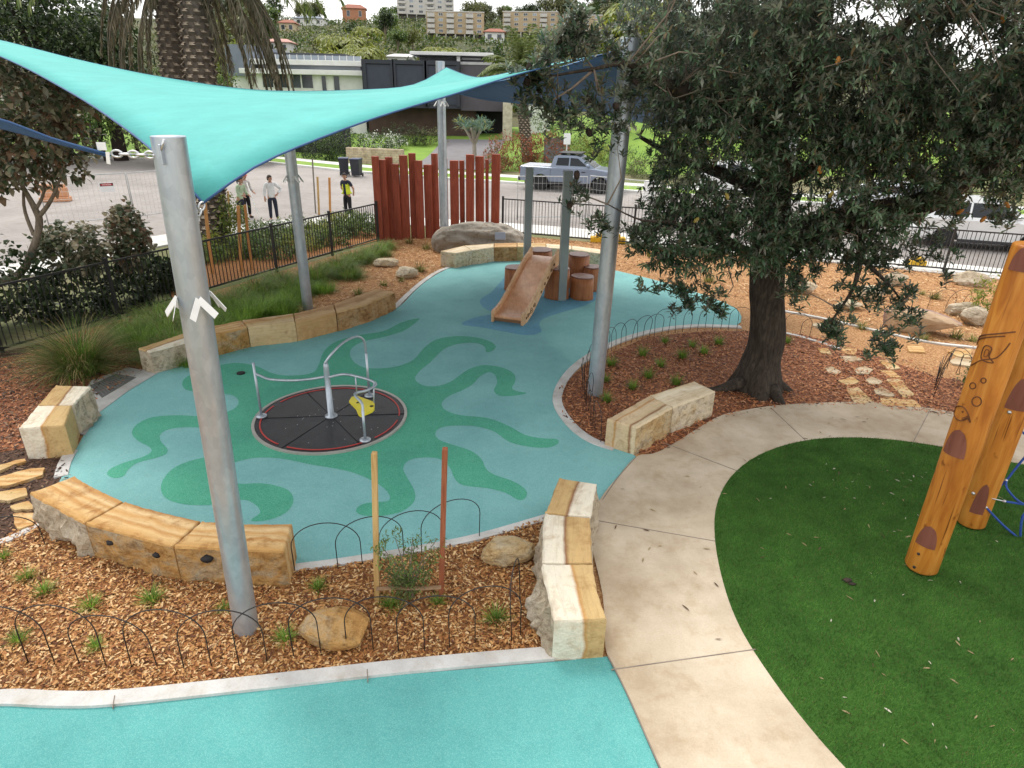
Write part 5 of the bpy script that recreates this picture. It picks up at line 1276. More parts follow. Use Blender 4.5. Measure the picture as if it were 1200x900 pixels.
        for x in wx:
            wl = thing_part('wheel', t, (x, s*(W-.13), rw))
            mb = MB(); mb.lathe([(rw*.62,-.12),(rw*.95,-.12),(rw,-.08),(rw,.08),(rw*.95,.12),(rw*.62,.12)], 28); mb.build('tyre', TYRE, wl).rotation_euler = (R(90), 0, 0)
            mb = MB(); mb.lathe([(rw*.63,-.10),(rw*.63,.10),(rw*.55,.105),(rw*.5,.07),(rw*.12,.08),(.001,.085)], 24)
            for k in range(6):
                a = k*math.pi/3; c, q = math.cos(a), math.sin(a); mb.add([(c*rw*.1-q*.03, q*rw*.1+c*.03, .09), (c*rw*.1+q*.03, q*rw*.1-c*.03, .09), (c*rw*.58+q*.045, q*rw*.58-c*.045, .10), (c*rw*.58-q*.045, q*rw*.58+c*.045, .10)], [(0,1,2,3)])
            mb.build('rim', RIM, wl).rotation_euler = (R(90) if s < 0 else R(-90), 0, 0)
            mb = MB(); arc = [(x+(rw+.075)*math.cos(a), s*(W-.004), rw+(rw+.075)*math.sin(a)) for a in [math.pi*k/14 for k in range(15)]]; mb.tube(arc, .045, 6, squash=.5); mb.build('wheel_arch', PLAST, t)
    mb = MB(); (xa, za), (xb, zb) = cab[-2], cab[-1]; lr = lambda f: (xa+(xb-xa)*f, za+(zb-za)*f); p0, p1 = lr(.06), lr(.9); o_ = .008
    mb.add([(p0[0]+o_, -wt(p0[1])+.1, p0[1]+o_), (p0[0]+o_, wt(p0[1])-.1, p0[1]+o_), (p1[0]+o_, wt(p1[1])-.07, p1[1]+o_), (p1[0]+o_, -wt(p1[1])+.07, p1[1]+o_)], [(0,1,2,3)]); mb.build('windscreen', GLASSC, t)
    mb = MB(); (xa, za), (xb, zb) = cab[0], cab[1]; p0, p1 = lr(.2), lr(.85)
    mb.add([(p0[0]-o_, -wt(p0[1])+.12, p0[1]), (p0[0]-o_, wt(p0[1])-.12, p0[1]), (p1[0]-o_, wt(p1[1])-.12, p1[1]), (p1[0]-o_, -wt(p1[1])+.12, p1[1])], [(3,2,1,0)]); mb.build('rear_window', GLASSC, t)
    mb = MB(); mb.box(L1-.08, L1+.05, -W+.1, W-.1, sill-.05, .72, bev=.04); mb.build('front_bumper', PLAST if kind == 'ute' else paint, t)
    mb = MB(); mb.box(L0-.10, L0+.06, -W+.1, W-.1, sill-.02, .68, bev=.03); mb.build('rear_bumper', PLAST if kind == 'ute' else paint, t)
    mb = MB(); mb.box(L1-.05, L1+.02, -W+.45, W-.45, .75, 1.0 if kind == 'ute' else .85, bev=.01); mb.build('grille', PLAST, t)
    mb = MB(); mb.box(L0+.25, L1-.25, -W+.2, W-.2, .3, sill+.06); mb.build('underbody', PLAST, t)
    if kind == 'ute':
        mb = MB(); mb.box(-2.6, -1.02, -.82, .82, 1.255, 1.285, bev=.01); mb.build('tray_cover', mat('tray_cover', (.42,.44,.48), (.38,.4,.44), 4, .5), t)
        mb = MB(); mb.box(-.62, .62, -.68, .68, 1.96, 2.0, bev=.012)
        for x in (-.45, .05, .5): mb.box(x-.02, x+.02, -.66, .66, 1.86, 1.965)
        mb.build('roof_rack', PLAST, t)
    return t
def thing_part(name, parent, loc):
    o = bpy.data.objects.new(name, None); COL.objects.link(o); o.parent = parent; o.location = loc; o.empty_display_size = .1; return o
SILV = carpaint('silver_blue_paint', (.21,.255,.335)); WHTP = carpaint('white_paint', (.72,.73,.74)); SIL2 = carpaint('silver_paint', (.50,.52,.55))
ua, ub = P(608, 222), P(722, 229); ud = (ub-ua); urz = math.atan2(ud.y, ud.x)
um = ua.lerp(ub, .5)+Vector((-math.sin(urz), math.cos(urz), 0))*.95
UTE = car(um, urz, 'silver blue dual cab pickup truck with black roof rack parked at the far kerb', SILV, 'ute')
bdir = math.atan2(db.y, db.x)
car(P(1195, 306)+Vector((0, 2.3, 0)), bdir, 'white car behind the back fence at the right edge', WHTP, 'suv')
car(P(1040, 258)+Vector((0, .9, 0)), bdir+math.pi, 'white hatchback glimpsed through the tree leaves on the road', carpaint('white_paint_b', (.66,.69,.74)), 'hatch')
car(P(870, 232)+Vector((0, 1.0, 0)), bdir, 'white car glimpsed between the tree branches at the far kerb', WHTP, 'suv')
# ------------------------------------------------------------------ vegetation
BARK = wood('banksia_bark', (.024,.019,.015), (.05,.04,.032), (.085,.07,.055), (9,9,2.2), .9, .2, .9)
BARKG = wood('grey_bark', (.13,.105,.08), (.20,.165,.125), (.27,.23,.18), (9,9,2), .9, .2, .6)
BARKD = wood('dark_bark', (.018,.014,.012), (.035,.027,.022), (.055,.044,.036), (9,9,2), .9, .2, .6)
TWIG = mat('twig', (.16,.125,.095), (.22,.175,.135), 12, .85)
LBK = [leafmat('banksia_leaf_a', (.025,.050,.024), (.10,.105,.08), .40, .45), leafmat('banksia_leaf_b', (.040,.080,.036), (.125,.13,.10), .40, .45), leafmat('banksia_leaf_c', (.072,.118,.055), (.16,.165,.13), .40, .45), leafmat('banksia_leaf_d', (.115,.18,.095), (.20,.21,.16), .40, .45), leafmat('banksia_leaf_dry', (.13,.095,.045), (.15,.12,.065), .6, .2)]
LCT = [leafmat('cotton_leaf_a', (.075,.105,.05), (.19,.20,.14), .45, .4), leafmat('cotton_leaf_b', (.14,.16,.09), (.24,.24,.18), .45, .4), leafmat('cotton_leaf_c', (.19,.115,.065), (.21,.15,.10), .5, .3), leafmat('cotton_leaf_d', (.30,.26,.17), (.32,.28,.20), .5, .3)]
LDK = [leafmat('dark_leaf_a', (.018,.032,.014)), leafmat('dark_leaf_b', (.032,.055,.02)), leafmat('dark_leaf_c', (.055,.08,.026))]
LGR = [leafmat('green_leaf_a', (.05,.09,.022)), leafmat('green_leaf_b', (.085,.14,.032)), leafmat('green_leaf_c', (.14,.20,.05))]
LYE = [leafmat('yellow_leaf_a', (.12,.15,.03)), leafmat('yellow_leaf_b', (.19,.22,.04)), leafmat('yellow_leaf_c', (.26,.27,.06))]
LOL = [leafmat('olive_leaf_a', (.07,.085,.035)), leafmat('olive_leaf_b', (.11,.125,.05)), leafmat('olive_leaf_c', (.165,.165,.075))]
LRD = [leafmat('red_leaf_a', (.26,.06,.035)), leafmat('red_leaf_b', (.20,.09,.045)), leafmat('red_leaf_c', (.10,.11,.035)), leafmat('red_leaf_d', (.32,.13,.07))]
LGA = [leafmat('grass_blade_a', (.11,.205,.035), trans=.35), leafmat('grass_blade_b', (.185,.31,.055), trans=.35), leafmat('grass_blade_c', (.28,.39,.09), trans=.35)]
LTU = [leafmat('tussock_blade_a', (.12,.145,.04)), leafmat('tussock_blade_b', (.20,.215,.065)), leafmat('tussock_blade_tan', (.44,.34,.16))]
def ell_points(ells, n, shell=.55):
    "random points in a union of ellipsoids [(centre, radii, weight)], pushed towards the outside"
    wts = np.array([(e[2] if len(e) > 2 else 1)*e[1][0]*e[1][1]*e[1][2] for e in ells]); idx = rng.choice(len(ells), n, p=wts/wts.sum())
    C_ = np.array([tuple(e[0]) for e in ells])[idx]; Rr = np.array([e[1] for e in ells])[idx]
    return C_+rdir(n)*Rr*(rng.uniform(shell**3, 1, n)**(1/3))[:, None], C_
def foliage(ells, ncl, per, clr, L, W, shell=.55, droop=.2, out=.6, keep=None, fold=.08):
    c, cc = ell_points(ells, ncl, shell)
    if keep is not None:
        k = keep(c); c, cc = c[k], cc[k]
    o = unit(c-cc+1e-4); n = len(c)
    sz = rng.uniform(.6, 1.3, n)
    base = np.repeat(c, per, 0)+rng.normal(size=(n*per, 3))*(clr*np.repeat(sz, per))[:, None]*.55
    d = rdir(n*per)+np.repeat(o, per, 0)*out+np.array([0, 0, .15])
    ll = L*rng.uniform(.6, 1.25, n*per)
    return leaves(base, d, ll, W*ll/L, droop, fold=fold), np.repeat(rng.uniform(0, 1, n), per)
def tones(cl, k, jitter=.28, bias=None):
    v = np.clip(cl+rng.normal(0, jitter, len(cl)), 0, .999); return np.repeat((v*k).astype(int), 2)
def rosettes(c, ax, nl, L, W):
    n = len(c); ax = unit(ax); ref = np.where(np.abs(ax[:, 2:3]) < .9, [[0, 0, 1.0]], [[1.0, 0, 0]]); a = unit(np.cross(ax, ref)); b = np.cross(ax, a)
    th = (np.arange(nl)*2.399)[None, :]+rng.uniform(0, 6.28, (n, 1)); el = np.linspace(.15, 1.05, nl)[None, :]+rng.normal(0, .12, (n, nl))
    d = (a[:, None]*np.cos(th)[..., None]+b[:, None]*np.sin(th)[..., None])*np.cos(el)[..., None]+ax[:, None]*np.sin(el)[..., None]
    base = c[:, None]-ax[:, None]*(np.linspace(.05, 0, nl)[None, :, None])
    l_ = (L*rng.uniform(.7, 1.2, (n, nl))).ravel()
    return leaves(np.broadcast_to(base, d.shape).reshape(-1, 3), d.reshape(-1, 3), l_, W*l_/L, .12, .55, .03)
def limb(pts, mb, n=10, wob=.03, seed=0, steps=5):
    "pts: (x, y, z, r)"
    s = spline(pts, steps); out = []; rr = []
    for i, p in enumerate(s):
        v = Vector(p[:3]); k = noise.noise_vector(v*1.3+Vector((seed, 0, 0)))*wob; out.append(v+k); rr.append(max(.004, p[3]))
    mb.tube(out, rr, n); return out
def L4(l): return [(*PD(x, y, Y), r) for x, y, Y, r in l]

# ---- the big banksia
bb = P(886, 456); TB = thing('banksia_tree', 'large old banksia tree with dark trunk and dense grey green crown in the bark bed', 'tree', (bb.x, bb.y, 0))
Yb = bb.y
mb = MB(); bm_pts = [(bb.x, bb.y, -.1, .40), (bb.x-.01, bb.y, .12, .375), (bb.x, bb.y, .45, .325), (bb.x+.02, bb.y, 1.0, .295), (*PD(898,335,Yb), .285), (*PD(903,270,Yb), .28), (*PD(906,205,Yb), .26), (*PD(904,150,Yb), .22)]
s = spline(bm_pts, 8); n = 26; vs = []
for p in s:
    for k in range(n):
        th = 2*math.pi*k/n; z = p[2]; fl = max(0, 1-z/.75)**1.6
        r_ = p[3]*(1+.05*math.sin(3*th+z)+.035*math.sin(7*th+z*3)+fl*.36*(.5+.5*math.cos(4*th+.6))+.05*noise.noise(Vector((math.cos(th)*2, math.sin(th)*2, z*2.5))))
        vs.append((p[0]+r_*math.cos(th), p[1]+r_*math.sin(th), z))
mb.add(vs, [(i*n+k, i*n+(k+1)%n, (i+1)*n+(k+1)%n, (i+1)*n+k) for i in range(len(s)-1) for k in range(n)], 0, True)
mb.build('trunk', BARK, TB, True)
for r_ in ([(bb.x-.3,bb.y-.1,.18,.13),(bb.x-.75,bb.y-.12,.03,.07),(bb.x-1.15,bb.y-.05,-.03,.02)], [(bb.x+.15,bb.y-.3,.15,.13),(bb.x+.22,bb.y-.55,.02,.08),(bb.x+.3,bb.y-.8,-.05,.03)], [(bb.x+.3,bb.y,.15,.12),(bb.x+.6,bb.y-.1,.0,.05)]):
    mb = MB(); limb(r_, mb, 10, .01); mb.build('root', BARK, TB, True)
LIMBS = [
 [(904,160,Yb,.21),(870,128,Yb-.2,.17),(815,108,Yb-.6,.13),(760,90,Yb-1.0,.07),(735,72,Yb-1.3,.04),(694,82,Yb-1.5,.022),(645,90,Yb-1.7,.014),(612,98,Yb-1.8,.008)],
 [(694,82,Yb-1.5,.02),(668,104,Yb-1.65,.014),(640,121,Yb-1.7,.009)], [(694,82,Yb-1.5,.016),(681,62,Yb-1.5,.01),(676,45,Yb-1.5,.007)],
 [(904,165,Yb,.21),(925,105,Yb+.1,.17),(955,40,Yb+.2,.13),(985,-60,Yb+.4,.09)],
 [(903,290,Yb-.1,.24),(955,268,Yb-.35,.22),(1015,252,Yb-.6,.20),(1080,240,Yb-.9,.18),(1140,206,Yb-1.0,.16),(1200,170,Yb-1.1,.14),(1310,105,Yb-1.2,.09)],
 [(1010,254,Yb-.6,.15),(1050,251,Yb-.8,.14),(1080,249,Yb-1.05,.13)],
 [(898,310,Yb-.2,.10),(845,280,Yb-.7,.07),(790,262,Yb-1.1,.035),(750,258,Yb-1.3,.016),(712,240,Yb-1.4,.008)],
 [(1000,255,Yb-.6,.10),(1010,290,Yb-1.0,.06),(1000,335,Yb-1.3,.03),(975,375,Yb-1.5,.014)], [(1005,300,Yb-1.1,.05),(1040,335,Yb-1.3,.02),(1062,360,Yb-1.4,.01)],
 [(905,215,Yb,.16),(960,190,Yb+.5,.12),(1030,150,Yb+1.2,.08),(1100,90,Yb+1.8,.05)],
 [(900,230,Yb,.13),(850,205,Yb+.4,.10),(795,185,Yb+.8,.06),(750,160,Yb+1,.03)],
 [(925,120,Yb,.12),(990,85,Yb-.6,.09),(1060,30,Yb-1.2,.06),(1130,-20,Yb-1.5,.04)]]
LP_ = []
for k, l in enumerate(LIMBS):
    mb = MB(); LP_ += limb(L4(l), mb, 10, .04, k*7.0); mb.build('branch', BARK if k not in (1,2) else TWIG, TB, True)
LPa = np.array([tuple(p) for p in LP_])
def E(px, py, Y, r, w=1.0): return (PD(px, py, Y), r, w)
EL = [E(900,95,Yb,(2.1,2.3,1.5),1.0), E(1040,70,Yb,(2.3,2.6,1.7),.9), E(1180,90,Yb,(2.1,2.4,1.5),.9), E(830,180,Yb-.2,(1.05,1.5,1.15),1.7), E(960,215,Yb-.3,(1.5,1.8,1.1),1.0), E(1090,165,Yb-.2,(1.6,1.9,.95),.95),
      E(820,60,Yb-.3,(1.2,1.6,1.0),1.0), E(800,275,Yb-.8,(.72,.9,.62),3.4), E(870,275,Yb-.9,(.75,.7,.55),3.0), E(950,290,Yb-.9,(.65,.7,.5),2.8), E(1050,255,Yb-1.1,(.9,.6,.45),2.2), E(1140,215,Yb-1.3,(.8,.6,.4),1.6), E(1240,120,Yb-.5,(1.6,2,1.3),.8),
      E(1020,-60,Yb,(3.8,3.2,1.9),.5), E(1250,-30,Yb,(2.6,2.6,1.8),.4)]
def keepf(c):
    q = np.array([proj(p) for p in c]); x, y = q[:,0], q[:,1]
    k = np.ones(len(c), bool)
    lft = np.interp(y, [-200, 0, 60, 130, 200, 260, 300, 340], [700, 715, 742, 764, 768, 752, 745, 768])
    k &= x > lft+rng.normal(0, 7, len(c))
    bot = np.interp(x, [700, 745, 800, 850, 880, 920, 960, 1010, 1060, 1120, 1200, 1260], [306, 328, 352, 350, 322, 318, 334, 312, 282, 252, 224, 206])
    k &= y < bot+rng.normal(0, 7, len(c))
    for hx, hy, hr in ((1010,18,20),(1052,22,13),(1120,42,13),(1150,60,16),(1022,100,15),(1005,112,10),(1036,228,13),(852,208,14),(880,215,10),(845,190,8),(1130,85,8),(1082,180,7),(1100,178,9),(865,170,7),(945,158,7),(930,170,6),(1145,230,12),(800,208,6),(1160,205,9)):
        k &= ((x-hx)**2/(1.5*hr)**2+(y-hy)**2/hr**2) > rng.uniform(1.0, 1.9, len(c))
    return k
c, cc = ell_points(EL, 5000, .35); kf = keepf(c); c, cc = c[kf], cc[kf]
# low hanging sprays and the thin branch to the left
def spray(pts, n, sd):
    p = np.array([tuple(PD(*q)) for q in spline(pts, 6)]); i = rng.integers(0, len(p), n); return p[i]+rng.normal(size=(n, 3))*sd
SPR = np.vstack([spray([(1000,300,Yb-1.1),(1005,335,Yb-1.3),(985,372,Yb-1.5),(975,392,Yb-1.5)], 26, .10), spray([(1015,305,Yb-1.1),(1045,340,Yb-1.3),(1062,378,Yb-1.4)], 26, .12), spray([(1000,330,Yb-1.3),(1040,400,Yb-1.45),(1030,412,Yb-1.45)], 20, .10), spray([(930,318,Yb-1),(940,345,Yb-1.2)], 12, .09), spray([(1090,290,Yb-.8),(1110,310,Yb-.8)], 8, .1),
   spray([(770,330,Yb-1.1),(800,345,Yb-1.2),(835,350,Yb-1.2)], 22, .10), spray([(835,350,Yb-1.2),(850,372,Yb-1.3)], 6, .05), spray([(940,300,Yb-1),(1000,290,Yb-1.1),(1060,300,Yb-1.1)], 36, .13), spray([(690,240,Yb-1.4),(715,275,Yb-1.4),(700,255,Yb-1.4)], 7, .07), spray([(672,215,Yb-1.3),(676,245,Yb-1.4)], 4, .06),
   spray([(1100,260,Yb-.9),(1180,240,Yb-.9)], 16, .12), spray([(730,262,Yb-1.3),(760,285,Yb-1.2)], 12, .08),
   spray([(612,98,Yb-1.8),(640,92,Yb-1.7)], 10, .09), spray([(655,60,Yb-1.6),(676,45,Yb-1.5),(700,25,Yb-1.5)], 22, .13), spray([(640,118,Yb-1.7),(668,128,Yb-1.6),(690,150,Yb-1.5)], 26, .14), spray([(640,60,Yb-1.6),(690,40,Yb-1.4),(730,25,Yb-1.2)], 36, .16), spray([(700,120,Yb-1.5),(728,150,Yb-1.4)], 14, .12), spray([(715,95,Yb-1.4),(745,125,Yb-1.3)], 8, .1), spray([(630,85,Yb-1.7),(625,115,Yb-1.8)], 12, .09), spray([(990,238,Yb-1.5),(1080,218,Yb-1.7),(1150,180,Yb-1.7),(1200,150,Yb-1.7)], 60, .17), spray([(745,60,Yb-1.2),(752,110,Yb-1.2)], 20, .12)])
c = np.vstack([c, SPR]); cc = np.vstack([cc, SPR-np.array([0, 0, .3])]); isp = np.concatenate([np.zeros(len(c)-len(SPR), bool), np.ones(len(SPR), bool)])
per = 4; n = len(c); o = unit(c-cc)
q = np.repeat(c, per, 0)+rng.normal(size=(n*per, 3))*np.repeat(np.where(isp, .055, .13), per)[:, None]
ax_ = np.repeat(o, per, 0)+rdir(n*per)*.8+np.array([0, 0, .35])
co = rosettes(q, ax_, 9, .106, .033); tn = np.repeat(rng.uniform(0, 1, n), per*9)
mi = tones(tn**1.25, 4, .2); dry = np.repeat(rng.uniform(0, 1, len(mi)//2) < .035, 2); mi[dry] = 4
raw_mesh('crown', co-np.array([bb.x, bb.y, 0]), 4, LBK, mi, TB)
# twigs joining clusters to the nearest limb
mb = MB()
for i in rng.choice(len(c), 420, replace=False):
    k = np.argmin(((LPa-c[i])**2).sum(1)); a = Vector(LPa[k]); b = Vector(c[i]); 
    if (b-a).length < 1.9: m_ = a.lerp(b, .5)+Vector(rng.normal(size=3))*.12; mb.tube([a, m_, b], [.014, .009, .004], 5, caps=False)
tag(mb.build('twigs', TWIG, TB, True), kind='stuff')
CONE = mat('dead_cone', (.022,.015,.012), (.05,.035,.026), 14, .95, 1.0, 40); FLW = mat('flower_spike_orange', (.40,.17,.03), (.34,.13,.025), 30, .8, .8, 60); FLY = mat('flower_spike_yellow', (.36,.28,.07), (.32,.24,.06), 30, .8, .8, 60)
for k, (x, y, Y, m_) in enumerate([(655,48,Yb-1.6,0),(641,74,Yb-1.6,0),(620,80,Yb-1.8,0),(632,104,Yb-1.7,0),(618,95,Yb-1.8,0),(655,122,Yb-1.6,0),(690,118,Yb-1.5,0),(692,130,Yb-1.5,0),(690,155,Yb-1.5,0),(745,96,Yb-1.3,0),(722,125,Yb-1.4,0),(676,205,Yb-1.4,0),(668,240,Yb-1.4,0),(982,71,Yb-1.9,1),(961,199,Yb-1.7,1),(1112,225,Yb-1.4,1),(1125,248,Yb-1.3,1),(1152,257,Yb-1.3,1),(1175,22,Yb-1.4,1),(974,228,Yb-1.5,2),(816,258,Yb-1.3,2),(852,230,Yb-1.2,2),(760,298,Yb-1.2,2),(1180,240,Yb-1.3,1)]):
    mb = MB(); mb.blob((0,0,0), (.028,.028,.055) if m_ else (.042,.038,.062), 0, 3, .18 if not m_ else .08, 5, k); o_ = mb.build('seed_cone' if m_ == 0 else 'flower_spike', [CONE, FLW, FLY][m_], TB)
    o_.location = PD(x, y, Y)-Vector((bb.x, bb.y, 0)); o_.rotation_euler = (rnd.uniform(-.6,.6), rnd.uniform(-.9,.9), 0)

# ---- generic plants
def plant(name, label, cat, base, ells, ncl, per, clr, L, W, mats, group=None, stem=None, bark=BARKG, shell=.5, droop=.2, out=.6, jit=.28):
    t = thing(name, label, cat, tuple(base), 0, group); bx = np.array(tuple(base))
    co, cl = foliage([(np.array(tuple(e[0]))-bx, e[1], e[2] if len(e) > 2 else 1.0) for e in ells], ncl, per, clr, L, W, shell, droop, out)
    raw_mesh('crown' if stem else 'foliage', co, 4, mats, tones(cl, len(mats), jit), t)
    if stem:
        mb = MB()
        for k, l in enumerate(stem): limb([(p[0]-bx[0], p[1]-bx[1], p[2]-bx[2], p[3]) for p in l], mb, 8, .03, k)
        mb.build('trunk', bark, t)
    return t
# ---- the leafy tree at the left edge and the shrubs behind the fence
Yc = 13.4
b = P(-45, 372)
plant('cotton_tree', 'leafy cotton tree with brownish round leaves leaning over the fence at the left edge', 'tree', (b.x, Yc, 0),
      [(PD(20,120,Yc), (1.25,1.2,.85)), (PD(-50,170,Yc), (1.2,1.2,1.0)), (PD(60,165,Yc+.2), (.75,.9,.62)), (PD(10,205,Yc-.2), (.85,.8,.4)), (PD(40,95,Yc), (.55,.7,.35)), (PD(80,205,Yc+.1), (.30,.4,.20))], 640, 8, .17, .15, .12, LCT,
      None, [L4([(-60,420,Yc,.09),(-20,345,Yc,.085),(20,322,Yc,.08),(38,295,Yc,.075),(46,262,Yc,.07),(42,246,Yc,.06),(25,215,Yc,.04),(0,170,Yc,.02)]), L4([(44,255,Yc,.05),(58,236,Yc,.04),(68,215,Yc,.025),(80,180,Yc,.012)]), L4([(42,246,Yc,.04),(52,225,Yc,.025),(50,190,Yc,.012)]), L4([(40,275,Yc,.04),(28,240,Yc,.03),(30,190,Yc,.015)])], BARKG, .4, .35, .3, .3)
def shrub_px(px, py, Y, r, label, mats, ncl, per, clr, L, W, cat='shrub', group=None, name='shrub', **kw):
    c_ = PD(px, py, Y); return plant(name, label, cat, (c_.x, c_.y, max(terr(c_.x, c_.y), 0)), [((c_.x, c_.y, c_.z), r)], ncl, per, clr, L, W, mats, group, **kw)
shrub_px(150, 280, 15.2, (.42,.42,.75), 'upright broad leaved shrub with reddish tip behind the fence left of the nearest pole', LCT, 150, 8, .16, .14, .11)
shrub_px(85, 292, 14.2, (.75,.5,.55), 'low broad leaved grey green shrub behind the fence under the cotton tree', LCT[:2]+LCT[3:4], 190, 8, .15, .14, .11)
SH = 'dark shrubs crowding the left fence'
for k, (x, y, Y, r) in enumerate([(10,330,13.2,(.9,.5,.85)),(80,355,13.9,(.85,.5,.75)),(140,345,14.9,(.7,.5,.75)),(-50,390,12.2,(.9,.6,.9)),(185,325,16.2,(.55,.45,.5))]):
    shrub_px(x, y, Y, r, 'dark broad leaved shrub pressed against the black fence on the left', LDK[:2]+LCT[:1]+LDK[2:], 150, 8, .16, .13, .10, group=SH)
# ---- tussocks and grasses
def tussock(name, label, base, n, L, W, spread, mats, group=None, curve=.5, rad=.12, seg=4, tanfrac=None):
    t = thing(name, label, 'grass clump', tuple(base), rnd.uniform(0, 6), group)
    a = rng.uniform(0, 6.28, n); rr = rad*np.sqrt(rng.uniform(0, 1, n)); bs = np.stack([rr*np.cos(a), rr*np.sin(a), np.zeros(n)], 1)
    tl = np.abs(rng.normal(0, spread, n)); a2 = a+rng.normal(0, .5, n); d = np.stack([np.sin(tl)*np.cos(a2), np.sin(tl)*np.sin(a2), np.cos(tl)], 1)
    co = blades(bs, d, L*rng.uniform(.55, 1.15, n), W, curve, seg); mi = rng.choice(len(mats), n, p=[.4,.36,.24] if tanfrac is None else tanfrac)
    raw_mesh('blades', co, 4, mats, np.repeat(mi, seg), t); return t
def copy_tree(o, parent=None):
    c_ = o.copy(); COL.objects.link(c_); c_.parent = parent
    for ch in o.children: copy_tree(ch, c_)
    return c_
tussock('grass_tussock', 'large arching tussock with straw tips beside the drain and the left fence', P(98, 438), 2000, 1.22, .012, .50, LTU[:1]+LGA[:1]+LTU[2:], None, .5, .26, 5, [.40,.36,.24])
GG = 'strappy grasses along the left fence'
protoB = tussock('grass_clump', 'bright green fine grass clump beside the left fence', P(212, 402), 1000, .47, .012, .72, LGA, GG, .6, .40, 3)
protoL = tussock('grass_clump', 'darker green arching grass clump beside the left fence', P(335, 340), 900, .56, .015, .74, LGA[:1]+LTU[1:2]+LGA[1:2], GG, .7, .36, 4)
for k, (x, y, kind, s_) in enumerate([(250,398,0,1.1),(285,378,0,1.15),(232,412,0,.9),(316,364,0,1.0),(268,392,0,1.0),(340,355,0,.9),(300,345,1,1.1),(275,360,1,1.1),(235,385,1,1.0),(368,328,1,1.1),(395,318,1,1.15),(418,308,1,1.1),(438,300,1,1.0),(352,345,0,.85),(205,415,1,1.1),(378,342,0,.75),(190,420,1,.9),(450,292,1,.8),(408,325,1,.9),(165,402,0,1.0),(150,392,1,.9),(195,388,1,1.0),(215,372,0,1.1),(180,375,1,.9),(248,362,1,1.0),(325,332,1,.9),(300,372,0,1.1),(330,370,0,.95),(270,405,0,.9),(225,425,0,.8)]):
    q = copy_tree((protoB, protoL)[kind]); q.location = P(x, y); q.scale = (s_,)*3; q.rotation_euler = (0, 0, rnd.uniform(0, 6))
TF = 'small green tufts planted in the front mulch'
pt = tussock('grass_tuft', 'small green grass tuft planted in the tan front mulch', P(32, 680), 130, .17, .0075, .62, LGA, TF, .5, .035, 3)
for x, y in ((5,655),(53,696),(107,713),(179,706),(263,716),(23,753),(113,760),(335,751),(373,691),(581,729),(458,713),(513,709)):
    q = copy_tree(pt); q.location = P(x, y); q.scale = (rnd.uniform(.75, 1.25),)*3; q.rotation_euler = (0, 0, rnd.uniform(0, 6))
TT = 'small green tufts planted in the bark around the tree'
pt2 = tussock('grass_tuft', 'small green grass tuft planted in the reddish bark under the tree', P(779, 402), 130, .20, .009, .7, LGA[:2]+LTU[1:2], TT, .5, .05, 3)
for x, y in ((753,417),(716,429),(709,448),(741,456),(799,420),(811,407),(842,404),(774,430),(759,443),(711,471),(792,451),(825,415),(922,402)):
    q = copy_tree(pt2); q.location = P(x, y); q.scale = (rnd.uniform(.7, 1.3),)*3; q.rotation_euler = (0, 0, rnd.uniform(0, 6))
TR = 'small tufts dotted in the rear mulch'
pt3 = tussock('grass_tuft', 'small olive tuft dotted in the orange rear mulch', P(450, 335), 110, .24, .012, .8, LTU, TR, .5, .08, 3)
for x, y in ((420,345),(470,330),(492,318),(480,285),(500,292),(455,300),(1040,372),(1080,345),(1010,385),(1095,350),(1120,396),(1140,400),(1082,398),(880,322),(830,330)):
    q = copy_tree(pt3); q.location = P(x, y); q.scale = (rnd.uniform(.7, 1.5),)*3; q.rotation_euler = (0, 0, rnd.uniform(0, 6))
shrub_px(1165, 345, P(1165, 372).y, (.42,.42,.5), 'bright yellow green shrub beside the carved log in the far bed', LYE, 90, 8, .1, .09, .04)
shrub_px(1142, 442, P(1142, 455).y, (.22,.22,.2), 'small green shrub among the tangled hoops next to the carved log', LGR, 40, 7, .07, .07, .03)
# sapling between the stakes
b = P(482, 702); st = []; q = random.Random(3); ells = []
for k in range(11):
    a, h_ = q.uniform(0, 6.28), q.uniform(.35, .82); e = Vector((b.x+math.cos(a)*h_*.38, b.y+math.sin(a)*h_*.38, h_)); st.append([(b.x, b.y, -.02, .010), (b.x+(e.x-b.x)*.3, b.y+(e.y-b.y)*.3, h_*.5, .007), (e.x, e.y, e.z, .003)])
    for u in (.45, .7, 1.0): ells.append(((b.x+(e.x-b.x)*u, b.y+(e.y-b.y)*u, h_*u), (.09,.09,.09)))
plant('sapling', 'young bushy sapling with fine green leaves between the two stakes in the front bed', 'sapling', b, ells, 190, 9, .06, .042, .013, LGR[1:]+LOL[1:2], None, st, TWIG, .1, .1, .7)
# planting strip beyond the left fence
PG = 'low green plants between the left fence and the footpath'
for k, (x, y, r, m_) in enumerate([(262,296,(.8,.6,.35),LYE),(300,290,(.8,.6,.35),LGR),(335,284,(.8,.6,.35),LGR),(368,278,(.8,.6,.32),LYE),(400,274,(.8,.6,.34),LGR),(430,268,(.7,.5,.34),LGR),(235,306,(.8,.6,.3),LGR),(350,292,(.8,.5,.3),LYE),(385,286,(.7,.5,.3),LGR),(318,302,(.8,.5,.3),LGR),(410,268,(.8,.5,.4),LGR),(420,276,(.8,.5,.35),LGR),(345,278,(.8,.5,.42),LGR),(392,272,(.7,.5,.4),LYE),(310,282,(.7,.5,.42),LGR),(285,300,(.7,.5,.3),LGR)]):
    p = P(x, y); plant('low_plant', 'low green plant in the strip between the black fence and the footpath', 'plant', p, [((p.x, p.y, r[2]*.6), r)], 100, 8, .14, .16, .04, m_, PG)
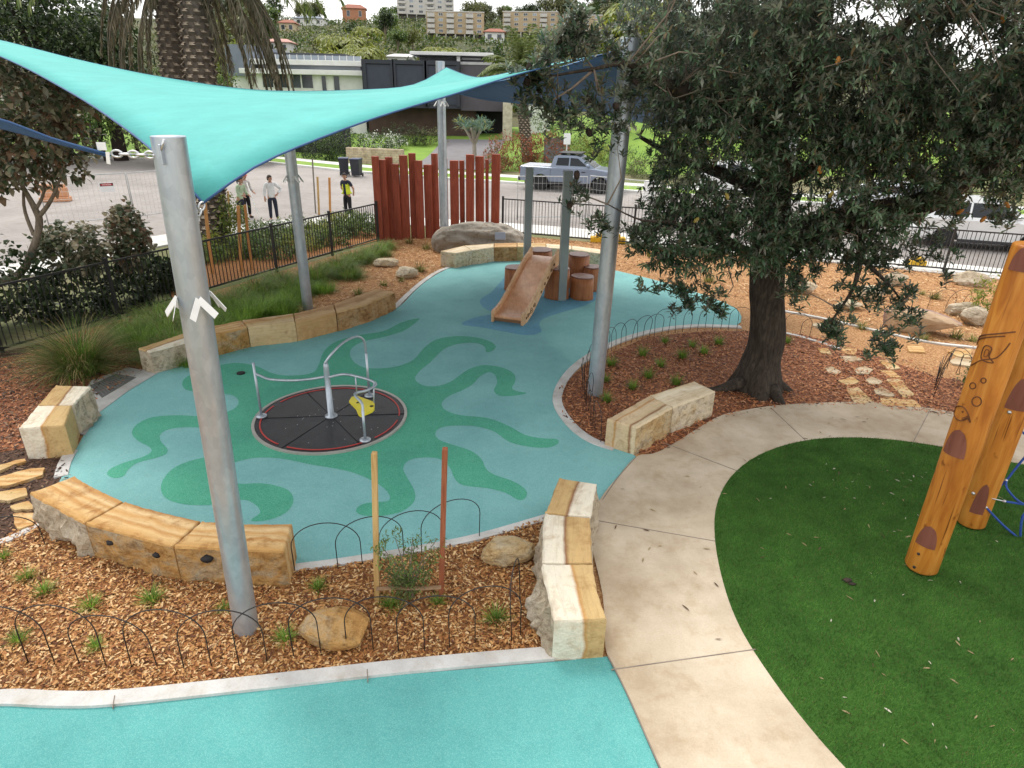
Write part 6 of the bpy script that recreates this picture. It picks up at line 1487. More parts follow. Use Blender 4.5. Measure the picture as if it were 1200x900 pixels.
b = P(273, 290); plant('small_tree', 'bright yellow green bushy young tree among the orange stakes', 'tree', b, [(PD(271,247,b.y), (.40,.4,.50)), (PD(268,262,b.y), (.5,.45,.35))], 130, 9, .13, .10, .05, LYE[:2]+LGR[2:], None, [[(b.x,b.y,-.1,.04),(b.x,b.y,.7,.03),(b.x,b.y,1.1,.015)]])
plant('low_plant', 'bushy low green plant at the palm base behind the fence', 'plant', P(245, 296), [(P(255, 298, .15), (.8,.5,.22))], 60, 8, .16, .14, .03, LYE, PG)

# ---- palms
def frond(n, L, elev, grav, lw, ll, seed, hang=.5):
    q = np.random.default_rng(seed); p = np.zeros(3); d = np.array([math.cos(elev), 0, math.sin(elev)]); seg = 26; bs = []; pts = [p.copy()]
    for i in range(seg):
        d = d+np.array([0, 0, -grav/seg*(1+i/seg)]); d /= np.linalg.norm(d); p = p+d*L/seg; pts.append(p.copy())
    pts = np.array(pts); out = []
    for k in range(n):
        u = .12+.88*k/n; i = min(seg-1, int(u*seg)); c_ = pts[i]+(pts[i+1]-pts[i])*(u*seg-i); t_ = unit(pts[i+1]-pts[i]); lat = np.array([0, 1.0, 0])
        for s_ in (-1, 1):
            dd = lat*s_*q.uniform(.55, .9)+t_*q.uniform(.5, .8)+np.array([0, 0, -hang*q.uniform(.5, 1.3)]); out.append((c_, dd, ll*(1-.55*abs(u-.45))*q.uniform(.8, 1.15)))
    b_ = np.array([o_[0] for o_ in out]); d_ = np.array([o_[1] for o_ in out]); l_ = np.array([o_[2] for o_ in out])
    return leaves(b_, d_, l_, lw, .12, .45, 0), pts
def palm_trunk(name, h, r0, r1, t, m_, mscale, lean=(0, 0), rows=None):
    mb = MB(); K = 20; prof = [(r0*1.15, -.2)]+[(r0+(r1-r0)*k/K, h*k/K) for k in range(K+1)]; ln = lambda z: (lean[0]*z/h, lean[1]*z/h)
    n = 24; vs = [(r_*math.cos(2*math.pi*k/n)+ln(z)[0], r_*math.sin(2*math.pi*k/n)+ln(z)[1], z) for r_, z in prof for k in range(n)]
    mb.add(vs, [(i*n+k, i*n+(k+1)%n, (i+1)*n+(k+1)%n, (i+1)*n+k) for i in range(K+1) for k in range(n)], 0, True)
    dz = .17; nr = int(h/dz); na = max(9, int(2*math.pi*r0/.30)); q = random.Random(h)
    for i in range(nr):
        z = i*dz; r_ = r0+(r1-r0)*z/h
        for k in range(na):
            a = 2*math.pi*(k+.5*(i % 2)+q.uniform(-.06,.06))/na; w_ = math.pi/na*.92; lx, ly = ln(z)
            pt = lambda aa, rr, zz: (lx+rr*math.cos(aa), ly+rr*math.sin(aa), zz)
            pr_ = r_+q.uniform(.06,.11)
            mb.add([pt(a-w_, r_-.01, z), pt(a+w_, r_-.01, z), pt(a+w_*.55, pr_, z+dz*.75), pt(a-w_*.55, pr_, z+dz*.75), pt(a-w_*.7, r_, z+dz*1.25), pt(a+w_*.7, r_, z+dz*1.25)], [(0,1,2,3)], 0); mb.f.append([len(mb.v)-4+k2 for k2 in (0,)]+[len(mb.v)-3, len(mb.v)-1, len(mb.v)-2]); mb.mi.append(1); mb.sm.append(False)
    mb.build('trunk', m_, t); return ln(h)
PTM = [mat('palm_trunk_bark', (.085,.068,.056), (.145,.118,.096), 9, .95, .6, 30), mat('palm_leaf_base', (.50,.41,.31), (.34,.27,.20), 9, .9, .6, 40)]
LFD = [leafmat('dead_frond_a', (.095,.08,.05)), leafmat('dead_frond_b', (.145,.12,.078)), leafmat('dead_frond_c', (.06,.058,.03))]
LFG = [leafmat('palm_frond_a', (.075,.11,.03)), leafmat('palm_frond_b', (.13,.17,.05)), leafmat('palm_frond_c', (.21,.24,.09))]
FRD = {}
def palm(px, py, tx, ty, h, r, label, dead, live, Ld, Ll, seed, leafw=.05, leafl=.5, scale=1, Y=None):
    b_ = P(px, py) if Y is None else PD(px, py, Y); b_.z = max(0, terr(b_.x, b_.y)); tp = PD(tx, ty, b_.y); k = h/(tp.z-b_.z); t = thing('date_palm', label, 'palm', b_, 0, 'date palms')
    lx, ly = palm_trunk('trunk', h, r, r*.95, t, PTM, 1, ((tp.x-b_.x)*k, 0)); q = random.Random(seed)
    for kind, cnt, L_ in (('dead', dead, Ld), ('live', live, Ll)):
        for i in range(cnt):
            az = (i*2.399) % 6.283
            if kind == 'dead' and abs(az-4.712) < .62: continue
            key = (kind, i % 4, L_)
            if key not in FRD:
                if kind == 'dead': co, pts = frond(70, L_, R(-8+i % 4*11), 1.9+.25*(i % 4), .040, .29, i, 1.7)
                else: co, pts = frond(70, L_, R(25+i % 4*17), 1.15, leafw, leafl, 10+i, .35)
                o_ = raw_mesh('frond', co, 4, LFD if kind == 'dead' else LFG, np.repeat(rng.choice(3, len(co)//8), 2), t); me = o_.data; bpy.data.objects.remove(o_)
                mb = MB(); mb.tube([tuple(p) for p in pts], [.035*(1-.85*j/len(pts)) for j in range(len(pts))], 5); ro = mb.build('rachis', LFD[1] if kind == 'dead' else LFG[2], t); FRD[key] = (me, ro.data); bpy.data.objects.remove(ro)
            me, rm = FRD[key]; f_ = bpy.data.objects.new('frond', me); COL.objects.link(f_); f_.parent = t; f_.location = (lx, ly, h-(.35 if kind == 'dead' else .05)-q.uniform(0, .4)); f_.rotation_euler = (q.uniform(-.1,.1), q.uniform(-.12,.12), i*2.399+q.uniform(-.2,.2)); s_ = q.uniform(.8, 1.12); f_.scale = (s_,)*3
            r2 = bpy.data.objects.new('rachis', rm); COL.objects.link(r2); r2.parent = f_
    return t
palm(252, 288, 232, 50, 8.6, .44, 'date palm with patterned trunk and hanging dead fronds, right of the pair behind the sail', 30, 26, 4.6, 5.0, 1)
palm(224, 279, 204, 50, 8.9, .44, 'date palm with patterned trunk partly hidden by its neighbour, left of the pair', 26, 26, 4.6, 5.0, 2)
palm(619, 178, 610, 100, 6.1, .42, 'date palm with green fronds standing beside the dark house', 3, 34, 2.4, 3.7, 3, .08, .6, Y=52)

# ---- trees behind on the left
def bigtree(px, Y, h, r, label, mats, n, group=None, trunk=.3, low=.35, leaf=.34, cat='tree', name='tree', per=9):
    c_ = PD(px, 120, Y); x, y = c_.x, c_.y; z = max(0, terr(x, y)); q = random.Random(px*3+Y); ells = []
    for k in range(7):
        a = q.uniform(0, 6.28); rr = r*q.uniform(.25, .62); zz = h*q.uniform(low+.15, .86); sz = r*q.uniform(.38, .6); ells.append(((x+rr*math.cos(a), y+rr*math.sin(a), z+zz), (sz, sz, sz*.75)))
    stems = [[(x, y, z-.3, trunk), (x+q.uniform(-.2,.2), y, z+h*.35, trunk*.75), (x, y, z+h*.75, trunk*.3)]]
    for e in ells[:5]: stems.append([(x, y, z+h*.3, trunk*.5), tuple((Vector((x, y, z+h*.4))+Vector(e[0]))/2)+(trunk*.3,), tuple(e[0])+(trunk*.1,)])
    return plant(name, label, cat, (x, y, z), ells, n, per, leaf*1.5, leaf, leaf*.5, mats, group, stems, BARKD, .35)
bigtree(62, 49, 12.5, 6.6, 'dark spreading tree with black trunk above the sail at top left', LDK, 900, trunk=.6, low=.36)
bigtree(-60, 46, 12.0, 6.0, 'dark dense tree at the far top left corner behind the cotton tree', LDK, 600, trunk=.4, low=.3)
bigtree(128, 47.5, 9.5, 3.8, 'dark tree with black trunk behind the hanging palm fronds', LDK, 480, trunk=.5, low=.42)
BGL = 'green shrubs and trees behind the palms'
for k, (x, Y, h, r, m_) in enumerate([(170,44,4.2,2.4,LOL),(110,47,4.6,2.6,LGR),(205,48,5.4,2.6,LYE),(150,52,6.5,3.2,LGR),(60,50,5.5,3.2,LOL),(10,48,5.0,3.2,LGR),(265,50,5.0,1.9,LDK),(285,47,3.2,1.8,LDK),(-60,46,5.0,3.5,LDK),(240,56,7.0,3.0,LGR),(90,60,9.0,4.5,LDK),(30,62,9.0,4.5,LGR),(190,64,9.0,4,LOL)]):
    bigtree(x, Y, h, r, 'leafy green tree in the belt of greenery behind the palms', m_, 240, BGL, .15, .1, .26)
# ---- far side gardens
def fs(px, py, Y, r, label, mats, n=110, L=.16, W=.07, group=None, **kw): return shrub_px(px, py, Y, r, label, mats, n, 9, .2, L, W, group=group, **kw)
fs(400, 171, 51, (1.9,1.1,1.35), 'rounded clipped green hedge shrub left of the low stone wall', LDK[1:]+LGR[1:2], 260); fs(380, 178, 51.5, (1.8,1.0,1.2), 'dark hedge shrub at the left end of the stone wall', LDK, 200)
fs(350, 172, 53, (2.2,1.0,1.7), 'dark hedge behind the sail edge at the far side of the road', LDK, 240)
fs(448, 165, 58, (2.2,.9,.75), 'white flowering shrub in front of the dark house', [LDK[1], LGR[0], leafmat('white_flower', (.62,.62,.58))], 200, .14, .1)
fs(475, 158, 60, (2.2,.9,.9), 'dark shrub under the dark house wall, left one', LDK, 130); fs(500, 160, 60, (2.0,.8,.7), 'grey green shrub under the dark house wall, right one', LOL, 120)
fs(600, 178, 47, (2.0,1.1,1.2), 'red and green leaved shrub right of the driveway', LRD, 260, .2, .06); fs(640, 176, 47, (1.6,1.0,1.25), 'reddish shrub around the thin street sign', LRD, 220, .2, .06); fs(580, 190, 45.5, (1.2,.8,.6), 'low reddish green shrub beside the kerb behind the red posts', LRD[1:], 110, .16, .06)
BK = 'shrubs on the grassy bank above the road'
for k, (x, y, Y, r, m_) in enumerate([(700,160,52,(1.8,1.2,1.5),LGR),(735,190,46,(1.7,.9,.95),LGR),(765,200,44,(1.7,.8,.85),LOL),(800,198,44,(1.7,.8,1.0),LGR),(715,182,48,(1.4,.9,.7),LYE),(680,175,50,(1.2,.9,.9),LYE),(690,140,56,(2.2,1.3,1.3),LOL),(725,135,57,(2.0,1.2,1.2),LYE),(650,140,56,(2.0,1.0,1.1),LGR),(665,118,60,(1.8,1,1.4),LYE),(840,180,46,(2,1,1.5),LGR),(900,185,44,(2,1,1.6),LDK),(970,190,42,(2.2,1,1.6),LGR),(1050,195,41,(2.2,1,1.7),LDK),(1130,205,40,(2.2,1,1.7),LGR),(1210,215,39,(2.2,1,1.7),LDK)]):
    fs(x, y, Y, r, 'leafy shrub on the grassy bank above the parked cars', m_, 150, .17, .06, BK)
for k, (x, Y, h, r, m_) in enumerate([(860,58,8,4.2,LGR),(960,56,5,3.4,LOL),(1060,60,4.5,3.4,LDK),(1170,55,4.5,3.4,LGR),(790,62,8,4,LOL),(1280,52,7,5,LDK)]):
    bigtree(x, Y, h, r, 'tall leafy tree far behind the banksia crown', m_, 260, 'trees behind the banksia crown', .2, .2, .34)
# dragon tree
b = PD(556, 186, 52); b.z = terr(b.x, b.y); t = thing('dragon_tree', 'small dragon tree with forked trunk and spiky blue green crown before the dark house', 'tree', b)
mb = MB(); tips = []
limb([(0,0,-.2,.2),(0,0,.9,.15),(0,0,1.4,.14)], mb, 8, .02)
for k in range(7):
    a = k*.9; e = (math.cos(a)*.95*(1 if k else .1), math.sin(a)*.95*(1 if k else .1), 2.55+.2*math.sin(k*2)); limb([(0,0,1.3,.13),(e[0]*.5,e[1]*.5,1.95,.1),e+(.07,)], mb, 7, .02); tips.append(e)
mb.build('trunk', wood('pale_bark', (.30,.26,.22), (.36,.32,.27), (.42,.38,.33), (9,9,2), .9), t)
tp_ = np.repeat(np.array(tips), 5, 0)+rng.normal(size=(35, 3))*np.array([.32,.32,.12]); co = rosettes(tp_, np.tile([0, 0, 1.0], (35, 1))+rdir(35)*.5, 22, .62, .05); raw_mesh('crown', co, 4, [leafmat('dragon_leaf_a', (.10,.17,.13)), leafmat('dragon_leaf_b', (.16,.24,.18)), leafmat('dragon_leaf_c', (.30,.30,.08))], np.repeat(rng.choice(3, len(co)//8, p=[.45,.4,.15]), 2), t)
# ------------------------------------------------------------------ buildings
def rend(n, c, c2=None, sc=1.2): return mat(n, c, c2 or tuple(x*.88 for x in c), sc, .85, .2, 20, fine=.06)
HW, HD, HBR, HG = rend('white_render', (.74,.74,.72)), rend('dark_navy_panel', (.045,.048,.062)), rend('brown_brick', (.085,.052,.042), (.06,.038,.032)), rend('grey_cladding', (.13,.12,.135))
HPAN = mat('navy_panel_inset', (.032,.04,.062), (.04,.048,.07), 2, .4); GLASSB = mat('window_glass', (.035,.042,.05), (.06,.07,.08), .8, .12, spec=.6); GLASSL = mat('pale_window_glass', (.20,.24,.28), (.28,.32,.35), .8, .15, spec=.6)
ROOFG = rend('slate_grey_roof', (.20,.23,.28)); ROOFT = rend('terracotta_roof', (.30,.115,.075), (.24,.09,.06)); CREAM = rend('cream_brick', (.46,.365,.235), (.40,.31,.20)); CREAMB = rend('pale_balcony', (.55,.53,.49)); ORB = rend('orange_brick', (.42,.20,.115)); LST = rend('limestone_pillar', (.58,.53,.43), (.42,.37,.29), 3); FRM = mat('window_frame_white', (.68,.68,.66)); FRD_ = mat('window_frame_dark', (.03,.03,.035))
class House:
    "local frame: x along the front, y into the building (front at y = 0), z up"
    def __init__(s, name, label, cat, px, Y, rz=0, group=None, z=None):
        p = PD(px, 100, Y); s.Y = Y; s.base = Vector((p.x, Y, terr(p.x, Y) if z is None else z)); s.t = thing(name, label, cat, s.base, rz, group); s.rz = rz
    def X(s, px): return PD(px, 100, s.Y).x-s.base.x
    def Zr(s, py, px=600): return PD(px, py, s.Y).z-s.base.z
    def box(s, name, m, x0, x1, y0, y1, z0, z1, parent=None, bev=0):
        mb = MB(); mb.box(x0, x1, y0, y1, z0, z1, bev=bev); return mb.build(name, m, parent or s.t)
    def win(s, x0, x1, z0, z1, y=0, fm=None, gm=None, mull=0, d=.06):
        fm = fm or FRM; gm = gm or GLASSB; f = .07; mb = MB()
        for a in ((x0-f, x1+f, z1, z1+f), (x0-f, x1+f, z0-f, z0), (x0-f, x0, z0, z1), (x1, x1+f, z0, z1)): mb.box(a[0], a[1], y-d, y+.02, a[2], a[3])
        for k in range(mull): xm = x0+(x1-x0)*(k+1)/(mull+1); mb.box(xm-.03, xm+.03, y-d*.8, y+.01, z0, z1)
        w_ = mb.build('window', fm, s.t); mb = MB(); mb.box(x0, x1, y-.02, y+.01, z0, z1); mb.build('glass', gm, w_); return w_
# white house
h = House('white_house', 'low white modern house with flat roof behind the turquoise sail', 'house', 350, 66, .02)
X, Zr = h.X, lambda py: h.Zr(py, 350)
x0, x1 = X(300), X(426); zt = Zr(84)
h.box('wall', HW, x0, x1, 0, 9, -1, zt-.25); h.box('wall', HW, X(268), x0-.01, 1.2, 9, -1, zt-.45)
h.box('roof', HW, X(286), x1+.2, -.7, 9.5, zt-.24, zt+.18, bev=.03); h.box('clerestory', GLASSL, x0+.6, x1-.3, .5, 8.5, zt+.19, zt+.55); h.box('roof', HW, x0-.2, x1+.1, -.2, 9.2, zt+.56, Zr(70), bev=.03)
h.box('side_roof', ROOFG, X(266), X(300)-.3, .8, 9, zt-.44, Zr(53)); 
mb = MB()
for k in range(14): xx = x0+1+(x1-x0-1.4)*k/13; mb.box(xx-.03, xx+.03, 1.5, 1.56, Zr(70)+.01, Zr(63))
mb.build('balustrade_posts', FRM, h.t); h.box('balustrade_glass', GLASSL, x0+1, x1-.4, 1.52, 1.535, Zr(70)+.05, Zr(63.5)); h.box('roof_terrace', rend('terrace_dark', (.07,.075,.085)), x0+.8, x1-2.2, 3, 7, Zr(70)+.01, Zr(60))
for a, b_, z0, z1, m_, k in ((309,321,103,85,0,0),(325,338,103,85,0,0),(341,353,103,87,0,0),(354.5,367,103,87,0,0),(377.5,382.5,106,88,0,0),(391.5,398,106,88,0,0)): h.win(X(a), X(b_), Zr(z0), Zr(z1), -.005)
h.win(X(318), X(332), Zr(150), Zr(125), -.005, mull=1); h.win(X(350), X(372), Zr(150), Zr(125), -.005, mull=2)
# dark house
h = House('dark_house', 'large dark navy house with brown brick base and white flat roof behind the red posts', 'house', 505, 64, .0)
X, Zr = h.X, lambda py: h.Zr(py, 505)
zt, zm, zb = Zr(71), Zr(127), -1.0
xa, xb, xc = X(425), X(539), X(592)
h.box('wall', HBR, xa, X(556), 1.5, 11, zb, zm); h.box('upper_wall', HD, xa, xb, 0, 11, zm+.01, zt)
h.box('side_wing', HG, xb+.01, xc, .6, 11, Zr(129), Zr(73)); h.box('garage_opening', rend('garage_shade', (.014,.013,.014)), X(556)+.01, xc-.2, 4, 11, zb, Zr(129)-.01)  # near-black box: the dimness inside the garage opening is put into its colour
mb = MB()
for k in range(40): xx = xb+.08+(xc-xb-.1)*k/40; mb.box(xx, xx+.05, .56, .6, Zr(129)+.05, Zr(73)-.05)
mb.build('cladding_ribs', HG, h.t)
h.box('fascia', mat('fascia_pale', (.42,.41,.43)), xb+.02, xc+.1, .5, .58, Zr(74.5), Zr(73)+.12)
for a, b_ in ((430.5,459),(465,497),(502,535)):
    h.box('panel', HPAN, X(a), X(b_), -.05, .02, zm+.35, Zr(77)); mb = MB()
    for q in ((X(a)-.28, X(a), zm+.2, Zr(76)), (X(b_), X(b_)+.28, zm+.2, Zr(76))): mb.box(q[0], q[1], -.22, .0, q[2], q[3])
    mb.box(X(a)-.28, X(b_)+.28, -.22, .0, Zr(76)+.005, zt-.02); mb.build('panel_surround', HD, h.t)
h.box('upper_storey', rend('upper_shadow', (.10,.10,.11)), X(484), X(563), 5, 12, zt, Zr(62)); h.win(X(486), X(530), zt+.5, Zr(64.5), 4.99, gm=GLASSB, mull=3); h.win(X(536), X(560), zt+.5, Zr(66), 4.99, gm=GLASSB, mull=1)
h.box('roof', HW, X(474), X(576), 3.8, 12.5, Zr(62)+.01, Zr(57.5), bev=.04); h.box('roof_post', HW, X(531), X(535), 4.2, 4.5, zt, Zr(62)); h.box('white_fin_wall', HW, X(512), X(520.5), -.5, -.05, Zr(110), Zr(71.5))
h.box('pillar', LST, X(590), X(601), -1.2, .3, zb, Zr(118)); h.box('side_wall', HW, X(612), X(648), 2, 8, zb, Zr(118)); h.win(X(617), X(625), Zr(136), Zr(131), 1.99)
# driveway and garden of the dark house
DRV = rend('driveway_paving', (.20,.19,.20))
g = [PD(480,200,46.8), PD(565,205,46), PD(592,170,63), PD(520,168,63)]
mb = MB(); N = 9
for i in range(N+1):
    for j in range(4):
        a = g[0].lerp(g[3], i/N); b_ = g[1].lerp(g[2], i/N); c_ = a.lerp(b_, j/3); mb.v.append((c_.x, c_.y, terr(c_.x, c_.y)+.06))
for i in range(N):
    for j in range(3): mb.f.append([i*4+j, i*4+j+1, (i+1)*4+j+1, (i+1)*4+j]); mb.mi.append(0); mb.sm.append(False)
struct(mb, 'driveway', DRV)
SWALL = NT('stone_block_wall'); v = SWALL.coords((1,1,1), (R(90), 0, 0), rand=False); br = SWALL.n('ShaderNodeTexBrick'); br.inputs['Scale'].default_value = 1.6; br.inputs['Mortar Size'].default_value = .012
for i_, c_ in ((1,(.44,.37,.29)),(2,(.52,.43,.31)),(3,(.22,.18,.15))): br.inputs[i_].default_value = (*c_, 1)
SWALL.l(v, br.inputs[0]); cw = SWALL.mix(1.0, br.outputs[0], SWALL.ramp(SWALL.noise(v, 2.5, 5), [(.3, (.65,.6,.55)), (.65, (1.1,1.08,1.05))]), 'MULTIPLY'); SWALL.bump(SWALL.noise(v, 12), .4, .03); SWALL = SWALL.fin(cw, .85)
a, b_ = PD(408, 190, 49.5), PD(473, 190, 48.5); mb = MB(); L_ = (b_-a).length; mb.box(-L_/2, L_/2, -.2, .2, -.5, zat(a.x, a.y, 172.5)-terr(a.x, a.y)); o = mb.build('stone_wall', SWALL); c_ = a.lerp(b_, .5); o.location = (c_.x, c_.y, terr(c_.x, c_.y)); o.rotation_euler = (0, 0, math.atan2(b_.y-a.y, b_.x-a.x)); tag(o, 'low wall of pale stone blocks at the far side of the road behind the bins', 'wall')
a, b_ = PD(330, 175, 56), PD(412, 178, 55); mb = MB(); L_ = (b_-a).length; mb.box(-L_/2, L_/2, -.1, .1, -.5, 2.2)
for k in range(int(L_/1.8)+1): mb.box(-L_/2+k*1.8-.06, -L_/2+k*1.8+.06, -.14, .14, -.5, 2.3)
o = mb.build('garden_wall', rend('dark_wall', (.04,.038,.045))); c_ = a.lerp(b_, .5); o.location = (c_.x, c_.y, terr(c_.x, c_.y)); o.rotation_euler = (0, 0, math.atan2(b_.y-a.y, b_.x-a.x)); tag(o, 'dark garden wall under the white house behind the hedge', 'wall')
a, b_ = PD(638, 170, 52), PD(668, 170, 51.5); mb = MB(); L_ = (b_-a).length; mb.box(-L_/2, L_/2, -.15, .15, -.5, 1.75); mb.box(-L_/2-.03, L_/2+.03, -.19, .19, 1.751, 1.83)
o = mb.build('retaining_wall', rend('grey_wall', (.16,.16,.18))); c_ = a.lerp(b_, .5); o.location = (c_.x, c_.y, terr(c_.x, c_.y)); o.rotation_euler = (0, 0, -.05); tag(o, 'dark grey garden wall behind the parked pickup truck', 'wall')
# apartment blocks on the hill
BLD = []
def seat(cx, pb):
    'distance at which photo row pb meets the hill in column cx'
    a, b_ = 95., 330.
    for _ in range(40):
        m_ = (a+b_)/2; p_ = PD(cx, pb, m_)
        if p_.z > terr(p_.x, m_): a = m_
        else: b_ = m_
    return m_
def apartments(px0, px1, pt, pb, Y, floors, bays, label, m_=CREAM, under=1.6, rz=0, balc=(1,)):
    cx = (px0+px1)/2; Y = seat(cx, pb); z = PD(cx, pb, Y).z; h = House('apartment_block', label, 'apartment block', cx, Y, rz, None, z); x0, x1 = h.X(px0), h.X(px1); H_ = h.Zr(pt, cx); D_ = 9
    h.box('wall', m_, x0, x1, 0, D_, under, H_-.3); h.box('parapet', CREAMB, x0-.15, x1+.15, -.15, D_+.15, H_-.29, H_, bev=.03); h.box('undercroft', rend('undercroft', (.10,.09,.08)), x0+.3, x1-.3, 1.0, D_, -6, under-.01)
    mb = MB()
    for k in range(bays+1): xx = x0+.2+(x1-x0-.4)*k/bays; mb.box(xx-.2, xx+.2, .05, .5, -6, under-.01)
    mb.build('columns', CREAMB, h.t); fh = (H_-.3-under)/floors; bw = (x1-x0)/bays
    for f in range(floors):
        for k in range(bays):
            xa_ = x0+bw*(k+.5); zz = under+fh*f
            if k in balc:
                h.win(xa_-bw*.3, xa_+bw*.3, zz+.25, zz+fh*.82, -.01, FRM, GLASSB, 1); mb = MB(); mb.box(xa_-bw*.38, xa_+bw*.38, -1.0, .0, zz+.02, zz+.16); mb.box(xa_-bw*.38, xa_+bw*.38, -1.0, -.92, zz+.161, zz+.95); mb.build('balcony', CREAMB, h.t)
            else: h.win(xa_-bw*.2, xa_+bw*.2, zz+fh*.32, zz+fh*.78, -.01, FRM, GLASSL if (f+k) % 3 == 0 else GLASSB, 1)
    BLD.append((px0-4, px1+4, pt-4, pb+2, Y)); return h
apartments(502, 567, 13, 47, 235, 4, 6, 'tan four storey apartment block with white balconies in the middle of the hill', rz=.05, balc=(0, 2, 4))
apartments(588, 650, 13, 44, 245, 4, 6, 'tan apartment block with balconies on the hill right of the middle one', rz=-.12, balc=(0, 4))
apartments(656, 700, 17, 44, 252, 4, 4, 'tan apartment block on the hill partly behind the banksia leaves', rz=-.15, balc=(1,))
apartments(470, 533, -8, 22, 285, 4, 6, 'pale apartment block higher up the hill behind the tan one', m_=CREAMB, rz=.1, balc=(0, 3, 5))
def gable(px0, px1, pt, pb, Y, label, wm, rm, rz=0, nw=3, name='hill_house'):
    cx = (px0+px1)/2; Y = seat(cx, pb); z = PD(cx, pb, Y).z; h = House(name, label, 'house', cx, Y, rz, None, z); x0, x1 = h.X(px0), h.X(px1); H_ = h.Zr(pt, cx); e = H_*.68; D_ = 8
    h.box('wall', wm, x0, x1, 0, D_, -5, e); mb = MB(); o_ = .5
    mb.add([(x0-o_,-o_,e),(x1+o_,-o_,e),(x1+o_,D_+o_,e),(x0-o_,D_+o_,e),(x0+(x1-x0)*.22,D_/2,H_),(x1-(x1-x0)*.22,D_/2,H_),(x0-o_,-o_,e+.15),(x1+o_,-o_,e+.15),(x1+o_,D_+o_,e+.15),(x0-o_,D_+o_,e+.15)], [(3,2,1,0),(0,1,7,6),(1,2,8,7),(2,3,9,8),(3,0,6,9),(6,7,5,4),(7,8,5),(8,9,4,5),(9,6,4)]); mb.build('roof', rm, h.t)
    for k in range(nw): xx = x0+(x1-x0)*(k+.5)/nw; h.win(xx-.6, xx+.6, e*.3, e*.8, -.01)
    BLD.append((px0-3, px1+3, pt-3, pb+2, Y)); return h
gable(408, 434, 4, 23, 250, 'orange brick house with tiled roof near the hill top', ORB, ROOFT, .2, 2)
gable(335, 352, 22, 38, 200, 'cream house with terracotta roof behind the hanging palm fronds', rend('cream_wall', (.55,.45,.3)), ROOFT, .1, 2); gable(352, 385, 18, 30, 230, 'grey roofed house near the hill top behind the palm fronds', HW, ROOFG, .0, 3)
gable(316, 344, 44, 62, 120, 'white low house with pinkish roof above the white flat roofed one', HW, rend('pink_roof', (.5,.28,.24)), .1, 2); gable(568, 590, 32, 50, 225, 'brown roofed house between the two tan apartment blocks', HW, ROOFT, 0, 2)
gable(455, 490, 62, 78, 110, 'small white roofed house just above the dark house', HW, HW, .1, 2)
# ------------------------------------------------------------------ hillside trees
def proto(mats, n, L, W, ells, palmy=False):
    co, cl = foliage(ells, n, 9, .55, L, W, .45, .25, .5); o_ = raw_mesh('crown', co, 4, mats, tones(cl, len(mats), .3)); me = o_.data; bpy.data.objects.remove(o_)
    mb = MB(); limb([(0,0,-1.5,.25),(.1,0,2,.2),(0,0,5,.1)], mb, 7, .05)
    for e in ells[:3]: limb([(.05,0,2,.14), (e[0][0]*.6, e[0][1]*.6, e[0][2]*.8, .09), (*e[0], .04)], mb, 6, .05)
    k = mb.build('trunk', BARKG); tm = k.data; bpy.data.objects.remove(k); return me, tm
def rel(s_, tall): 
    q = random.Random(s_); return [((q.uniform(-1.3,1.3), q.uniform(-1.3,1.3), tall*q.uniform(.42,.95)), (q.uniform(1.0,1.7),)*2+(q.uniform(.7,1.3),)) for _ in range(6)]
PR = [proto(m_, 130, .55, .26, rel(k, t_)) for k, (m_, t_) in enumerate([(LDK[1:]+LGR[:1], 6), (LGR, 5.5), (LOL, 6.5), (LOL[1:]+LYE[:2], 5), (LDK, 7), (LYE, 4.5)])]
co, _ = frond(26, 2.6, R(45), 1.3, .11, .8, 3, .3); PALMC = np.vstack([np.column_stack([co[:,0]*math.cos(a)-co[:,1]*math.sin(a), co[:,0]*math.sin(a)+co[:,1]*math.cos(a), co[:,2]*(.7+.5*(k % 3))+5.2]) for k, a in enumerate(np.arange(16)*2.399)])
o_ = raw_mesh('crown', PALMC, 4, LYE, np.repeat(rng.choice(3, len(PALMC)//8), 2)); pm = o_.data; bpy.data.objects.remove(o_); mb = MB(); limb([(0,0,-1,.2),(.1,0,2.5,.16),(0,0,5.3,.15)], mb, 7, .03); k = mb.build('trunk', BARKG); pt_ = k.data; bpy.data.objects.remove(k); PR.append((pm, pt_))
HT = ['rounded dark green tree on the hillside', 'green bushy tree on the hillside', 'olive gum tree on the hillside', 'yellowish olive tree on the hillside', 'tall dark tree on the hillside', 'bright yellow green tree on the hillside', 'slender palm on the lower hillside']
q = random.Random(21); cnt = 0; tries = 0
